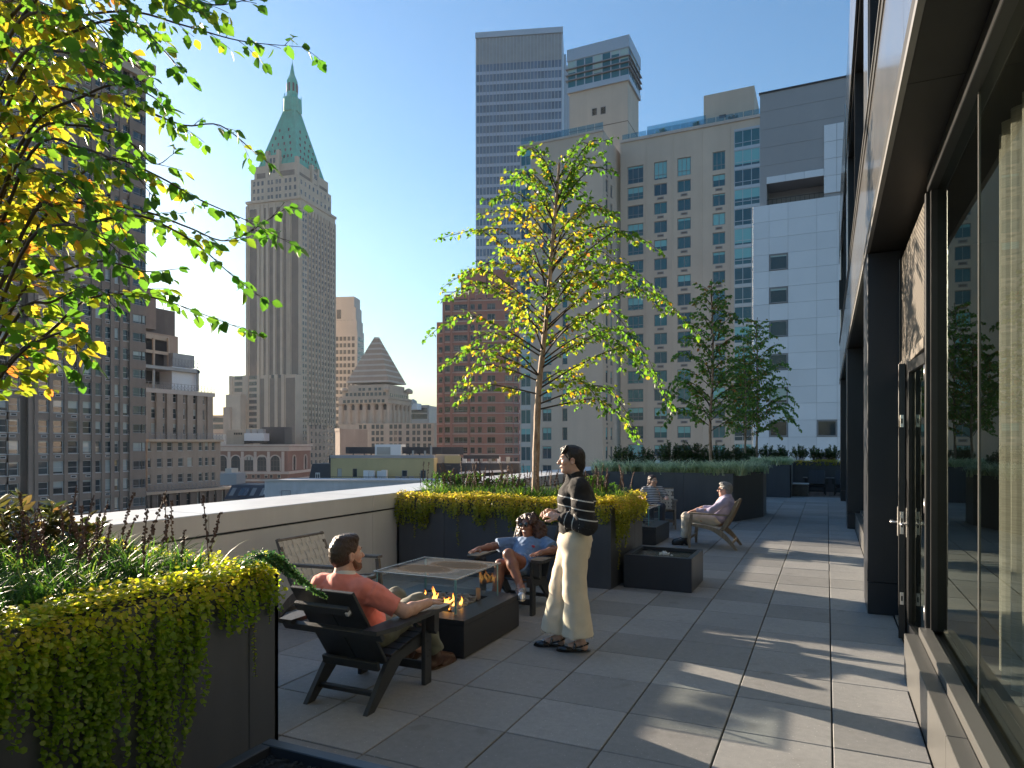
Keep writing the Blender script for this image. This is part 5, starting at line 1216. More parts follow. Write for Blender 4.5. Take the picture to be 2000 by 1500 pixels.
# upper part: grey stucco with a recessed loggia, panel strip at its right
xa, xb_ = X(1484), X(1690); zU = zp(184, on_y(1484, YX)[1]); zN1, zN0 = Z(352), Z(392)
mb = MB(); mb.box(xa, X(1497), YX + .12, YX + 12, ztopw - .02, zU); mb.box(X(1497), xb_, YX + .12, YX + 12, zN1, zU); mb.box(X(1609), xb_, YX + .12, YX + 12, ztopw - .02, zN1 - .002); mb.box(X(1497) + .002, X(1609) - .002, YX + 3, YX + 12, ztopw - .02, zN1 - .004); wpart('upper_wall', mb, m_grey, T)
mb = MB(); mb.box(xa - .1, xb_ + .1, YX + .02, YX + .5, zU, zU + .15); wpart('roof_edge', mb, m_slate, T)
for k in range(3):
    a = X(1497) + (X(1609) - X(1497)) * k / 3; b = X(1497) + (X(1609) - X(1497)) * (k + 1) / 3; mb = MB(); mb.cbox(a + .01, b - .01, YX, YX + .11, zN1 - .05, zN1 + .62, .01); wpart('panel', mb, m_white, T)
for c, (a, b) in enumerate(((1609, 1634), (1634, 1690))):
    for k in range(10):
        z0_ = zN0 + .2 + ph * k
        if z0_ > Z(262): break
        mb = MB(); mb.cbox(X(a) + .012, X(b) - .012, YX, YX + .11, z0_ + .012, z0_ + ph - .012, .01); wpart('panel', mb, m_white, T)
for k in range(1, 5): mb = MB(); z = zN1 + (zU - zN1) * k / 5; mb.box(xa, xb_, YX + .105, YX + .119, z, z + .03); wpart('joint', mb, m_gframe, T)
mb = MB()
for k in range(14): a = X(1490) + (X(1609) - X(1490)) * k / 13; mb.box(a - .015, a + .015, YX + .2, YX + .23, ztopw, ztopw + .55)
mb.box(X(1490), X(1609), YX + .19, YX + .24, ztopw + .55, ztopw + .6); wpart('loggia_railing', mb, m_slate, T)
# ================================================================== plants
npr = np.random.RandomState(7)
G_ = hexc
leaf_stops = [(0, (.035, .095, .010)), (.35, (.065, .135, .012)), (.55, (.15, .17, .014)), (.72, (.27, .20, .018)), (.88, (.33, .15, .016)), (1, (.26, .085, .02))]
m_birch = mat_leaf('birch_leaf', leaf_stops, .62, .42, .35)
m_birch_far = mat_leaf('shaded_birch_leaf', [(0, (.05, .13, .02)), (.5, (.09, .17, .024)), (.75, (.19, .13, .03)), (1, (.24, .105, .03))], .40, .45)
m_jenny = mat_leaf('creeping_jenny_leaf', [(0, (.07, .15, .008)), (.5, (.17, .26, .010)), (.85, (.38, .37, .02)), (1, (.46, .36, .06))], .5, .4)
m_jenny_y = mat_leaf('yellow_creeping_jenny_leaf', [(0, (.08, .12, .010)), (.5, (.24, .25, .018)), (.85, (.44, .37, .04)), (1, (.50, .36, .09))], .45, .45)
m_lily = mat_leaf('lilyturf_leaf', [(0, (.018, .055, .010)), (.6, (.05, .115, .012)), (1, (.16, .20, .03))], .45, .5, .3)
m_sedge = mat_leaf('sedge_leaf', [(0, (.18, .25, .12)), (.5, (.40, .46, .28)), (1, (.66, .68, .48))], .3, .5)
m_shrub = mat_leaf('dark_shrub_leaf', [(0, (.018, .042, .010)), (.6, (.036, .078, .014)), (1, (.085, .125, .02))], .25, .4)
m_rhodo = mat_leaf('rhododendron_leaf', [(0, (.030, .045, .010)), (.5, (.07, .075, .016)), (1, (.16, .085, .03))], .25, .28, .7)
m_junip = mat_leaf('juniper_sprig', [(0, (.015, .055, .020)), (.7, (.04, .11, .03)), (1, (.10, .17, .03))], .3, .5)
m_spike = M('seed_spike', (.10, .055, .04), .8, var=.5, vs=60)
m_stem = M('thin_stem', (.10, .06, .03), .7, var=.3, vs=40)
def bark(name, a, b_, sc):
    m, nt, b = newmat(name); p = position(nt)
    n = noise(nt, vmul(nt, p, (1, 1, .35)), sc, 6, .7); n2 = noise(nt, vmul(nt, p, (.6, .6, 5)), sc * 2, 4, .6)
    c = ramp(nt, n, [(.35, a), (.62, b_)]); c = mixc(nt, ramp(nt, n2, [(.62, (0, 0, 0)), (.72, (1, 1, 1))]), c, (.05, .03, .02))
    nt.links.new(c, b.inputs['Base Color']); b.inputs['Roughness'].default_value = .8; bump(nt, b, n, .6, .01); return m
m_bark = bark('birch_bark', (.20, .12, .075), (.42, .31, .22), 22)
m_twig = M('twig', (.045, .028, .018), .7, var=.3, vs=30)

def leaf_template(n=5, teeth=False, width=.40, fold=.10):
    # ovate blade folded along the midrib: returns verts (k,3) with y along the blade, and faces
    side = [(width * .62, .16), (width, .36), (width * .86, .58), (width * .45, .82)] if n >= 4 else [(width, .36), (width * .6, .75)]
    if teeth:
        s2 = []
        for i in range(len(side)): s2.append(side[i]); nx_ = side[i + 1] if i + 1 < len(side) else (0, 1.0); s2.append(((side[i][0] * .55 + nx_[0] * .45) * .86, side[i][1] * .5 + nx_[1] * .5 + .0))
        side = s2
    v = [(0, 0, 0), (0, .5, -fold * .25), (0, 1, -.08)]; L = []; Rr = []
    for x, y in side: L.append(len(v)); v.append((-x, y, fold * x / width - .08 * y * y))
    for x, y in side: Rr.append(len(v)); v.append((x, y, fold * x / width - .08 * y * y))
    f = []
    for S, flip in ((L, 0), (Rr, 1)):
        ring = [0] + S + [2]; 
        for i in range(len(ring) - 1): t = (1, ring[i + 1], ring[i]); f.append(t if not flip else t[::-1])
    return np.array(v, float), f
def disc_template(n=6):
    v = [(0, .5, .06)]
    for k in range(n): a = 2 * math.pi * k / n - math.pi / 2; v.append((.5 * math.cos(a), .5 + .5 * math.sin(a), 0))
    return np.array(v, float), [(0, 1 + k, 1 + (k + 1) % n) for k in range(n)]
QUAD = (np.array([(0, 0, 0), (-.42, .45, .05), (0, 1, 0), (.42, .45, .05)], float), [(0, 1, 2, 3)])
def np_mesh(name, V, Fs, mat, tone=None, smooth=False):
    me = bpy.data.meshes.new(name); k = len(Fs[0]) if len({len(f) for f in Fs}) == 1 else None
    Fa = np.array(Fs, np.int32); me.vertices.add(len(V)); me.vertices.foreach_set('co', np.asarray(V, np.float32).ravel())
    me.loops.add(Fa.size); me.polygons.add(len(Fa)); me.polygons.foreach_set('loop_start', np.arange(0, Fa.size, Fa.shape[1], dtype=np.int32)); me.loops.foreach_set('vertex_index', Fa.ravel())
    if tone is not None: at = me.attributes.new('tone', 'FLOAT', 'POINT'); at.data.foreach_set('value', np.asarray(tone, np.float32))
    me.materials.append(mat); me.update(calc_edges=True); me.validate()
    if smooth: me.polygons.foreach_set('use_smooth', [True] * len(me.polygons))
    return me
def frames(d, up):
    d = d / np.maximum(np.linalg.norm(d, axis=1, keepdims=True), 1e-9); x = np.cross(d, up); x /= np.maximum(np.linalg.norm(x, axis=1, keepdims=True), 1e-9); z = np.cross(x, d)
    return np.stack([x, d, z], axis=2)
def leaf_cloud(name, pos, d, up, size, tone, tmpl, mat):
    V0, F0 = tmpl; n = len(pos); Rm = frames(np.asarray(d, float), np.asarray(up, float))
    V = np.einsum('nij,kj->nki', Rm, V0) * np.asarray(size)[:, None, None] + np.asarray(pos)[:, None, :]
    Fa = np.array(F0)[None] + (np.arange(n) * len(V0))[:, None, None]
    return np_mesh(name, V.reshape(-1, 3), Fa.reshape(-1, len(F0[0])).tolist(), mat, np.repeat(np.asarray(tone), len(V0)))
def blades(name, roots, az, L, arch, w, tone, mat, seg=5):
    n = len(roots); s = np.linspace(0, 1, seg + 1)[None]; th0 = np.radians(8 + 20 * npr.rand(n))[:, None]; ang = th0 + arch[:, None] * s ** 1.3
    dx = np.sin(ang); dz = np.cos(ang); ds = L[:, None] / seg
    r = np.concatenate([np.zeros((n, 1)), np.cumsum(dx[:, :-1] * ds, 1)], 1); z = np.concatenate([np.zeros((n, 1)), np.cumsum(dz[:, :-1] * ds, 1)], 1)
    ca, sa = np.cos(az)[:, None], np.sin(az)[:, None]; P = np.stack([roots[:, 0:1] + r * ca, roots[:, 1:2] + r * sa, roots[:, 2:3] + z], 2)
    ww = (w[:, None] * (1 - s ** 2.2 * .92)) * .5; ox = np.stack([-sa * ww, ca * ww, 0 * ww + ww * .25], 2)
    V = np.stack([P - ox, P + ox], 2).reshape(n, -1, 3); F0 = [(2 * i, 2 * i + 1, 2 * i + 3, 2 * i + 2) for i in range(seg)]
    Fa = np.array(F0)[None] + (np.arange(n) * V.shape[1])[:, None, None]
    return np_mesh(name, V.reshape(-1, 3), Fa.reshape(-1, 4).tolist(), mat, np.repeat(tone, V.shape[1]))
def put(name, me, parent=None, kind=None, world=True): return link(name, me, parent, kind, world and parent is not None)

# ---------------------------------------------------------------- birches
def catmull(pts, n=6):
    P = [Vector(p) for p in pts]; P = [P[0] * 2 - P[1]] + P + [P[-1] * 2 - P[-2]]; out = []
    for i in range(1, len(P) - 2):
        for k in range(n):
            t = k / n; a, b, c, d = P[i - 1], P[i], P[i + 1], P[i + 2]
            out.append(.5 * ((2 * b) + (c - a) * t + (2 * a - 5 * b + 4 * c - d) * t * t + (3 * b - a - 3 * c + d) * t ** 3))
    out.append(P[-2]); return out
def grow_leaves(path, r, step, size, droop, tonef, twig_mb, twl=(.12, .34), start=.12, single=False, tw_every=.075):
    # walk along a limb; side twigs carry leaves alternately, tip carries its own
    L = []; acc = 0; nxt = 0; tot = sum((path[i + 1] - path[i]).length for i in range(len(path) - 1)); side = 1
    for i in range(len(path) - 1):
        seg = path[i + 1] - path[i]; sl = seg.length; 
        while nxt < acc + sl:
            t = nxt / tot; p = path[i] + seg * ((nxt - acc) / max(sl, 1e-6)); dirv = seg.normalized()
            if t > start:
                ln = r.uniform(*twl) * (1.15 - .75 * t); sv = dirv.cross(Vector((0, 0, 1))); sv = sv.normalized() if sv.length > .1 else Vector((1, 0, 0))
                dv = (dirv * .75 + sv * side * r.uniform(.5, 1.1) + Vector((0, 0, r.uniform(-.25, .35)))).normalized(); side = -side
                tp = [p]; q = p.copy(); nseg = max(2, int(ln / step))
                for k in range(nseg):
                    dv = (dv + Vector((r.uniform(-.1, .1), r.uniform(-.1, .1), -droop * r.uniform(.3, 1)))).normalized(); q = q + dv * (ln / nseg); tp.append(q.copy())
                    for _ in range(2 if r.random() < .35 else 1):
                        ld = (dv * .7 + Vector((r.gauss(0, .55), r.gauss(0, .55), -.55 + r.gauss(0, .4)))).normalized(); L.append((q + ld * .012, ld, size * r.uniform(.62, 1.12), tonef(q, t)))
                twig_mb.tube(tp, [.0028 if size > .05 else .003] + [.0016] * (len(tp) - 1), 3, cap=False)
            nxt += tw_every * r.uniform(.7, 1.3)
        acc += sl
    return L
def tree(label, base, trunk, limbs, leafsize, step, seed, mat, tonef, twl, tw_every, droop=.12, near=False, trunk_r=(.05, .012), group=None, limb_r=.012, start=.12):
    r = random.Random(seed); t = thing('birch_tree', label, 'tree', base, 0, group)
    path = catmull(trunk, 5); n = len(path); mb = MB(); mb.tube(path, [trunk_r[0] + (trunk_r[1] - trunk_r[0]) * (i / (n - 1)) ** .85 + .004 * math.sin(i * 1.9) * (1 - i / n) for i in range(n)], 9); part('trunk', mb, m_bark, t, smooth=True, world=True)
    tw = MB(); LV = []
    for pts in limbs:
        pth = catmull(pts, 5); k = len(pth); mb = MB(); r0 = limb_r * (.6 + .4 * min(1, sum((pth[i + 1] - pth[i]).length for i in range(k - 1)) / 1.4)); mb.tube(pth, [r0 * (1 - .86 * i / (k - 1)) for i in range(k)], 6); part('branch', mb, m_twig, t, smooth=True, world=True)
        LV += grow_leaves(pth, r, step, leafsize, droop, tonef, tw, twl, start, tw_every=tw_every)
        for _ in range(3): LV.append((pth[-1], (pth[-1] - pth[-2]).normalized() + Vector((r.gauss(0, .3), r.gauss(0, .3), r.gauss(-.2, .3))), leafsize * r.uniform(.6, 1), tonef(pth[-1], 1)))
    part('twigs', tw, m_twig, t, 'stuff', world=True)
    tmpl = leaf_template(5, near)
    def score(l):
        d = depth(l[0].x, l[0].y); px = 1000 + F * (CA * l[0].x + SA * l[0].y) / max(d, .1); py = 867 - F * (l[0].z - H) / max(d, .1)
        return l[2] / d if d > .5 and -40 < px < 2040 and -40 < py < 1540 else -1
    LV.sort(key=score, reverse=True); nind = 300 if leafsize > .02 and near is not None else 0
    bank = {}
    for (p, d, s, tn) in LV[:nind]:
        key = (int(tn * 9.99), r.randrange(3))
        if key not in bank:
            V0 = tmpl[0].copy(); cv = .12 * (key[1] - 1); V0[:, 2] += cv * V0[:, 1] ** 2 + .03 * np.sin(V0[:, 1] * 9) * np.abs(V0[:, 0]); bank[key] = np_mesh('leaf', V0, tmpl[1], mat, np.full(len(V0), (key[0] + .5) / 10))
        o = put('leaf', bank[key], t); up = Vector((r.gauss(0, .8), r.gauss(0, .8), 1)); x = d.cross(up).normalized(); z = x.cross(d.normalized())
        Mq = Matrix((x, d.normalized(), z)).transposed(); o.location = p; o.rotation_euler = Mq.to_euler(); o.scale = (s, s, s)
    rest_ = LV[nind:]
    if rest_:
        up = np.array([(r.gauss(0, .8), r.gauss(0, .8), 1) for _ in rest_])
        put('foliage', leaf_cloud('foliage', [tuple(l[0]) for l in rest_], [tuple(l[1]) for l in rest_], up, [l[2] for l in rest_], [l[3] for l in rest_], tmpl, mat), t, 'stuff')
    return t, len(LV)
def pt(px, py, Y): x, y = wp(px, Y); return (x, y, zp(py, Y))
# near birch: limbs reach from the trunk at the left edge into the picture
tb = (-4.22, 2.10, .94)
def tz(z): return Vector((tb[0] + .055 * (z - 1) + .02 * math.sin(z * 1.5), tb[1] + .015 * (z - 1), z))
trunk = [tz(z) for z in (.94, 1.6, 2.3, 3.0, 3.7, 4.4, 5.1, 5.8, 6.4)]
near_limbs = []
def nl(z, *pts): near_limbs.append([tz(z)] + [pt(*p) for p in pts])
nl(3.55, (90, 60, 3.6), (240, 22, 3.7), (360, 50, 3.75), (470, 80, 3.75), (590, 92, 3.7))
nl(3.75, (100, -30, 3.3), (230, -45, 3.2), (340, -15, 3.1), (420, 10, 3.1), (500, -5, 3.05))
nl(3.9, (120, -60, 3.0), (250, -50, 2.8), (340, 0, 2.7), (390, 25, 2.65))
nl(3.25, (60, 120, 3.5), (150, 60, 3.4), (250, 40, 3.3), (330, 110, 3.2), (345, 140, 3.2))
nl(3.0, (70, 190, 3.6), (170, 185, 3.7), (280, 215, 3.8), (360, 245, 3.9), (430, 245, 3.95), (500, 300, 4.0), (525, 318, 4.0))
nl(2.85, (60, 250, 3.5), (160, 190, 3.5), (230, 165, 3.5), (300, 190, 3.5), (330, 230, 3.5))
nl(2.75, (60, 270, 3.4), (140, 245, 3.4), (235, 265, 3.4), (300, 320, 3.4), (340, 300, 3.4))
nl(2.6, (80, 395, 3.5), (150, 345, 3.5), (220, 310, 3.55), (310, 345, 3.6), (390, 390, 3.7), (480, 430, 3.8), (575, 480, 3.8))
nl(2.5, (60, 300, 3.2), (160, 290, 3.1), (250, 330, 3.0), (300, 385, 2.95))
nl(2.35, (90, 420, 3.6), (190, 400, 3.7), (290, 415, 3.8), (370, 445, 3.9), (450, 470, 4.0), (545, 415, 4.1), (565, 405, 4.1))
nl(2.25, (70, 410, 3.3), (140, 440, 3.3), (260, 420, 3.4), (340, 450, 3.5), (400, 490, 3.6), (450, 535, 3.6), (510, 582, 3.6))
nl(2.1, (40, 500, 3.0), (110, 440, 2.9), (190, 460, 2.8), (240, 500, 2.8))
nl(2.05, (50, 560, 3.4), (120, 530, 3.4), (200, 510, 3.4), (280, 530, 3.5), (350, 525, 3.5))
nl(1.95, (35, 690, 3.3), (95, 650, 3.3), (170, 585, 3.4), (260, 575, 3.5), (330, 590, 3.6), (400, 615, 3.7), (505, 655, 3.7))
nl(1.9, (30, 700, 3.2), (90, 660, 3.2), (140, 650, 3.2), (150, 690, 3.2), (145, 722, 3.2))
nl(2.0, (40, 610, 3.2), (100, 590, 3.2), (180, 560, 3.3), (225, 600, 3.4))
nl(2.7, (20, 340, 3.2), (70, 330, 3.1), (130, 350, 3.0), (170, 400, 3.0))
nl(3.4, (40, 110, 3.1), (110, 100, 3.0), (190, 120, 3.0), (240, 150, 3.0))
nl(3.3, (50, 150, 3.9), (130, 130, 4.0), (220, 110, 4.2), (280, 140, 4.3), (310, 180, 4.3))
nl(2.4, (30, 470, 3.7), (100, 460, 3.9), (190, 455, 4.1), (270, 480, 4.2))
nl(3.65, (40, 40, 3.2), (120, 30, 3.1), (180, 40, 3.0), (220, 80, 3.0))
rl = random.Random(21)
for k in range(18):                                            # the rest of its crown, outside the frame
    z = rl.uniform(2.2, 6.0); a = rl.uniform(math.radians(95), math.radians(330)) if z < 4.3 else rl.uniform(0, 6.28); Lh = rl.uniform(.7, 1.5) * (1.25 - .14 * z); c = Vector((math.cos(a), math.sin(a), 0))
    near_limbs.append([tz(z), tz(z) + c * Lh * .4 + Vector((0, 0, .28 * Lh)), tz(z) + c * Lh * .75 + Vector((0, 0, .32 * Lh)), tz(z) + c * Lh + Vector((0, 0, .18 * Lh))])
def tone_near(p, t):
    q = rl.random(); 
    return min(1, max(0, (.59 - .46 * max(0, t - .42) / .55 * 1.2) + rl.gauss(0, .13) + (.32 if q > .93 else 0) - (.25 if q < .2 else 0)))
tree('tall birch at the left edge with yellow-green branches reaching over the planter', tb, trunk, near_limbs, .072, .031, 4, m_birch, tone_near, (.12, .36), .086, .10, True, (.055, .018), 'birch trees in the planters', .010, .10)
# birch in the middle planter
mb_ = Vector((-3.62, 8.6, .94))
def mt(py, px):
    Y = depth(mb_.x, mb_.y); return Vector(pt(px, py, Y))
trunk = [mb_, mt(860, 1048), mt(760, 1052), mt(690, 1060), mt(600, 1069), mt(500, 1077), mt(420, 1084), mt(350, 1090), mt(318, 1092)]
rm = random.Random(33); limbs = []
tp = catmull(trunk, 8)
def at_z(z):
    for a, b in zip(tp[:-1], tp[1:]):
        if a.z <= z <= b.z: return a.lerp(b, (z - a.z) / max(1e-6, b.z - a.z))
    return tp[-1]
def Limb(py, az, L, rise, fall):
    p = at_z(zp(py, depth(mb_.x, mb_.y))); c = Vector((CA * math.cos(az) - SA * math.sin(az), SA * math.cos(az) + CA * math.sin(az), 0))   # az 0 = picture right, 90 = away
    limbs.append([p, p + c * L * .3 + Vector((0, 0, L * rise * .6)), p + c * L * .62 + Vector((0, 0, L * rise)), p + c * L * .85 + Vector((0, 0, L * (rise - fall * .30))), p + c * L + Vector((0, 0, L * (rise - fall * .72)))])
rad = math.radians
for py, az, L, ri, fa in ((800, -12, 1.30, .10, .55), (790, 20, 1.55, .18, .62), (770, 172, 1.15, .12, .30), (760, 8, 1.9, .30, .60), (745, 150, 1.4, .2, .35), (735, 195, 1.35, .25, .25), (720, -35, 1.5, .25, .5), (705, 40, 1.7, .3, .45), (690, 178, 1.62, .32, .28), (680, -5, 2.05, .38, .42), (665, 100, 1.4, .3, .3), (655, 210, 1.45, .38, .2), (640, 15, 1.9, .42, .35), (625, 165, 1.5, .5, .2), (610, -60, 1.3, .4, .3), (600, 30, 1.55, .45, .3), (585, 186, 1.45, .62, .1), (570, -15, 1.5, .5, .3), (555, 140, 1.2, .5, .2), (540, 60, 1.2, .5, .2), (525, 0, 1.15, .5, .25), (510, 200, 1.0, .6, .1), (495, -40, .95, .5, .2), (480, 170, .95, .75, .05), (465, 20, .95, .55, .2), (450, 95, .8, .6, .1), (435, 190, .7, .8, 0), (420, -10, .8, .75, .1), (405, 150, .6, .9, 0), (390, 30, .62, .9, 0), (370, 200, .5, 1.0, 0), (355, 10, .5, 1.1, 0), (400, 4, .75, 1.15, -.1), (380, 178, .5, 1.2, -.1), (430, 8, .62, 1.35, -.2), (440, 170, .6, 1.2, -.1), (650, 270, 1.3, .35, .3), (700, 300, 1.4, .3, .4), (580, 250, 1.1, .45, .2), (520, 290, .9, .5, .2), (775, -50, 1.2, .15, .5), (752, 60, 1.4, .2, .5), (712, 12, 1.75, .3, .6), (698, 155, 1.3, .3, .35), (672, 30, 1.7, .35, .5), (648, -25, 1.6, .4, .45), (632, 185, 1.35, .4, .2), (615, 5, 1.6, .45, .4), (592, 160, 1.25, .5, .2), (562, 25, 1.2, .5, .25), (548, 190, 1.1, .6, .1), (532, -20, 1.1, .5, .25), (505, 35, .9, .55, .2), (488, 165, .85, .65, .1), (472, -10, .8, .6, .2), (455, 180, .75, .7, .05), (425, 40, .6, .8, .1), (735, 230, 1.2, .3, .3), (685, 250, 1.2, .35, .3), (625, 300, 1.2, .4, .3)):
    Limb(py, rad(az), L, ri, fa)
limbs.append([tp[int(len(tp) * .80)], tp[int(len(tp) * .88)], tp[int(len(tp) * .94)], tp[-1] + Vector((0, 0, .05))])
for a_, b_, c_ in (((430, 1082), (360, 1110), (300, 1141)), ((440, 1080), (375, 1066), (306, 1063)), ((410, 1084), (350, 1088), (326, 1112))): limbs.append([mt(*a_), mt((a_[0] + b_[0]) / 2, (a_[1] + b_[1]) / 2), mt(*b_), mt(*c_)])
def tone_mid(p, t):
    q = rm.random(); dx = math.hypot(p.x - mb_.x, p.y - mb_.y)
    return min(1, max(0, .60 - .36 * min(1, dx / 1.4) + rm.gauss(0, .15) + (.32 if q > .9 else 0) - (.2 if p.z > 5.0 else 0)))
_, nleaf = tree('golden green birch rising from the middle planter behind the standing woman', tuple(mb_), trunk, limbs, .068, .036, 8, m_birch, tone_mid, (.13, .36), .066, .06, True, (.055, .014), 'birch trees in the planters', .013, .16)
# three birches in the shaded far planters
def far_birch(label, px, Y, zb, ztop, Rr, seed, n, tn):
    x, y = wp(px, Y); rr = random.Random(seed); b = Vector((x, y, zb)); hh = ztop - zb
    tk = [b + Vector((rr.uniform(-.04, .04), rr.uniform(-.04, .04), hh * f)) for f in (0, .15, .3, .5, .7, .9, 1)]; tk[0] = b
    lm = []
    for k in range(n):
        f = .22 + .74 * k / n; a = k * 2.4 + rr.uniform(-.3, .3); L = Rr * (1.0 - .85 * max(0, f - .3) / .7) * rr.uniform(.8, 1.15); p = b + Vector((0, 0, hh * f)); c = Vector((math.cos(a), math.sin(a), 0)); ri = .25 + .5 * f
        lm.append([p, p + c * L * .4 + Vector((0, 0, L * ri * .7)), p + c * L * .75 + Vector((0, 0, L * ri)), p + c * L + Vector((0, 0, L * (ri - .4 * (1 - f))))])
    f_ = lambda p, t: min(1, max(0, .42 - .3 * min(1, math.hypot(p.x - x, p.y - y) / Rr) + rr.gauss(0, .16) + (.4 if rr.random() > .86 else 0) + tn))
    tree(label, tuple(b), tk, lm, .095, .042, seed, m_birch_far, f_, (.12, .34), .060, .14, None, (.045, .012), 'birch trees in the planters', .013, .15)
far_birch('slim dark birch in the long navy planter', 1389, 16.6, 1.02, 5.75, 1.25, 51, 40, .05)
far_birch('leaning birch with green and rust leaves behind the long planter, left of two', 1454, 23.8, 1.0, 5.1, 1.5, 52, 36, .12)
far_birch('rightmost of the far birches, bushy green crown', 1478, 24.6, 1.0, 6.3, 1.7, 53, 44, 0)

# ---------------------------------------------------------------- creeping jenny mats spilling over planter edges
def jenny(label, edge, outn, hang, top_w, z1, leaf, dens, mat, tmpl, seed, density_top=1.0, cat='creeping plant'):
    # edge: list of points along the rim (inside -> along); outn: outward normal; hang(u) -> hanging length
    rs = np.random.RandomState(seed); a, b = Vector((*edge[0], z1)), Vector((*edge[1], z1)); L = (b - a).length; d = (b - a).normalized(); n_ = Vector((*outn, 0))
    P = []; D = []; U = []; S = []; T_ = []
    ns = int(L * dens)
    for i in range(ns):
        u = rs.rand() * L; h = hang(u) * (1.12 - .75 * rs.rand() ** 1.3); out = .012 + .085 * rs.rand() ** 1.4 * min(1, h / .3 + .3); s = rs.rand() * leaf
        ph = rs.rand() * 6.28; wob = .02 * rs.randn(); k = 0
        while s < h:
            q = a + d * (u + wob * math.sin(s * 7 + ph) + .02 * rs.randn() * .3) + n_ * (.012 + out * math.exp(-s * 1.2) * (1 - math.exp(-s * 25)) ) + Vector((0, 0, .03 * (1 - s / .05) if s < .05 else 0)) - Vector((0, 0, s))
            an = rs.rand() * 6.28; ld = d * math.cos(an) * .8 + n_ * (.35 + .3 * rs.rand()) + Vector((0, 0, -.25 + .5 * math.sin(an)))
            P.append(tuple(q)); D.append(tuple(ld)); U.append(tuple(n_ * (1.0 + .4 * rs.randn()) + d * .6 * rs.randn() + Vector((0, 0, .9 + .4 * rs.randn())))); S.append(leaf * rs.uniform(.45, 1.3)); T_.append(min(1, max(0, .40 + .5 * math.exp(-s * 9) + .13 * rs.randn() - .16 * min(1, s / .5)))); s += leaf * rs.uniform(.42, .75)
    nt_ = int(L * top_w / (leaf * leaf) * 4.6 * density_top)
    for i in range(nt_):
        u = rs.rand() * L; w = rs.rand() ** .8 * top_w; hgt = (.015 + .045 * math.sin(u * 9 + w * 20) * math.sin(w * 13 + u * 5) + .06 * (1 - abs(w - .08) / top_w)) * rs.rand() ** .5 + .010 + .012 * rs.randn()
        q = a + d * u - n_ * (w - .055) + Vector((0, 0, max(-.02, hgt)))
        an = rs.rand() * 6.28; P.append(tuple(q)); D.append((math.cos(an), math.sin(an), .3 * rs.randn())); U.append((.5 * rs.randn(), .5 * rs.randn(), 1)); S.append(leaf * rs.uniform(.65, 1.2)); T_.append(min(1, max(0, .78 + .17 * rs.randn())))
    me = leaf_cloud('creeping_jenny', P, D, np.array(U), S, T_, tmpl, mat); o = link('creeping_jenny', me, None, 'stuff'); o['label'] = label; o['category'] = cat; return o
DISC = disc_template(6); DISC5 = disc_template(5)
def h1(u):                                          # near planter, right face: u runs from y=0.9 to y=3.0
    y = .9 + u
    if y < 1.55: base = .36
    elif y < 1.80: base = .36 + .25 * (y - 1.55) / .25
    elif y < 2.36: base = .80 + .10 * math.sin(y * 21)
    elif y < 2.46: base = .80 - .55 * (y - 2.36) / .10
    else: base = .20 + .06 * math.sin(y * 17)
    return max(.08, base * (1 + .15 * math.sin(y * 37)))
jenny('bright creeping jenny curtain hanging down the near planter', [(-2.87, .9), (-2.87, 2.97)], (1, 0), h1, .26, 1.0, .023, 150, m_jenny, DISC, 5)
jenny('creeping jenny tumbling over the end of the near planter by the parapet', [(-2.87, 2.98), (-5.2, 2.98)], (0, 1), lambda u: .12 + .05 * math.sin(u * 9), .30, 1.0, .022, 60, m_jenny, DISC, 6, .8)
def strand(label, p, L, leaf, seed, mat, w=.01, group='loose hanging strands'):
    rs = np.random.RandomState(seed); P = []; D = []; U = []; S = []; T_ = []; mb = MB(); pts = []; s = 0
    while s < L:
        q = Vector(p) + Vector((w * math.sin(s * 9 + seed), w * math.cos(s * 7), -s)); pts.append(q); s += leaf * .7
        for k in range(2): a = rs.rand() * 6.28; P.append(tuple(q)); D.append((math.cos(a), math.sin(a), -.3 + .3 * rs.randn())); U.append((rs.randn() * .5, rs.randn() * .5, 1)); S.append(leaf * rs.uniform(.6, 1.1) * (1 - .5 * max(0, s / L - .6))); T_.append(min(1, max(0, .5 + .15 * rs.randn())))
    t = thing('hanging_strand', label, 'plant', p, 0, group); put('foliage', leaf_cloud('foliage', P, D, np.array(U), S, T_, DISC, mat), t, 'stuff')
    if len(pts) > 2: mb.tube(pts, .0018, 3, cap=False); part('stem', mb, m_stem, t, world=True)
strand('single creeping jenny strand dangling near the corner of the near planter', (-2.835, 2.80, .98), .50, .021, 3, m_jenny)
strand('short creeping jenny strand at the corner of the near planter', (-2.83, 2.90, .95), .22, .021, 4, m_jenny)
jenny('yellow creeping jenny along the front rim of the middle planter', [(-5.38, 7.90), (-2.33, 7.90)], (0, -1), lambda u: .20 + .05 * math.sin(u * 6) + .05 * math.sin(u * 15 + 1) + (.16 if 1.75 < u < 2.15 else 0) + (.10 if u < .5 else 0), .34, 1.0, .027, 150, m_jenny_y, DISC5, 8)
jenny('yellow green creeping jenny over the right side of the middle planter', [(-2.33, 7.92), (-2.29, 9.25)], (1, 0), lambda u: (.42 if u < .45 else .22) * (1 + .2 * math.sin(u * 19)), .30, 1.0, .027, 170, m_jenny_y, DISC5, 9)
k_ = 0
for px, L in ((811, .40), (834, .22), (895, .46), (945, .22), (968, .24)):
    (x, y), Y = on_y(px, 7.88); strand('hanging jenny strand on the front of the middle planter, %s' % ['leftmost of five', 'second from the left, short', 'the longest of five', 'fourth from the left', 'nearest the woman in denim'][k_], (x, 7.875, .85), L, .026, 20 + k_, m_jenny_y); k_ += 1
strand('long jenny strand on the sunlit right side of the middle planter', (-2.305, 8.12, .72), .52, .026, 31, m_jenny_y)
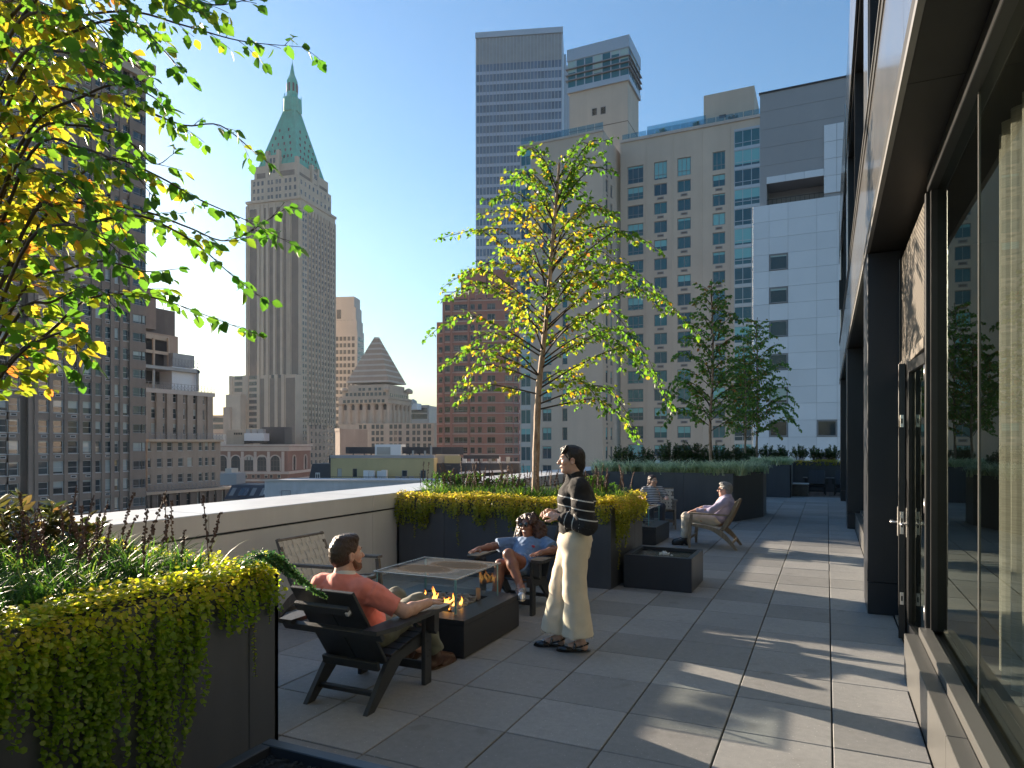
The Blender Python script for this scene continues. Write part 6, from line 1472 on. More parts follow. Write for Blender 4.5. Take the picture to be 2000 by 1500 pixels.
jenny('yellow sedum strip on the end planter wall', [(-3.0, 27.36), (1.0, 27.36)], (0, -1), lambda u: .10, .25, 1.07, .05, 40, m_jenny_y, QUAD, 12)

# ---------------------------------------------------------------- lilyturf clumps with seed spikes
def spike_mesh(h, seed):
    r = random.Random(seed); mb = MB(); b = .06 * r.uniform(-1, 1); n = 9
    mb.tube([(b * (t / n) ** 2, 0, h * t / n) for t in range(n + 1)], .0022, 4)
    for k in range(34):
        t = r.uniform(.45, 1.0); a = r.uniform(0, 6.28); s = .0085 * (1.25 - .6 * t); c = Vector((b * t * t + .006 * math.cos(a), .006 * math.sin(a), h * t))
        mb.add([c + Vector((s, 0, 0)), c + Vector((-s * .5, s * .8, 0)), c + Vector((-s * .5, -s * .8, 0)), c + Vector((0, 0, s * 1.1)), c - Vector((0, 0, s * 1.1))], [(0, 1, 3), (1, 2, 3), (2, 0, 3), (1, 0, 4), (2, 1, 4), (0, 2, 4)])
    return mb.mesh('seed_spike', m_spike)
SPK = [spike_mesh(.34 + .03 * k, k) for k in range(5)]
def lilyturf(labels, spots, nb, Lr, seed, group, spikes=(1, 3), wd=.010):
    rs = np.random.RandomState(seed); r = random.Random(seed)
    for k, (x, y, z) in enumerate(spots):
        t = thing('lilyturf', labels if isinstance(labels, str) else labels[k], 'plant', (x, y, z), 0, group)
        roots = np.stack([.05 * rs.randn(nb), .05 * rs.randn(nb), np.zeros(nb)], 1); me = blades('leaves', roots, rs.rand(nb) * 6.28, rs.uniform(*Lr, nb), rs.uniform(.7, 2.3, nb), rs.uniform(.7, 1.2, nb) * wd, np.clip(.5 + .28 * rs.randn(nb), 0, 1), m_lily)
        o = link('leaves', me, t, 'stuff')
        for _ in range(r.randint(*spikes)):
            s = link('seed_spike', r.choice(SPK), t); s.location = (r.gauss(0, .06), r.gauss(0, .06), .02); s.rotation_euler = (r.gauss(0, .12), r.gauss(0, .12), r.uniform(0, 6.3)); sc = r.uniform(.85, 1.2); s.scale = (sc * 1.1, sc * 1.1, sc)
rp_ = random.Random(17); spots = []
for i in range(7):
    for j in range(6):
        x = -3.22 - .28 * i + rp_.uniform(-.08, .08); y = 1.35 + .27 * j + rp_.uniform(-.08, .08)
        if y > 2.85: continue
        if math.hypot(x + 4.5, y - 2.6) < .42 : continue
        spots.append((x, y, .96))
lilyturf('lilyturf clump with dark seed spikes in the near planter', spots, 95, (.20, .36), 3, 'lilyturf in the near planter', (1, 3))
spots = [(-5.15 + .24 * i + rp_.uniform(-.06, .06), 8.35 + .26 * j + rp_.uniform(-.06, .06), .97) for i in range(12) for j in range(3)]
lilyturf('lilyturf clump with tan seed spikes in the middle planter', spots, 70, (.18, .30), 5, 'lilyturf in the middle planter', (2, 4), .012)
def sedge(label, spots, nb, Lr, seed, mat, w=.011, arch=(1.2, 2.7)):
    rs = np.random.RandomState(seed); ro = []; az = []; 
    for (x, y, z) in spots: ro.append(np.stack([x + .07 * rs.randn(nb), y + .07 * rs.randn(nb), np.full(nb, z)], 1)); az.append(rs.rand(nb) * 6.28)
    ro = np.concatenate(ro); az = np.concatenate(az); n = len(ro)
    me = blades('sedge', ro, az, rs.uniform(*Lr, n), rs.uniform(*arch, n), rs.uniform(.7, 1.2, n) * w, np.clip(.5 + .3 * rs.randn(n), 0, 1), mat); o = link('ornamental_grass', me, None, 'stuff'); o['label'] = label; o['category'] = 'grass'
sp = [(-5.0 + .27 * i + rp_.uniform(-.1, .1), 16.12 + .3 * j + rp_.uniform(-.08, .08), 1.03) for i in range(13) for j in range(2)] + [(-1.95 + .12 * k, 16.3 + .3 * k, 1.03) for k in range(5)] + [(-2.4 + .25 * k, 17.0 + .2 * k, 1.03) for k in range(4)]
sedge('pale variegated grass spilling over the long navy planter', sp, 90, (.30, .55), 8, m_sedge, .022)
sp = [(-4.6 + .26 * i, 24.05 + .35 * j, 1.02) for i in range(14) for j in range(3)]
sedge('pale variegated grass on the smaller navy planter', sp, 70, (.30, .5), 9, m_sedge, .024)
# ---------------------------------------------------------------- shrubs
def shrub(label, c, rx, ry, h, n, leaf, mat, seed, group=None, upright=.6, name='shrub'):
    rs = np.random.RandomState(seed); t = thing(name, label, 'shrub', c, 0, group); P = []; D = []; S = []; st = MB()
    for k in range(max(8, n // 26)):
        a = rs.rand() * 6.28; rr = math.sqrt(rs.rand()); tip = Vector((rx * rr * math.cos(a), ry * rr * math.sin(a), h * (1 - .45 * rr * rr) * rs.uniform(.75, 1.08))); base = Vector((tip.x * .3, tip.y * .3, 0)); st.tube([base, base.lerp(tip, .5) + Vector((0, 0, .05 * h)), tip], [.007, .005, .003], 4, cap=False)
        for q in range(26):
            f = rs.uniform(.25, 1.0) ** .6; p = base.lerp(tip, f); an = rs.rand() * 6.28; d = Vector((math.cos(an), math.sin(an), upright * (.3 + rs.rand()))); P.append(tuple(p + d * .01)); D.append(tuple(d)); S.append(leaf * rs.uniform(.6, 1.15))
    n_ = len(P); T_ = np.clip(.45 + .25 * rs.randn(n_), 0, 1)
    o = link('foliage', leaf_cloud('foliage', P, D, np.stack([.4 * rs.randn(n_), .4 * rs.randn(n_), np.ones(n_)], 1), S, T_, LT2, mat), t, 'stuff'); part('stems', st, m_stem, t, 'stuff')
LT2 = leaf_template(3, False, .24, .06)
shrub('bronze-leaved rhododendron at the back of the near planter', (-4.55, 2.60, .95), .45, .40, .46, 900, .085, m_rhodo, 3, upright=.9)
shrub('bronze-leaved rhododendron filling the left edge of the near planter', (-4.95, 2.0, .95), .40, .38, .42, 700, .085, m_rhodo, 4, upright=.9)
gs = 'dark shrubs in the shaded planters'
shrub('round dark shrub at the left end of the long planter', (wp(1217, 17.0)[0], wp(1217, 17.0)[1], 1.02), .36, .34, .70, 1700, .06, m_shrub, 11, gs, 1.2)
shrub('smaller dark shrub second from the left in the long planter', (wp(1262, 17.0)[0], wp(1262, 17.0)[1], 1.02), .28, .30, .66, 1300, .06, m_shrub, 12, gs, 1.2)
hl = ['left end of the dark hedge row behind the pale grass', 'dense dark hedge shrub left of the slim birch trunk', 'hedge shrub right behind the slim birch trunk', 'dark hedge shrub right of the slim birch trunk', 'right end of the dark hedge row behind the pale grass']
for k, px in enumerate((1308, 1338, 1368, 1405, 1436)): shrub(hl[k], (wp(px, 17.6)[0], wp(px, 17.6)[1], 1.02), .36, .38, .82 - .03 * k, 1700, .06, m_shrub, 13 + k, gs, 1.3)
hl = ['low dark shrub between the two far birch trunks', 'dark shrub right of the far birch trunks', 'dark shrub at the right end of the pale grass']
for k, px in enumerate((1466, 1498, 1524)): shrub(hl[k], (wp(px, 24.8)[0], wp(px, 24.8)[1], 1.0), .38, .36, .68, 1100, .075, m_shrub, 23 + k, gs, 1.2)
hl = ['leftmost of three shrubs on the end planter wall', 'middle of three shrubs on the end planter wall', 'rightmost of three shrubs on the end planter wall']
for k, px in enumerate((1562, 1594, 1626)): shrub(hl[k], (wp(px, 26.3)[0], 27.8, 1.02), .34, .32, .66, 1200, .07, m_shrub, 33 + k, gs, 1.3)
hl = ['dark green shrub at the back left of the middle planter', 'second dark green shrub at the back of the middle planter', 'green shrub behind the birch trunk in the middle planter', 'green shrub at the back right of the middle planter']
for k, px in enumerate((868, 920, 985, 1165)): (x, y), _ = on_y(px, 9.0); shrub(hl[k], (x, 9.0, .95), .40, .20, .36, 900, .05, m_lily, 43 + k, 'green shrubs in the middle planter', 1.0)
for k, (px, py, lab) in enumerate(((1293, 250, 'leftmost pot shrub on the beige roof terrace'), (1362, 238, 'middle pot shrub on the beige roof terrace'), (1430, 228, 'rightmost pot shrub on the beige roof terrace'))):
    (x, y), Yq = on_y(px, YM + 1.5); shrub(lab, (x, y, zt + .3), .95, .8, 1.25, 500, .28, m_shrub, 60 + k, 'pot shrubs on the beige roof', 1.0)
# trailing juniper sprig over the corner of the near planter
rs = np.random.RandomState(5); P = []; D = []; U = []; S = []; T_ = []; st = MB()
sprig = thing('juniper_sprig', 'dark green juniper sprig trailing from the planter corner over the armchair', 'plant', (-2.9, 2.92, 1.02))
for q, (pts, w) in enumerate((([(-3.0, 2.9, 1.03), pt(540, 1090, 3.75), pt(580, 1122, 3.85), pt(612, 1152, 3.95), pt(636, 1166, 4.0)], .035), ([(-3.05, 2.85, 1.04), pt(520, 1082, 3.7), pt(556, 1106, 3.8), pt(590, 1140, 3.86)], .04), ([(-3.1, 2.9, 1.02), pt(500, 1085, 3.6), pt(530, 1098, 3.7), pt(565, 1125, 3.75)], .035))):
    pa = catmull(pts, 10); st.tube(pa, [.004 - .003 * i / len(pa) for i in range(len(pa))], 4, cap=False)
    for i in range(len(pa) - 1):
        for k in range(30):
            p = pa[i].lerp(pa[i + 1], rs.rand()); dv = (pa[i + 1] - pa[i]).normalized(); off = Vector(rs.randn(3)); off = (off - dv * off.dot(dv)) * w * .42 * (1.1 - i / len(pa)); P.append(tuple(p + off)); D.append(tuple(dv * .8 + Vector(rs.randn(3)) * .5)); U.append(tuple(rs.randn(3))); S.append(rs.uniform(.012, .022)); T_.append(rs.rand())
link('foliage', leaf_cloud('foliage', P, D, np.array(U), S, T_, LT2, m_junip), sprig, 'stuff', True); part('stem', st, m_stem, sprig, world=True)
# ================================================================== people: bodies grown as one smooth skin from a distance field
def surfnet(f, org, h):
    s = f < 0; c = np.zeros(tuple(n - 1 for n in f.shape), np.int8)
    for i in (0, 1):
        for j in (0, 1):
            for k in (0, 1): c += s[i:f.shape[0] - 1 + i, j:f.shape[1] - 1 + j, k:f.shape[2] - 1 + k]
    I, J, K = np.nonzero((c > 0) & (c < 8)); n = len(I); acc = np.zeros((n, 3)); cnt = np.zeros(n)
    cor = [(i, j, k) for i in (0, 1) for j in (0, 1) for k in (0, 1)]
    for a in cor:
        for ax in range(3):
            if a[ax]: continue
            b = list(a); b[ax] = 1
            fa = f[I + a[0], J + a[1], K + a[2]]; fb = f[I + b[0], J + b[1], K + b[2]]; m = (fa < 0) != (fb < 0)
            t = np.where(m, fa / np.where(m, fa - fb, 1), 0); p = np.tile(np.array(a, float), (n, 1)); p[:, ax] += t; acc[m] += p[m]; cnt[m] += 1
    V = (np.stack([I, J, K], 1) + acc / np.maximum(cnt, 1)[:, None]) * h + org
    idx = -np.ones(c.shape, np.int64); idx[I, J, K] = np.arange(n); Fs = []
    for ax in range(3):
        sl0 = [slice(None)] * 3; sl1 = [slice(None)] * 3; sl0[ax] = slice(0, -1); sl1[ax] = slice(1, None)
        d = s[tuple(sl0)] != s[tuple(sl1)]; flip = s[tuple(sl0)]; o1, o2 = [q for q in range(3) if q != ax]
        P = np.stack(np.nonzero(d), 1); ok = (P[:, o1] > 0) & (P[:, o2] > 0) & (P[:, o1] < c.shape[o1]) & (P[:, o2] < c.shape[o2]); P = P[ok]
        fl = flip[P[:, 0], P[:, 1], P[:, 2]]
        def cell(da, db): Q = P.copy(); Q[:, o1] -= da; Q[:, o2] -= db; return idx[Q[:, 0], Q[:, 1], Q[:, 2]]
        q = np.stack([cell(1, 1), cell(0, 1), cell(0, 0), cell(1, 0)], 1)
        sw = fl if ax != 1 else ~fl
        q[~sw] = q[~sw][:, ::-1]; Fs.append(q)
    return V, np.concatenate(Fs)
class SDF:
    def __init__(s): s.p = []; s.cuts = []; s.disp = None
    def cone(s, a, b, ra, rb, k=.02, flat=False, sub=False): s.p.append(('c', np.array(a, float), np.array(b, float), ra, rb, k, flat, sub)); return s
    def chain(s, pts, rs, k=.02):
        for i in range(len(pts) - 1): s.cone(pts[i], pts[i + 1], rs[i], rs[i + 1], k)
        return s
    def ell(s, c, r, k=.02, R=None, sub=False): s.p.append(('e', np.array(c, float), np.array(r, float), np.eye(3) if R is None else np.array(R, float), k, sub)); return s
    def cut(s, p, n): s.cuts.append((np.array(p, float), np.array(n, float))); return s     # removes the side n points to
    def mesh(s, h):
        lo, hi = np.full(3, 1e9), np.full(3, -1e9)
        for q in s.p:
            if q[0] == 'c': r = max(q[3], q[4]); pts = (q[1] - r, q[2] - r, q[1] + r, q[2] + r)
            else: r = q[2].max(); pts = (q[1] - r, q[1] + r)
            for v in pts: lo = np.minimum(lo, v); hi = np.maximum(hi, v)
        lo -= .03; hi += .03; N = np.ceil((hi - lo) / h).astype(int) + 1; f = np.full(N, .2, np.float32); ax = [lo[i] + h * np.arange(N[i]) for i in range(3)]
        for q in s.p:
            k = q[5] if q[0] == 'c' else q[4]; r = max(q[3], q[4]) if q[0] == 'c' else q[2].max(); mg = r + k + 3 * h
            a = q[1] - mg if q[0] == 'e' else np.minimum(q[1], q[2]) - mg; b = q[1] + mg if q[0] == 'e' else np.maximum(q[1], q[2]) + mg
            i0 = np.clip(np.floor((a - lo) / h).astype(int), 0, N); i1 = np.clip(np.ceil((b - lo) / h).astype(int) + 1, 0, N)
            X, Y, Z = ax[0][i0[0]:i1[0], None, None], ax[1][None, i0[1]:i1[1], None], ax[2][None, None, i0[2]:i1[2]]
            if q[0] == 'c':
                A, B = q[1], q[2]; d = B - A; L2 = max(float(d @ d), 1e-12); x, y, z = X - A[0], Y - A[1], Z - A[2]; tt = (x * d[0] + y * d[1] + z * d[2]) / L2
                t = np.clip(tt, 0, 1); rr = q[3] + (q[4] - q[3]) * t
                if q[6]:
                    rad_ = np.sqrt(np.maximum((x - d[0] * tt) ** 2 + (y - d[1] * tt) ** 2 + (z - d[2] * tt) ** 2, 0)) - rr; D = np.maximum(rad_, (np.abs(tt - .5) - .5) * math.sqrt(L2))
                else: D = np.sqrt((x - d[0] * t) ** 2 + (y - d[1] * t) ** 2 + (z - d[2] * t) ** 2) - rr
                sub = q[7]
            else:
                x, y, z = X - q[1][0], Y - q[1][1], Z - q[1][2]; Rm = q[3]; u = [(x * Rm[0][i] + y * Rm[1][i] + z * Rm[2][i]) / q[2][i] for i in range(3)]
                k0 = np.sqrt(u[0] ** 2 + u[1] ** 2 + u[2] ** 2); k1 = np.sqrt((u[0] / q[2][0]) ** 2 + (u[1] / q[2][1]) ** 2 + (u[2] / q[2][2]) ** 2); D = k0 * (k0 - 1) / np.maximum(k1, 1e-6); sub = q[5]
            S = f[i0[0]:i1[0], i0[1]:i1[1], i0[2]:i1[2]]
            if sub: hh = np.maximum(k - np.abs(S + D), 0) / k; R_ = np.maximum(S, -D) + hh * hh * k * .25
            else: hh = np.maximum(k - np.abs(S - D), 0) / k; R_ = np.minimum(S, D) - hh * hh * k * .25
            f[i0[0]:i1[0], i0[1]:i1[1], i0[2]:i1[2]] = R_
        X, Y, Z = ax[0][:, None, None], ax[1][None, :, None], ax[2][None, None, :]
        if s.disp: f = f + s.disp(X, Y, Z).astype(np.float32)
        for p, n in s.cuts: f = np.maximum(f, ((X - p[0]) * n[0] + (Y - p[1]) * n[1] + (Z - p[2]) * n[2]).astype(np.float32))
        f[0] = f[-1] = .1; f[:, 0] = f[:, -1] = .1; f[:, :, 0] = f[:, :, -1] = .1
        return surfnet(f, lo, h)
def skin(name, sdf, h, mat, parent, attr=None):
    V, Fq = sdf.mesh(h); me = np_mesh(name, V, Fq.tolist(), mat, attr(V) if attr else None, True); return link(name, me, parent, None, True)
def skinmat(name, col, rough=.5):
    m, nt, b = newmat(name); p = position(nt); n = noise(nt, p, 40, 4, .6)
    c = ramp(nt, n, [(.3, [q * .88 for q in col]), (.7, [min(1, q * 1.1) for q in col])]); nt.links.new(c, b.inputs['Base Color']); b.inputs['Roughness'].default_value = rough
    b.inputs['Subsurface Weight'].default_value = .12; b.inputs['Subsurface Radius'].default_value = (.012, .005, .003); b.inputs['Subsurface Scale'].default_value = .5; return m
def cloth(name, col, var=.12, rough=.85, sc=260, st=.25, vs=12):
    m, nt, b = newmat(name); p = position(nt); n = noise(nt, p, vs, 6, .65); c = ramp(nt, n, [(.3, [q * (1 - var) for q in col]), (.7, [min(1, q * (1 + var)) for q in col])])
    nt.links.new(c, b.inputs['Base Color']); b.inputs['Roughness'].default_value = rough; b.inputs['Sheen Weight'].default_value = .15; bump(nt, b, noise(nt, p, sc, 3, .6), st, .003); return m
def striped(name, base, line, period, width, rough=.9):
    m, nt, b = newmat(name); at = nd(nt, 'ShaderNodeAttribute', attribute_name='tone'); p = position(nt)
    fr = math_(nt, 'FRACT', math_(nt, 'DIVIDE', at.outputs['Fac'], period)); on = math_(nt, 'LESS_THAN', fr, width); rng = math_(nt, 'GREATER_THAN', at.outputs['Fac'], 0.0)
    c = mixc(nt, math_(nt, 'MULTIPLY', on, rng), base, line); n = noise(nt, p, 60, 3, .6); c = mixc(nt, math_(nt, 'MULTIPLY', n, .35), c, [q * .5 for q in base]); nt.links.new(c, b.inputs['Base Color']); b.inputs['Roughness'].default_value = rough; bump(nt, b, noise(nt, p, 330, 3, .6), .5, .004); return m
def hairmat(name, col, sc=160):
    m, nt, b = newmat(name); p = position(nt); n = noise(nt, vmul(nt, p, (1, 1, .25)), sc, 4, .7); c = ramp(nt, n, [(.3, [q * .45 for q in col]), (.7, [q * 1.5 for q in col])]); nt.links.new(c, b.inputs['Base Color']); b.inputs['Roughness'].default_value = .38; bump(nt, b, n, .8, .01); return m
m_skin_a = skinmat('fair_skin', (.52, .30, .215)); m_skin_b = skinmat('deep_brown_skin', (.20, .088, .055), .4); m_skin_c = skinmat('light_skin', (.56, .34, .25)); m_skin_d = skinmat('tanned_skin', (.45, .25, .18))
m_eye = M('eye_white', (.7, .68, .65), .2, var=.02); m_iris = M('dark_iris', (.02, .012, .008), .15, var=.1); m_lips = M('lips', (.38, .12, .10), .4, var=.1); m_teeth = M('teeth', (.75, .72, .68), .25, var=.03); m_brow = M('eyebrow_hair', (.03, .018, .012), .7, var=.3)
def noisef(a, fx, ph=0): return lambda X, Y, Z: a * (np.sin(X * fx + ph + 2 * np.sin(Z * fx * .7)) * np.sin(Y * fx * .9 + 1.3 * ph + np.sin(X * fx * .5)) + .6 * np.sin(Z * fx * 1.1 + 1.7 * np.sin(Y * fx * .6 + ph)))
V3 = lambda *a: np.array(a, float)
class Frame:                                    # f forward, l left, u up
    def __init__(s, o, f, u=(0, 0, 1)):
        s.o = np.array(o, float); s.f = np.array(f, float); s.f /= np.linalg.norm(s.f); u = np.array(u, float); s.l = np.cross(u, s.f); s.l /= np.linalg.norm(s.l); s.u = np.cross(s.f, s.l); s.R = np.stack([s.f, s.l, s.u], 1)
    def __call__(s, a, b, c): return s.o + s.f * a + s.l * b + s.u * c
def head_skin(S, H_, sc=1.0, nose=1.0, smile=False, fem=False):
    e = lambda c, r, k=.02, sub=False: S.ell(H_(*[q * sc for q in c]), [q * sc for q in r], k * sc, H_.R, sub)
    e((-.012, 0, .035), (.098, .075, .088)); e((.030, 0, -.022), (.068, .060, .085), .03); e((.030, 0, -.074), (.056, .048 if not fem else .043, .040), .03); e((.072, 0, -.098), (.022, .022, .018), .025)
    e((.084, 0, .034), (.018, .048, .011), .018)
    for s_ in (-1, 1):
        e((.064, .044 * s_, -.016), (.026, .022, .022), .022); e((.108, .031 * s_, .014), (.022, .016, .012), .012, True); S.ell(H_(-.004 * sc, .077 * s_ * sc, -.008 * sc), [.021 * sc, .009 * sc, .033 * sc], .008, H_.R); e((.0, .083 * s_, -.006), (.011, .006, .018), .006, True)
        e((.112, .0095 * s_, -.027), (.010, .008, .007), .008)
    S.cone(H_(.090 * sc, 0, .022 * sc), H_((.098 + .022 * nose) * sc, 0, -.022 * sc), .008 * sc, .0125 * sc, .014 * sc)
    e((.094, 0, -.052), (.011, .024, .006), .008); e((.091, 0, -.065), (.011, .021, .007), .008)
def face_parts(H_, par, sc=1.0, brow=m_brow, smile=False, eyes=True):
    for s_ in (-1, 1):
        if eyes:
            S = SDF(); S.ell(H_(.084 * sc, .031 * s_ * sc, .013 * sc), [.0125 * sc] * 3, .001); o = skin('eye', S, .004, m_eye, par); S = SDF(); S.ell(H_(.0935 * sc, .031 * s_ * sc, .013 * sc), [.005 * sc] * 3, .001); skin('iris', S, .0025, m_iris, o)
        S = SDF(); S.cone(H_(.103 * sc, .014 * s_ * sc, .036 * sc), H_(.090 * sc, .050 * s_ * sc, .040 * sc), .0042, .003, .002); skin('eyebrow', S, .0032, brow, par)
    S = SDF()
    if smile: S.ell(H_(.0985 * sc, 0, -.058 * sc), [.008 * sc, .024 * sc, .009 * sc], .002, H_.R); o = skin('mouth', S, .003, m_lips, par); S = SDF(); S.ell(H_(.1035 * sc, 0, -.057 * sc), [.0065 * sc, .019 * sc, .0055 * sc], .002, H_.R); skin('teeth', S, .0025, m_teeth, o)
    else: S.ell(H_(.0985 * sc, 0, -.058 * sc), [.008 * sc, .022 * sc, .0055 * sc], .002, H_.R); skin('mouth', S, .003, m_lips, par)
def hand(S, wrist, hd, pn, side, curl=.35, r=.0088, spread=1.0):
    hd = np.array(hd, float); hd /= np.linalg.norm(hd); pn = np.array(pn, float); pn -= hd * (pn @ hd); pn /= np.linalg.norm(pn); lat = np.cross(hd, pn) * side
    Rm = np.stack([hd, lat, pn], 1); S.cone(wrist - hd * .02, wrist + hd * .03, .025, .024, .02); S.ell(wrist + hd * .052, [.050, .039, .016], .016, Rm)
    for i, (ln, off) in enumerate(((.068, .029), (.078, .010), (.073, -.010), (.056, -.028))):
        a = wrist + hd * (.092 - .006 * abs(i - 1.2)) + lat * off; d1 = hd + lat * off * 3.0 * spread; d1 /= np.linalg.norm(d1); c = curl * (1 + .15 * i); d2 = d1 * math.cos(c) + pn * math.sin(c); d3 = d1 * math.cos(c * 2) + pn * math.sin(c * 2)
        b = a + d2 * ln * .5; e = b + d3 * ln * .5; S.chain([a - d1 * .02, a, b, e], [r * 1.1, r * 1.05, r * .95, r * .8], .004)
    t0 = wrist + hd * .025 + lat * .030; t1 = t0 + (hd * .65 + lat * .75 + pn * .15) * .042; t2 = t1 + (hd * .92 + lat * .25 + pn * .2) * .036; S.chain([t0 - lat * .012, t0, t1, t2], [.014, .0125, .0105, .0085], .008)
def limb(S, a, b, c, r, k=.025, bulge=True):
    a, b, c = [np.array(q, float) for q in (a, b, c)]; m1 = a * .55 + b * .45; m2 = b * .68 + c * .32
    S.chain([a, m1, b], [r[0], r[1], r[2]], k); S.chain([b, m2, c], [r[2], r[3], r[4]], k)
def sit_body(S, hipl, hipr, chest, neckb, shl, shr, wid=.15):
    mid = (hipl + hipr) / 2
    S.ell(mid, [.15, .12, .11], .05); S.cone(mid, chest, .125, .135, .06); S.ell(chest, [.165, .12, .14], .06); S.cone(chest, neckb, .11, .06, .05); S.cone(shl, shr, .052, .052, .05)
def ank_foot(S, ank, toe): S.cone(ank, toe, .036, .026, .02); S.cone(ank, ank + V3(0, 0, -.03), .036, .034, .02)
def shoe(name, ank, toe, mat, par, hgt=.06, sole=None, h=.006, toe_r=.030):
    ank, toe = np.array(ank, float), np.array(toe, float); d = toe - ank; d[2] = 0; L = np.linalg.norm(d); d /= L; lat = np.cross(V3(0, 0, 1), d); zb = min(ank[2], toe[2]); S = SDF()
    base = V3(ank[0], ank[1], toe[2] - .012); heel = base - d * .045
    S.ell(heel + V3(0, 0, .025), [.042, .036, .042], .02, np.stack([d, lat, V3(0, 0, 1)], 1)); S.ell(base + d * L * .62, [L * .48, .043, .036], .03, np.stack([d, lat, V3(0, 0, 1)], 1)); S.ell(base + d * L * .95, [.05, .036, toe_r], .025, np.stack([d, lat, V3(0, 0, 1)], 1)); S.cone(base + V3(0, 0, .02), ank + V3(0, 0, hgt), .044, .044, .03, True); S.cone(ank + V3(0, 0, -.015), base + d * L * .95 + V3(0, 0, .030), .046, .034, .03)
    S.cut(base + V3(0, 0, -.012), (0, 0, -1)); o = skin(name, S, h, mat, par)
    if sole is not None:
        S = SDF(); S.ell(base + d * (L * .45), [L * .5 + .085, .046, .030], .01, np.stack([d, lat, V3(0, 0, 1)], 1)); S.cut(base + V3(0, 0, -.006), (0, 0, 1)); S.cut(base + V3(0, 0, -.024), (0, 0, -1)); skin('sole', S, h, sole, o)
    return o
m_coral = cloth('coral_knit', (.70, .205, .15), .10); m_rib = cloth('pale_collar', (.62, .60, .56), .06); m_olive = cloth('olive_cotton', (.125, .130, .088), .16); m_boot = M('brown_leather', (.065, .030, .016), .32, var=.3, vs=30, bmp=.2, bs=120); m_bootsole = M('boot_sole', (.10, .06, .035), .7)
m_hair_br = hairmat('brown_hair', (.052, .026, .014)); m_hair_dk = hairmat('dark_hair', (.014, .009, .007)); m_hair_cu = hairmat('curly_brown_hair', (.045, .017, .009), 90); m_hair_gr = hairmat('grey_hair', (.16, .155, .15)); m_hair_b2 = hairmat('chestnut_hair', (.05, .022, .014)); m_beard = hairmat('reddish_beard', (.16, .07, .035), 260)

# ---------------------------------------------------------------- the man in coral, seen from behind
t = thing('person', 'person in coral short-sleeved shirt seated with back to us, brown hair and beard', 'person', (-2.95, 3.95, 0))
hl, hr = V3(-3.06, 3.97, .40), V3(-2.86, 3.97, .40); ch, nb = V3(-2.98, 3.775, .68), V3(-2.985, 3.735, .855); sl, sr = V3(-3.165, 3.74, .775), V3(-2.805, 3.72, .775)
el, wl_ = V3(-3.31, 3.86, .615), V3(-3.27, 4.12, .622); er, wr_ = V3(-2.575, 3.86, .618), V3(-2.565, 4.135, .618)
kl, al_ = V3(-3.03, 4.42, .56), V3(-3.05, 4.62, .11); kr, ar_ = V3(-2.83, 4.42, .54), V3(-2.765, 4.575, .11)
Hd = Frame((-2.985, 3.77, .985), (.42, .90, .06))
S = SDF(); sit_body(S, hl, hr, ch, nb, sl, sr); head_skin(S, Hd); S.cone(nb - V3(0, .0, .05), Hd(-.025, 0, -.05), .060, .058, .03)
for a, b, c, sd in ((sl, el, wl_, -1), (sr, er, wr_, 1)):
    limb(S, a, b, c, [.058, .050, .043, .044, .030]); hand(S, c, (0.0, 1, 0.02) if sd > 0 else (.05, 1, .02), (0, 0, -1), -sd, .10)
for a, b, c in ((hl, kl, al_), (hr, kr, ar_)): limb(S, a, b, c, [.09, .082, .062, .058, .040]); ank_foot(S, c, c + V3(.02, .17, -.06))
skin('body', S, .0058, m_skin_a, t); face_parts(Hd, t)
S = SDF(); S.ell(Hd(-.017, 0, .042), [.106, .083, .092], .01, Hd.R); S.ell(Hd(-.045, 0, -.01), [.075, .076, .075], .03, Hd.R); S.ell(Hd(.045, 0, .105), [.055, .062, .028], .03, Hd.R); S.ell(Hd(.0, 0, .118), [.08, .06, .022], .03, Hd.R); S.cut(Hd(.074, 0, .05), Hd.f); S.ell(Hd(.09, 0, -.01), [.085, .09, .075], .015, Hd.R, True); S.ell(Hd(.0, .08, -.012), [.028, .03, .036], .01, Hd.R, True); S.ell(Hd(.0, -.08, -.012), [.028, .03, .036], .01, Hd.R, True); S.cut(Hd(0, 0, -.075), -Hd.u)
S.disp = noisef(.0014, 150); skin('hair', S, .005, m_hair_br, t)
S = SDF(); S.ell(Hd(.040, 0, -.078), [.062, .055, .042], .02, Hd.R); S.ell(Hd(.072, 0, -.098), [.030, .030, .026], .02, Hd.R); S.cone(Hd(.012, .066, -.03), Hd(.045, .048, -.08), .012, .02, .02); S.cone(Hd(.012, -.066, -.03), Hd(.045, -.048, -.08), .012, .02, .02); S.ell(Hd(.105, 0, -.058), [.022, .028, .014], .01, Hd.R, True); S.ell(Hd(-.02, 0, -.12), [.07, .06, .06], .02, Hd.R, True); S.disp = noisef(.0018, 300); skin('beard', S, .005, m_beard, t)
S = SDF(); mid = (hl + hr) / 2; S.ell(mid + V3(0, -.03, .03), [.175, .135, .10], .05); S.cone(mid + V3(0, -.02, .06), ch, .150, .158, .07); S.ell(ch + V3(0, .01, .0), [.19, .145, .15], .06); S.cone(ch, nb - V3(0, 0, .03), .13, .085, .05); S.cone(sl, sr, .066, .066, .05)
for a, b in ((sl, el), (sr, er)): S.cone(a, a + (b - a) * .30, .074, .072, .04); S.cone(a + (b - a) * .2, a + (b - a) * .80, .074, .066, .03, True)
S.cut(nb + V3(0, 0, .012), Hd.u * .95 + Hd.f * .2); fo = noisef(.0035, 34, .7); fo2 = noisef(.0022, 75, 2); S.disp = lambda X, Y, Z: fo(X, Y, Z) + fo2(X, Y, Z); skin('shirt', S, .0062, m_coral, t)
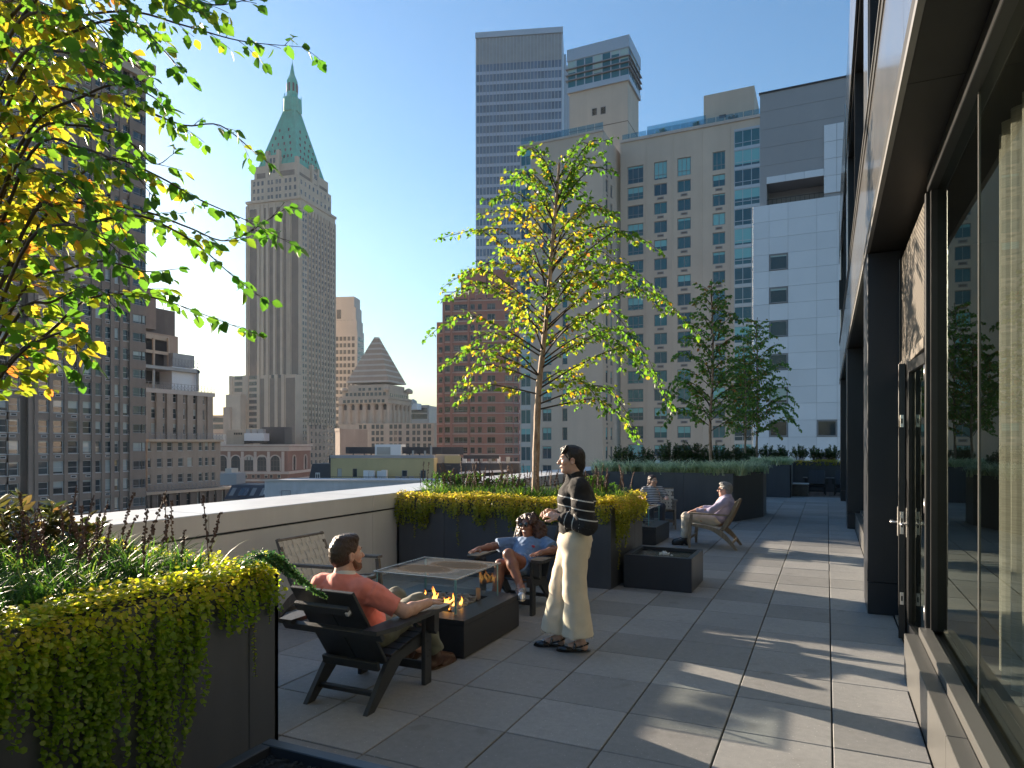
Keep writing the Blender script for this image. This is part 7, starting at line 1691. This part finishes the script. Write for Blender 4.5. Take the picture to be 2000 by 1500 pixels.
S = SDF(); S.cone(nb + V3(0, .008, -.012), nb + V3(0, .014, .030), .079, .070, .004, True); S.cone(nb + V3(0, .008, -.06), nb + V3(0, .02, .09), .064, .060, .003, True, True); skin('collar', S, .0045, m_rib, t)
S = SDF(); S.ell(mid + V3(0, .02, -.02), [.17, .15, .105], .05)
for a, b, c in ((hl, kl, al_), (hr, kr, ar_)): S.chain([a, (a + b) / 2, b], [.105, .098, .078], .03); S.cone(b, c + V3(0, 0, .03), .076, .062, .03, True)
fo = noisef(.004, 48, 1.1); S.disp = fo; skin('trousers', S, .0065, m_olive, t)
shoe('boot', ar_, ar_ + V3(.03, .19, -.085), m_boot, t, .09, m_bootsole); shoe('boot', al_, al_ + V3(-.02, .19, -.085), m_boot, t, .09, m_bootsole)

# ---------------------------------------------------------------- the woman in denim
m_denim = cloth('washed_denim', (.105, .19, .33), .2, .85, 420, .4, 16); m_silver = M('silver_leather', (.52, .53, .54), .25, metal=.7, var=.15, vs=60); m_cream = M('cream_sole', (.55, .45, .30), .7, var=.08); m_patch = M('red_patch', (.35, .03, .05), .6, var=.2, vs=80); m_lens = M('sunglass_lens', (.008, .008, .009), .06, var=.1, spec=.8)
t = thing('person', 'person in blue denim with curly hair and sunglasses, laughing with legs crossed', 'person', (-2.95, 6.6, 0))
hl, hr = V3(-2.84, 6.62, .40), V3(-3.04, 6.62, .40); ch, nb = V3(-2.93, 6.80, .60), V3(-2.945, 6.86, .725); sl, sr = V3(-2.745, 6.83, .665), V3(-3.115, 6.83, .665)
el, wl_ = V3(-2.60, 6.70, .628), V3(-2.655, 6.46, .628); er, wr_ = V3(-3.30, 6.66, .628), V3(-3.355, 6.43, .625)
kl, al_ = V3(-2.895, 6.20, .635), V3(-2.70, 6.06, .345); kr, ar_ = V3(-3.01, 6.24, .515), V3(-3.04, 6.16, .11)
Hd = Frame((-2.955, 6.83, .845), (-.10, -.99, .12), (-.16, .10, 1))
S = SDF(); sit_body(S, hl, hr, ch, nb, sl, sr); head_skin(S, Hd, .97, .8, fem=True); S.cone(nb - V3(0, 0, .05), Hd(-.025, 0, -.05), .052, .050, .03)
for a, b, c, sd, d in ((sl, el, wl_, 1, (-.18, -1, -.02)), (sr, er, wr_, -1, (-.12, -1, -.03))): limb(S, a, b, c, [.05, .045, .038, .038, .026]); hand(S, c, d, (0, 0, -1), -sd, .10, .0082)
limb(S, hl, kl, al_, [.088, .080, .057, .055, .034]); limb(S, hr, kr, ar_, [.088, .080, .057, .055, .034]); ank_foot(S, al_, al_ + V3(.05, -.15, -.05)); ank_foot(S, ar_, ar_ + V3(0, -.17, -.06))
skin('body', S, .0058, m_skin_b, t); face_parts(Hd, t, .97, smile=True, eyes=False)
for s_ in (-1, 1):
    S = SDF(); S.ell(Hd(.100, .033 * s_, .016), [.012, .027, .023], .003, Hd.R); S.cut(Hd(.098, 0, 0), -Hd.f); g_ = skin('sunglasses', S, .0032, m_lens, t); S = SDF(); S.cone(Hd(.10, .055 * s_, .02), Hd(.0, .076 * s_, .02), .0035, .003, .002); skin('temple_arm', S, .003, m_lens, g_)
S = SDF()
for c, r in (((-.03, 0, .055), (.115, .105, .095)), ((-.06, 0, -.04), (.09, .13, .12)), ((-.04, .10, -.06), (.075, .055, .13)), ((-.04, -.10, -.06), (.075, .055, .13)), ((-.05, .12, -.13), (.075, .06, .07)), ((-.05, -.12, -.13), (.075, .06, .07)), ((.03, .075, .05), (.06, .035, .06)), ((.03, -.075, .05), (.06, .035, .06)), ((-.07, .13, -.05), (.06, .05, .09)), ((-.07, -.13, -.05), (.06, .05, .09))): S.ell(Hd(*c), r, .03, Hd.R)
S.ell(Hd(.095, 0, -.02), [.085, .062, .105], .01, Hd.R, True); c1, c2 = noisef(.005, 75, .4), noisef(.003, 150, 1.1); S.disp = lambda X, Y, Z: c1(X, Y, Z) + c2(X, Y, Z); hr_ = skin('hair', S, .006, m_hair_cu, t)
mb = MB(); rr = random.Random(6)
for k in range(420):
    a = rr.uniform(-2.5, 2.5); v = rr.uniform(-.9, 1.0); p0 = np.array((-.035 + .085 * math.cos(a) * math.cos(v * 1.3) * -1, .10 * math.sin(a) * math.cos(v * 1.1) , .05 + .10 * math.sin(v * 1.35)))
    if p0[0] > .02 and abs(p0[1]) < .07 and p0[2] < .10: continue
    L = rr.uniform(.05, .16) * (1.2 if p0[2] < .05 else .6); ph = rr.uniform(0, 6.28); o_ = np.array((p0[0] + .03, p0[1], 0)); o_ /= max(np.linalg.norm(o_), 1e-6); pts = []
    for i in range(9):
        s = i / 8; c = p0 + o_ * .030 * s + np.array((0, 0, -L * s)) + .011 * np.array((math.cos(ph + s * 13), math.sin(ph + s * 13), .3 * math.sin(ph + s * 9))); pts.append(Vector(Hd(*c)))
    mb.tube(pts, [.0052 * (1 - .5 * i / 8) for i in range(9)], 4)
part('curls', mb, m_hair_cu, hr_, 'stuff', smooth=True, world=True)
S = SDF(); mid = (hl + hr) / 2; S.ell(mid + V3(0, .0, .02), [.185, .15, .11], .05); S.cone(mid + V3(0, 0, .05), ch, .145, .148, .07); S.ell(ch, [.175, .135, .13], .06); S.cone(ch, nb - V3(0, 0, .02), .12, .078, .05); S.cone(sl, sr, .062, .062, .05)
for a, b in ((sl, el), (sr, er)): S.cone(a, a + (b - a) * .35, .074, .076, .04); S.cone(a + (b - a) * .2, a + (b - a) * .80, .076, .078, .02, True)
for a, b in ((hl, kl), (hr, kr)): S.cone(a, a + (b - a) * .52, .112, .105, .03, True)
S.cut(nb + V3(0, .0, .018), Hd.u); fo = noisef(.0045, 40, .3); fo2 = noisef(.0028, 85, 2.2); S.disp = lambda X, Y, Z: fo(X, Y, Z) + fo2(X, Y, Z); sh = skin('denim_outfit', S, .0062, m_denim, t)
for s_ in (-1, 1):
    S = SDF(); q = nb + V3(0, -.052, .012); S.chain([nb + V3(.072 * s_, .0, .018), q + V3(.045 * s_, -.005, .0), q + V3(.022 * s_, -.032, -.05)], [.012, .014, .008], .006); skin('collar', S, .0045, m_denim, sh)
S = SDF(); S.ell((-2.835, 6.672, .655), [.026, .012, .016], .002, np.array([[1, 0, 0], [0, 1, .2], [0, -.2, 1]])); skin('patch', S, .0035, m_patch, sh)
for k in range(5): S = SDF(); S.ell((-2.94 + .003 * k, 6.668 - .013 * k - .004 * (k > 2), .645 - .038 * k), [.006, .006, .006], .001); skin('button', S, .003, m_tag, sh)
shoe('shoe', al_ + V3(0, 0, -.01), al_ + V3(.075, -.155, -.055), m_silver, t, .0, m_cream); shoe('shoe', ar_, ar_ + V3(0, -.17, -.085), m_silver, t, .0, m_cream)

# ---------------------------------------------------------------- the standing woman
m_knit = striped('black_striped_knit', (.012, .012, .013), (.62, .60, .56), .074, .125); m_ecru = cloth('ecru_denim', (.62, .535, .40), .07, .85, 500, .3, 9); m_patent = M('black_patent', (.010, .010, .012), .16, var=.3, vs=90, spec=.7); m_stud = M('silver_stud', (.6, .6, .62), .25, metal=.8)
t = thing('person', 'person standing in black striped sweater and wide cream trousers, short dark hair', 'person', (-2.02, 5.46, 0))
B_ = Frame((-2.02, 5.46, 0), (-.908, -.419, 0))
hl, hr = B_(-.085, .095, .92), B_(-.075, -.095, .92); ch, nb = B_(-.095, 0, 1.27), B_(-.085, 0, 1.43); sl, sr = B_(-.105, .175, 1.385), B_(-.095, -.175, 1.385)
el, wl_ = B_(-.155, .235, 1.085), B_(.065, .125, 1.135); er, wr_ = B_(-.10, -.24, 1.095), B_(.085, -.06, 1.15)
kl, al_ = B_(-.065, .085, .50), B_(-.130, .07, .085); kr, ar_ = B_(.04, -.08, .50), B_(.055, -.075, .085)
Hd = Frame(B_(-.055, 0, 1.605), B_.f + np.array((-.02, .04, -.02)))
S = SDF(); mid = (hl + hr) / 2; S.ell(mid, [.13, .13, .12], .05); S.cone(mid, B_(-.085, 0, 1.08), .12, .105, .06); S.cone(B_(-.085, 0, 1.08), ch, .105, .115, .06); S.ell(ch, [.125, .125, .13], .06); S.cone(ch, nb, .1, .055, .05); S.cone(sl, sr, .048, .048, .05)
head_skin(S, Hd, .95, 1.05, fem=True); S.cone(nb - V3(0, 0, .04), Hd(-.03, 0, -.05), .050, .048, .03)
for a, b, c, sd in ((sl, el, wl_, 1), (sr, er, wr_, -1)): limb(S, a, b, c, [.046, .042, .036, .035, .025]); hand(S, c, B_.f * .85 + B_.l * (-.35 * sd) + V3(0, 0, .25), B_.l * (-sd) * .6 - V3(0, 0, .6), sd, .55, .008)
for a, b, c in ((hl, kl, al_), (hr, kr, ar_)):
    limb(S, a, b, c, [.088, .078, .056, .052, .033]); toe = c + B_.f * .165 + V3(0, 0, -.062); S.cone(c + V3(0, 0, -.01), toe, .034, .018, .02); S.ell(c - B_.f * .025 + V3(0, 0, -.045), [.032, .030, .032], .02)
skin('body', S, .0055, m_skin_c, t); face_parts(Hd, t, .95, smile=True)
S = SDF(); S.ell(Hd(-.017, 0, .038), [.099, .078, .089], .01, Hd.R); S.ell(Hd(-.058, 0, -.02), [.052, .060, .070], .03, Hd.R); S.ell(Hd(.035, 0, .098), [.060, .060, .030], .03, Hd.R); S.cone(Hd(-.072, 0, -.05), Hd(-.066, 0, -.115), .038, .024, .03)
for q in range(9): S.chain([Hd(.01 + .004 * q, -.06 + .015 * q, .118), Hd(.065, -.062 + .0155 * q, .085), Hd(.088, -.060 + .015 * q, .050 + .006 * (q % 3))], [.012, .011, .004], .006)
for s_ in (-1, 1): S.chain([Hd(.03, .068 * s_, .06), Hd(.022, .077 * s_, .025), Hd(.026, .076 * s_, -.008)], [.014, .010, .004], .008)
S.ell(Hd(.105, 0, -.045), [.085, .085, .080], .012, Hd.R, True); S.ell(Hd(-.004, .082, -.012), [.024, .02, .036], .008, Hd.R, True); S.ell(Hd(-.004, -.082, -.012), [.024, .02, .036], .008, Hd.R, True); S.disp = noisef(.0010, 140, .2); skin('hair', S, .0048, m_hair_dk, t)
S = SDF(); S.cone(B_(-.09, 0, .985), B_(-.095, 0, 1.26), .143, .150, .05, True); S.ell(ch + V3(0, 0, .02), [.155, .155, .15], .05); S.cone(ch, nb, .13, .075, .05); S.cone(sl, sr, .066, .064, .06); S.cone(nb - V3(0, 0, .02), B_(-.070, 0, 1.50), .070, .066, .02, True)
for a, b, c in ((sl, el, wl_), (sr, er, wr_)): S.chain([a, a * .5 + b * .5, b], [.078, .080, .080], .05); S.cone(b, b * .25 + c * .75, .078, .056, .05); S.cone(b * .4 + c * .6, c - (c - b) * .02, .052, .036, .02, True)
S.cone(B_(-.070, 0, 1.46), B_(-.07, 0, 1.54), .056, .052, .003, True, True); fo = noisef(.0045, 30, .9); fo2 = noisef(.002, 80, .1); S.disp = lambda X, Y, Z: fo(X, Y, Z) + fo2(X, Y, Z)
def stripes(V):
    o = V[:, 2] - .16 * ((V - B_.o) @ B_.f) ; o = np.where((o > 1.085) & (o < 1.31), o - 1.0, -1.0)
    dl = np.abs((V - B_.o) @ B_.l)
    for a, b, c in ((sl, el, wl_), (sr, er, wr_)):
        d = b - a; tt = ((V - a) @ d) / (d @ d); dist = np.linalg.norm(V - (a + np.clip(tt, 0, 1)[:, None] * d), axis=1); d2 = c - b; t2 = ((V - b) @ d2) / (d2 @ d2); di2 = np.linalg.norm(V - (b + np.clip(t2, 0, 1)[:, None] * d2), axis=1)
        L1 = np.linalg.norm(d); o = np.where((di2 < .095) & (di2 <= dist) & (t2 > .12), np.where(t2 < .72, .05 + np.linalg.norm(d2) * t2, -1), o)
    return o
skin('sweater', S, .0055, m_knit, t, stripes)
S = SDF(); S.cone(B_(-.082, 0, 1.045), B_(-.085, 0, .93), .118, .138, .03, True); S.ell(mid + V3(0, 0, -.02), [.145, .145, .12], .05)
for a, b, hem in ((hl, kl, B_(-.10, .09, .145)), (hr, kr, B_(.075, -.085, .135))): S.cone(a, b, .108, .098, .05); q_ = a * .42 + b * .58; S.cone(q_, hem, .076, .134, .03, True)
fo = noisef(.0026, 38, 1.9); fo3 = lambda X, Y, Z: .0028 * np.sin(((X * B_.f[0] + Y * B_.f[1]) * 58) + 3 * np.sin(Z * 5)) * np.clip((1.0 - Z) * 1.4, 0, 1); S.disp = lambda X, Y, Z: fo(X, Y, Z) + fo3(X, Y, Z); tr_ = skin('trousers', S, .006, m_ecru, t)
# back pocket and frayed hems
S = SDF(); S.ell(B_(-.175, .095, .86), [.035, .018, .085], .01, Frame((0, 0, 0), B_.f * .75 + B_.l * -.65).R); skin('pocket', S, .006, m_ecru, tr_)
mb = MB(); rr = random.Random(2)
for hem in (B_(-.10, .09, .145), B_(.075, -.085, .135)):
    for k in range(110): a = rr.uniform(0, 6.28); p = hem + V3(.124 * math.cos(a), .124 * math.sin(a), rr.uniform(-.004, .006)); q = p + V3(rr.uniform(-.008, .008), rr.uniform(-.008, .008), -rr.uniform(.006, .02)); mb.tube([Vector(p), Vector(q)], [.0013, .0006], 3, cap=False)
part('frayed_hem', mb, m_ecru, tr_, 'stuff', world=True)
for c in (al_, ar_):
    S = SDF(); tip = c + B_.f * .205 + V3(0, 0, -.072); S.ell(c + B_.f * .125 + V3(0, 0, -.060), [.075, .040, .030], .02, B_.R); S.cone(c + B_.f * .13 + V3(0, 0, -.068), tip, .030, .008, .02); S.ell(c + B_.f * .05 + V3(0, 0, -.078), [.13, .036, .012], .01, B_.R); S.ell(c + B_.f * .045 + V3(0, 0, -.045), [.055, .026, .035], .012, B_.R, True); S.cut(c + V3(0, 0, -.085), (0, 0, -1)); sh = skin('shoe', S, .005, m_patent, t)
    S = SDF(); S.chain([c + B_.f * .07 + B_.l * .036 + V3(0, 0, -.05), c + B_.l * .037 + V3(0, 0, -.030), c - B_.f * .05 + B_.l * .018 + V3(0, 0, -.018), c - B_.f * .058 + V3(0, 0, -.016), c - B_.f * .05 - B_.l * .018 + V3(0, 0, -.018), c - B_.l * .037 + V3(0, 0, -.030), c + B_.f * .07 - B_.l * .036 + V3(0, 0, -.05)], [.007] * 7, .004); skin('heel_strap', S, .004, m_patent, sh)
    S = SDF(); S.chain([c + B_.f * .065 + B_.l * .036 + V3(0, 0, -.055), c + B_.f * .055 + B_.l * .022 + V3(0, 0, -.018), c + B_.f * .055 + V3(0, 0, -.008), c + B_.f * .055 - B_.l * .022 + V3(0, 0, -.018), c + B_.f * .065 - B_.l * .036 + V3(0, 0, -.055)], [.011] * 5, .006); skin('instep_strap', S, .0045, m_patent, sh)
    for (f_, l_, z_) in ((.055, .03, -.018), (.06, .036, -.036), (.11, .036, -.04), (.12, .026, -.028), (.14, .02, -.034), (.03, .042, -.036), (-.01, .042, -.03)): S = SDF(); S.ell(c + B_.f * f_ + B_.l * l_ + V3(0, 0, z_ + .008), [.0058] * 3, .001); skin('stud', S, .003, m_stud, sh)
    S = SDF(); S.ell(c + B_.f * .125 + V3(0, 0, -.031), [.022, .024, .008], .002, B_.R); skin('buckle', S, .004, m_stud, sh)

# ---------------------------------------------------------------- the grey-haired man far down the terrace
m_lav = cloth('lavender_knit', (.31, .28, .40), .08); m_sand = cloth('sand_cotton', (.47, .42, .35), .1); m_blk = M('black_leather', (.012, .012, .013), .4, var=.2)
t = thing('person', 'person with grey hair in lavender sweater and pale trousers seated side-on', 'person', (-1.8, 12.0, 0))
hl, hr = V3(-1.72, 11.91, .45), V3(-1.72, 12.09, .45); ch, nb = V3(-1.555, 12.0, .71), V3(-1.525, 12.0, .855); sl, sr = V3(-1.54, 11.83, .785), V3(-1.54, 12.17, .785)
el, wl_ = V3(-1.76, 11.73, .62), V3(-2.00, 11.76, .62); er, wr_ = V3(-1.75, 12.27, .62), V3(-1.97, 12.22, .63)
kl, al_ = V3(-2.20, 11.90, .50), V3(-2.22, 11.90, .11); kr, ar_ = V3(-2.18, 12.10, .48), V3(-2.26, 12.08, .11)
Hd = Frame((-1.565, 12.0, .965), (-.99, .06, .02))
S = SDF(); sit_body(S, hl, hr, ch, nb, sl, sr); head_skin(S, Hd, 1.0, 1.1); S.cone(nb - V3(0, 0, .05), Hd(-.025, 0, -.05), .058, .055, .03)
for a, b, c, sd in ((sl, el, wl_, 1), (sr, er, wr_, -1)): limb(S, a, b, c, [.055, .048, .042, .042, .03]); hand(S, c, (-1, 0, -.12), (0, 0, -1), -sd, .25)
for a, b, c in ((hl, kl, al_), (hr, kr, ar_)): limb(S, a, b, c, [.09, .08, .06, .058, .04]); ank_foot(S, c, c + V3(-.17, 0, -.06))
skin('body', S, .0075, m_skin_d, t); face_parts(Hd, t, eyes=False); 
S = SDF(); S.cone(Hd(.098, -.055, .014), Hd(.098, .055, .014), .016, .016, .003); gl_ = skin('sunglasses', S, .005, m_lens, t)
S = SDF(); S.ell(Hd(-.018, 0, .042), [.106, .083, .094], .01, Hd.R); S.ell(Hd(-.05, 0, -.01), [.070, .076, .075], .03, Hd.R); S.ell(Hd(.04, 0, .105), [.06, .062, .03], .03, Hd.R); S.ell(Hd(.10, 0, -.02), [.085, .09, .08], .015, Hd.R, True); S.disp = noisef(.003, 150); skin('hair', S, .007, m_hair_gr, t)
S = SDF(); mid = (hl + hr) / 2; S.ell(mid + V3(.03, 0, .04), [.15, .16, .10], .05); S.cone(mid + V3(.02, 0, .06), ch, .145, .15, .07); S.ell(ch, [.14, .185, .145], .06); S.cone(ch, nb, .125, .072, .05); S.cone(sl, sr, .064, .064, .05)
for a, b, c in ((sl, el, wl_), (sr, er, wr_)): S.chain([a, b], [.068, .058], .04); S.cone(b, c, .057, .042, .03, True)
S.disp = noisef(.0045, 36); skin('sweater', S, .0078, m_lav, t)
S = SDF(); S.ell(mid + V3(-.02, 0, -.02), [.15, .16, .10], .05)
for a, b, c in ((hl, kl, al_), (hr, kr, ar_)): S.chain([a, b], [.098, .078], .03); S.cone(b, c + V3(0, 0, .03), .074, .066, .03, True)
S.disp = noisef(.0045, 42); skin('trousers', S, .0078, m_sand, t)
shoe('shoe', al_, al_ + V3(-.18, 0, -.085), m_blk, t, .02, h=.008); shoe('shoe', ar_, ar_ + V3(-.18, 0, -.085), m_blk, t, .02, h=.008)

# ---------------------------------------------------------------- the woman in the striped shirt behind the planter
m_tee = striped('striped_tee', (.50, .50, .50), (.025, .028, .04), .034, .48)
t = thing('person', 'person in black and white striped shirt with hair tied back, seated half behind the planter', 'person', (-3.3, 14.25, 0))
Wf = Frame((-3.30, 14.22, 0), (.36, -.93, 0)); W_ = lambda a, b, c: Wf(a, b, c)
hl, hr = W_(.0, .10, .44), W_(.0, -.10, .44); ch, nb = W_(-.12, 0, .70), W_(-.13, 0, .85); sl, sr = W_(-.12, .165, .775), W_(-.12, -.165, .775)
el, wl_ = W_(-.02, .27, .61), W_(.20, .23, .63); er, wr_ = W_(-.02, -.27, .61), W_(.20, -.22, .62); kl, al_ = W_(.44, .11, .48), W_(.42, .11, .1); kr, ar_ = W_(.44, -.11, .48), W_(.42, -.11, .1)
Hd = Frame(W_(-.10, 0, .965), (.80, -.60, -.02))
S = SDF(); sit_body(S, hl, hr, ch, nb, sl, sr); head_skin(S, Hd, .97, .9, fem=True); S.cone(nb - V3(0, 0, .05), Hd(-.025, 0, -.05), .050, .048, .03)
for a, b, c, sd in ((sl, el, wl_, 1), (sr, er, wr_, -1)): limb(S, a, b, c, [.05, .045, .038, .038, .026]); hand(S, c, Wf.f, (0, 0, -1), -sd, .25)
for a, b, c in ((hl, kl, al_), (hr, kr, ar_)): limb(S, a, b, c, [.088, .078, .056, .054, .036]); ank_foot(S, c, c + Wf.f * .17 + V3(0, 0, -.06))
skin('body', S, .0078, m_skin_c, t); face_parts(Hd, t)
S = SDF(); S.ell(Hd(-.020, 0, .040), [.105, .083, .092], .01, Hd.R); S.ell(Hd(-.05, 0, -.03), [.07, .075, .08], .03, Hd.R); S.chain([Hd(-.11, 0, -.02), Hd(-.13, 0, -.10), Hd(-.11, 0, -.18)], [.035, .032, .015], .02); S.ell(Hd(.10, 0, -.02), [.085, .09, .095], .015, Hd.R, True); S.disp = noisef(.0025, 150); skin('hair', S, .007, m_hair_b2, t)
S = SDF(); mid = (hl + hr) / 2; S.ell(mid + V3(0, 0, .05), [.16, .16, .11], .05); S.cone(mid + V3(0, 0, .06), ch, .14, .14, .07); S.ell(ch, [.155, .14, .135], .06); S.cone(ch, nb - V3(0, 0, .02), .115, .075, .05); S.cone(sl, sr, .06, .06, .05)
for a, b in ((sl, el), (sr, er)): S.cone(a, a + (b - a) * .3, .068, .068, .04); S.cone(a + (b - a) * .2, a + (b - a) * .85, .068, .064, .03, True)
S.disp = noisef(.004, 38); skin('shirt', S, .0078, m_tee, t, lambda V: V[:, 2] + .0)
S = SDF(); S.cone(nb + V3(0, 0, -.03), nb + V3(0, 0, .01), .074, .066, .004, True); skin('collar', S, .006, m_rib, t)
S = SDF(); S.ell(mid, [.16, .16, .10], .05)
for a, b, c in ((hl, kl, al_), (hr, kr, ar_)): S.chain([a, b], [.096, .074], .03); S.cone(b, c, .070, .06, .03, True)
skin('trousers', S, .009, cloth('navy_cotton', (.03, .035, .05)), t); shoe('shoe', al_, al_ + Wf.f * .17 + V3(0, 0, -.08), m_blk, t, .01, h=.009); shoe('shoe', ar_, ar_ + Wf.f * .17 + V3(0, 0, -.08), m_blk, t, .01, h=.009)
# ================================================================== the air between the terrace and the far towers
mb = MB(); mb.box(-620, 620, -40, 720, GZ - 1.0, 262.0)
hz = bpy.data.materials.new('haze_air'); hz.use_nodes = True; n_ = hz.node_tree; n_.nodes.remove(n_.nodes['Principled BSDF'])
pv = n_.nodes.new('ShaderNodeVolumePrincipled'); pv.inputs['Color'].default_value = (.82, .90, 1.0, 1); pv.inputs['Density'].default_value = .00008; pv.inputs['Anisotropy'].default_value = .3
n_.links.new(pv.outputs[0], n_.nodes['Material Output'].inputs['Volume'])
haze = link('haze', mb.mesh('haze', hz), None, 'stuff'); haze['label'] = 'thin blue air haze over the city'; haze['category'] = 'haze'
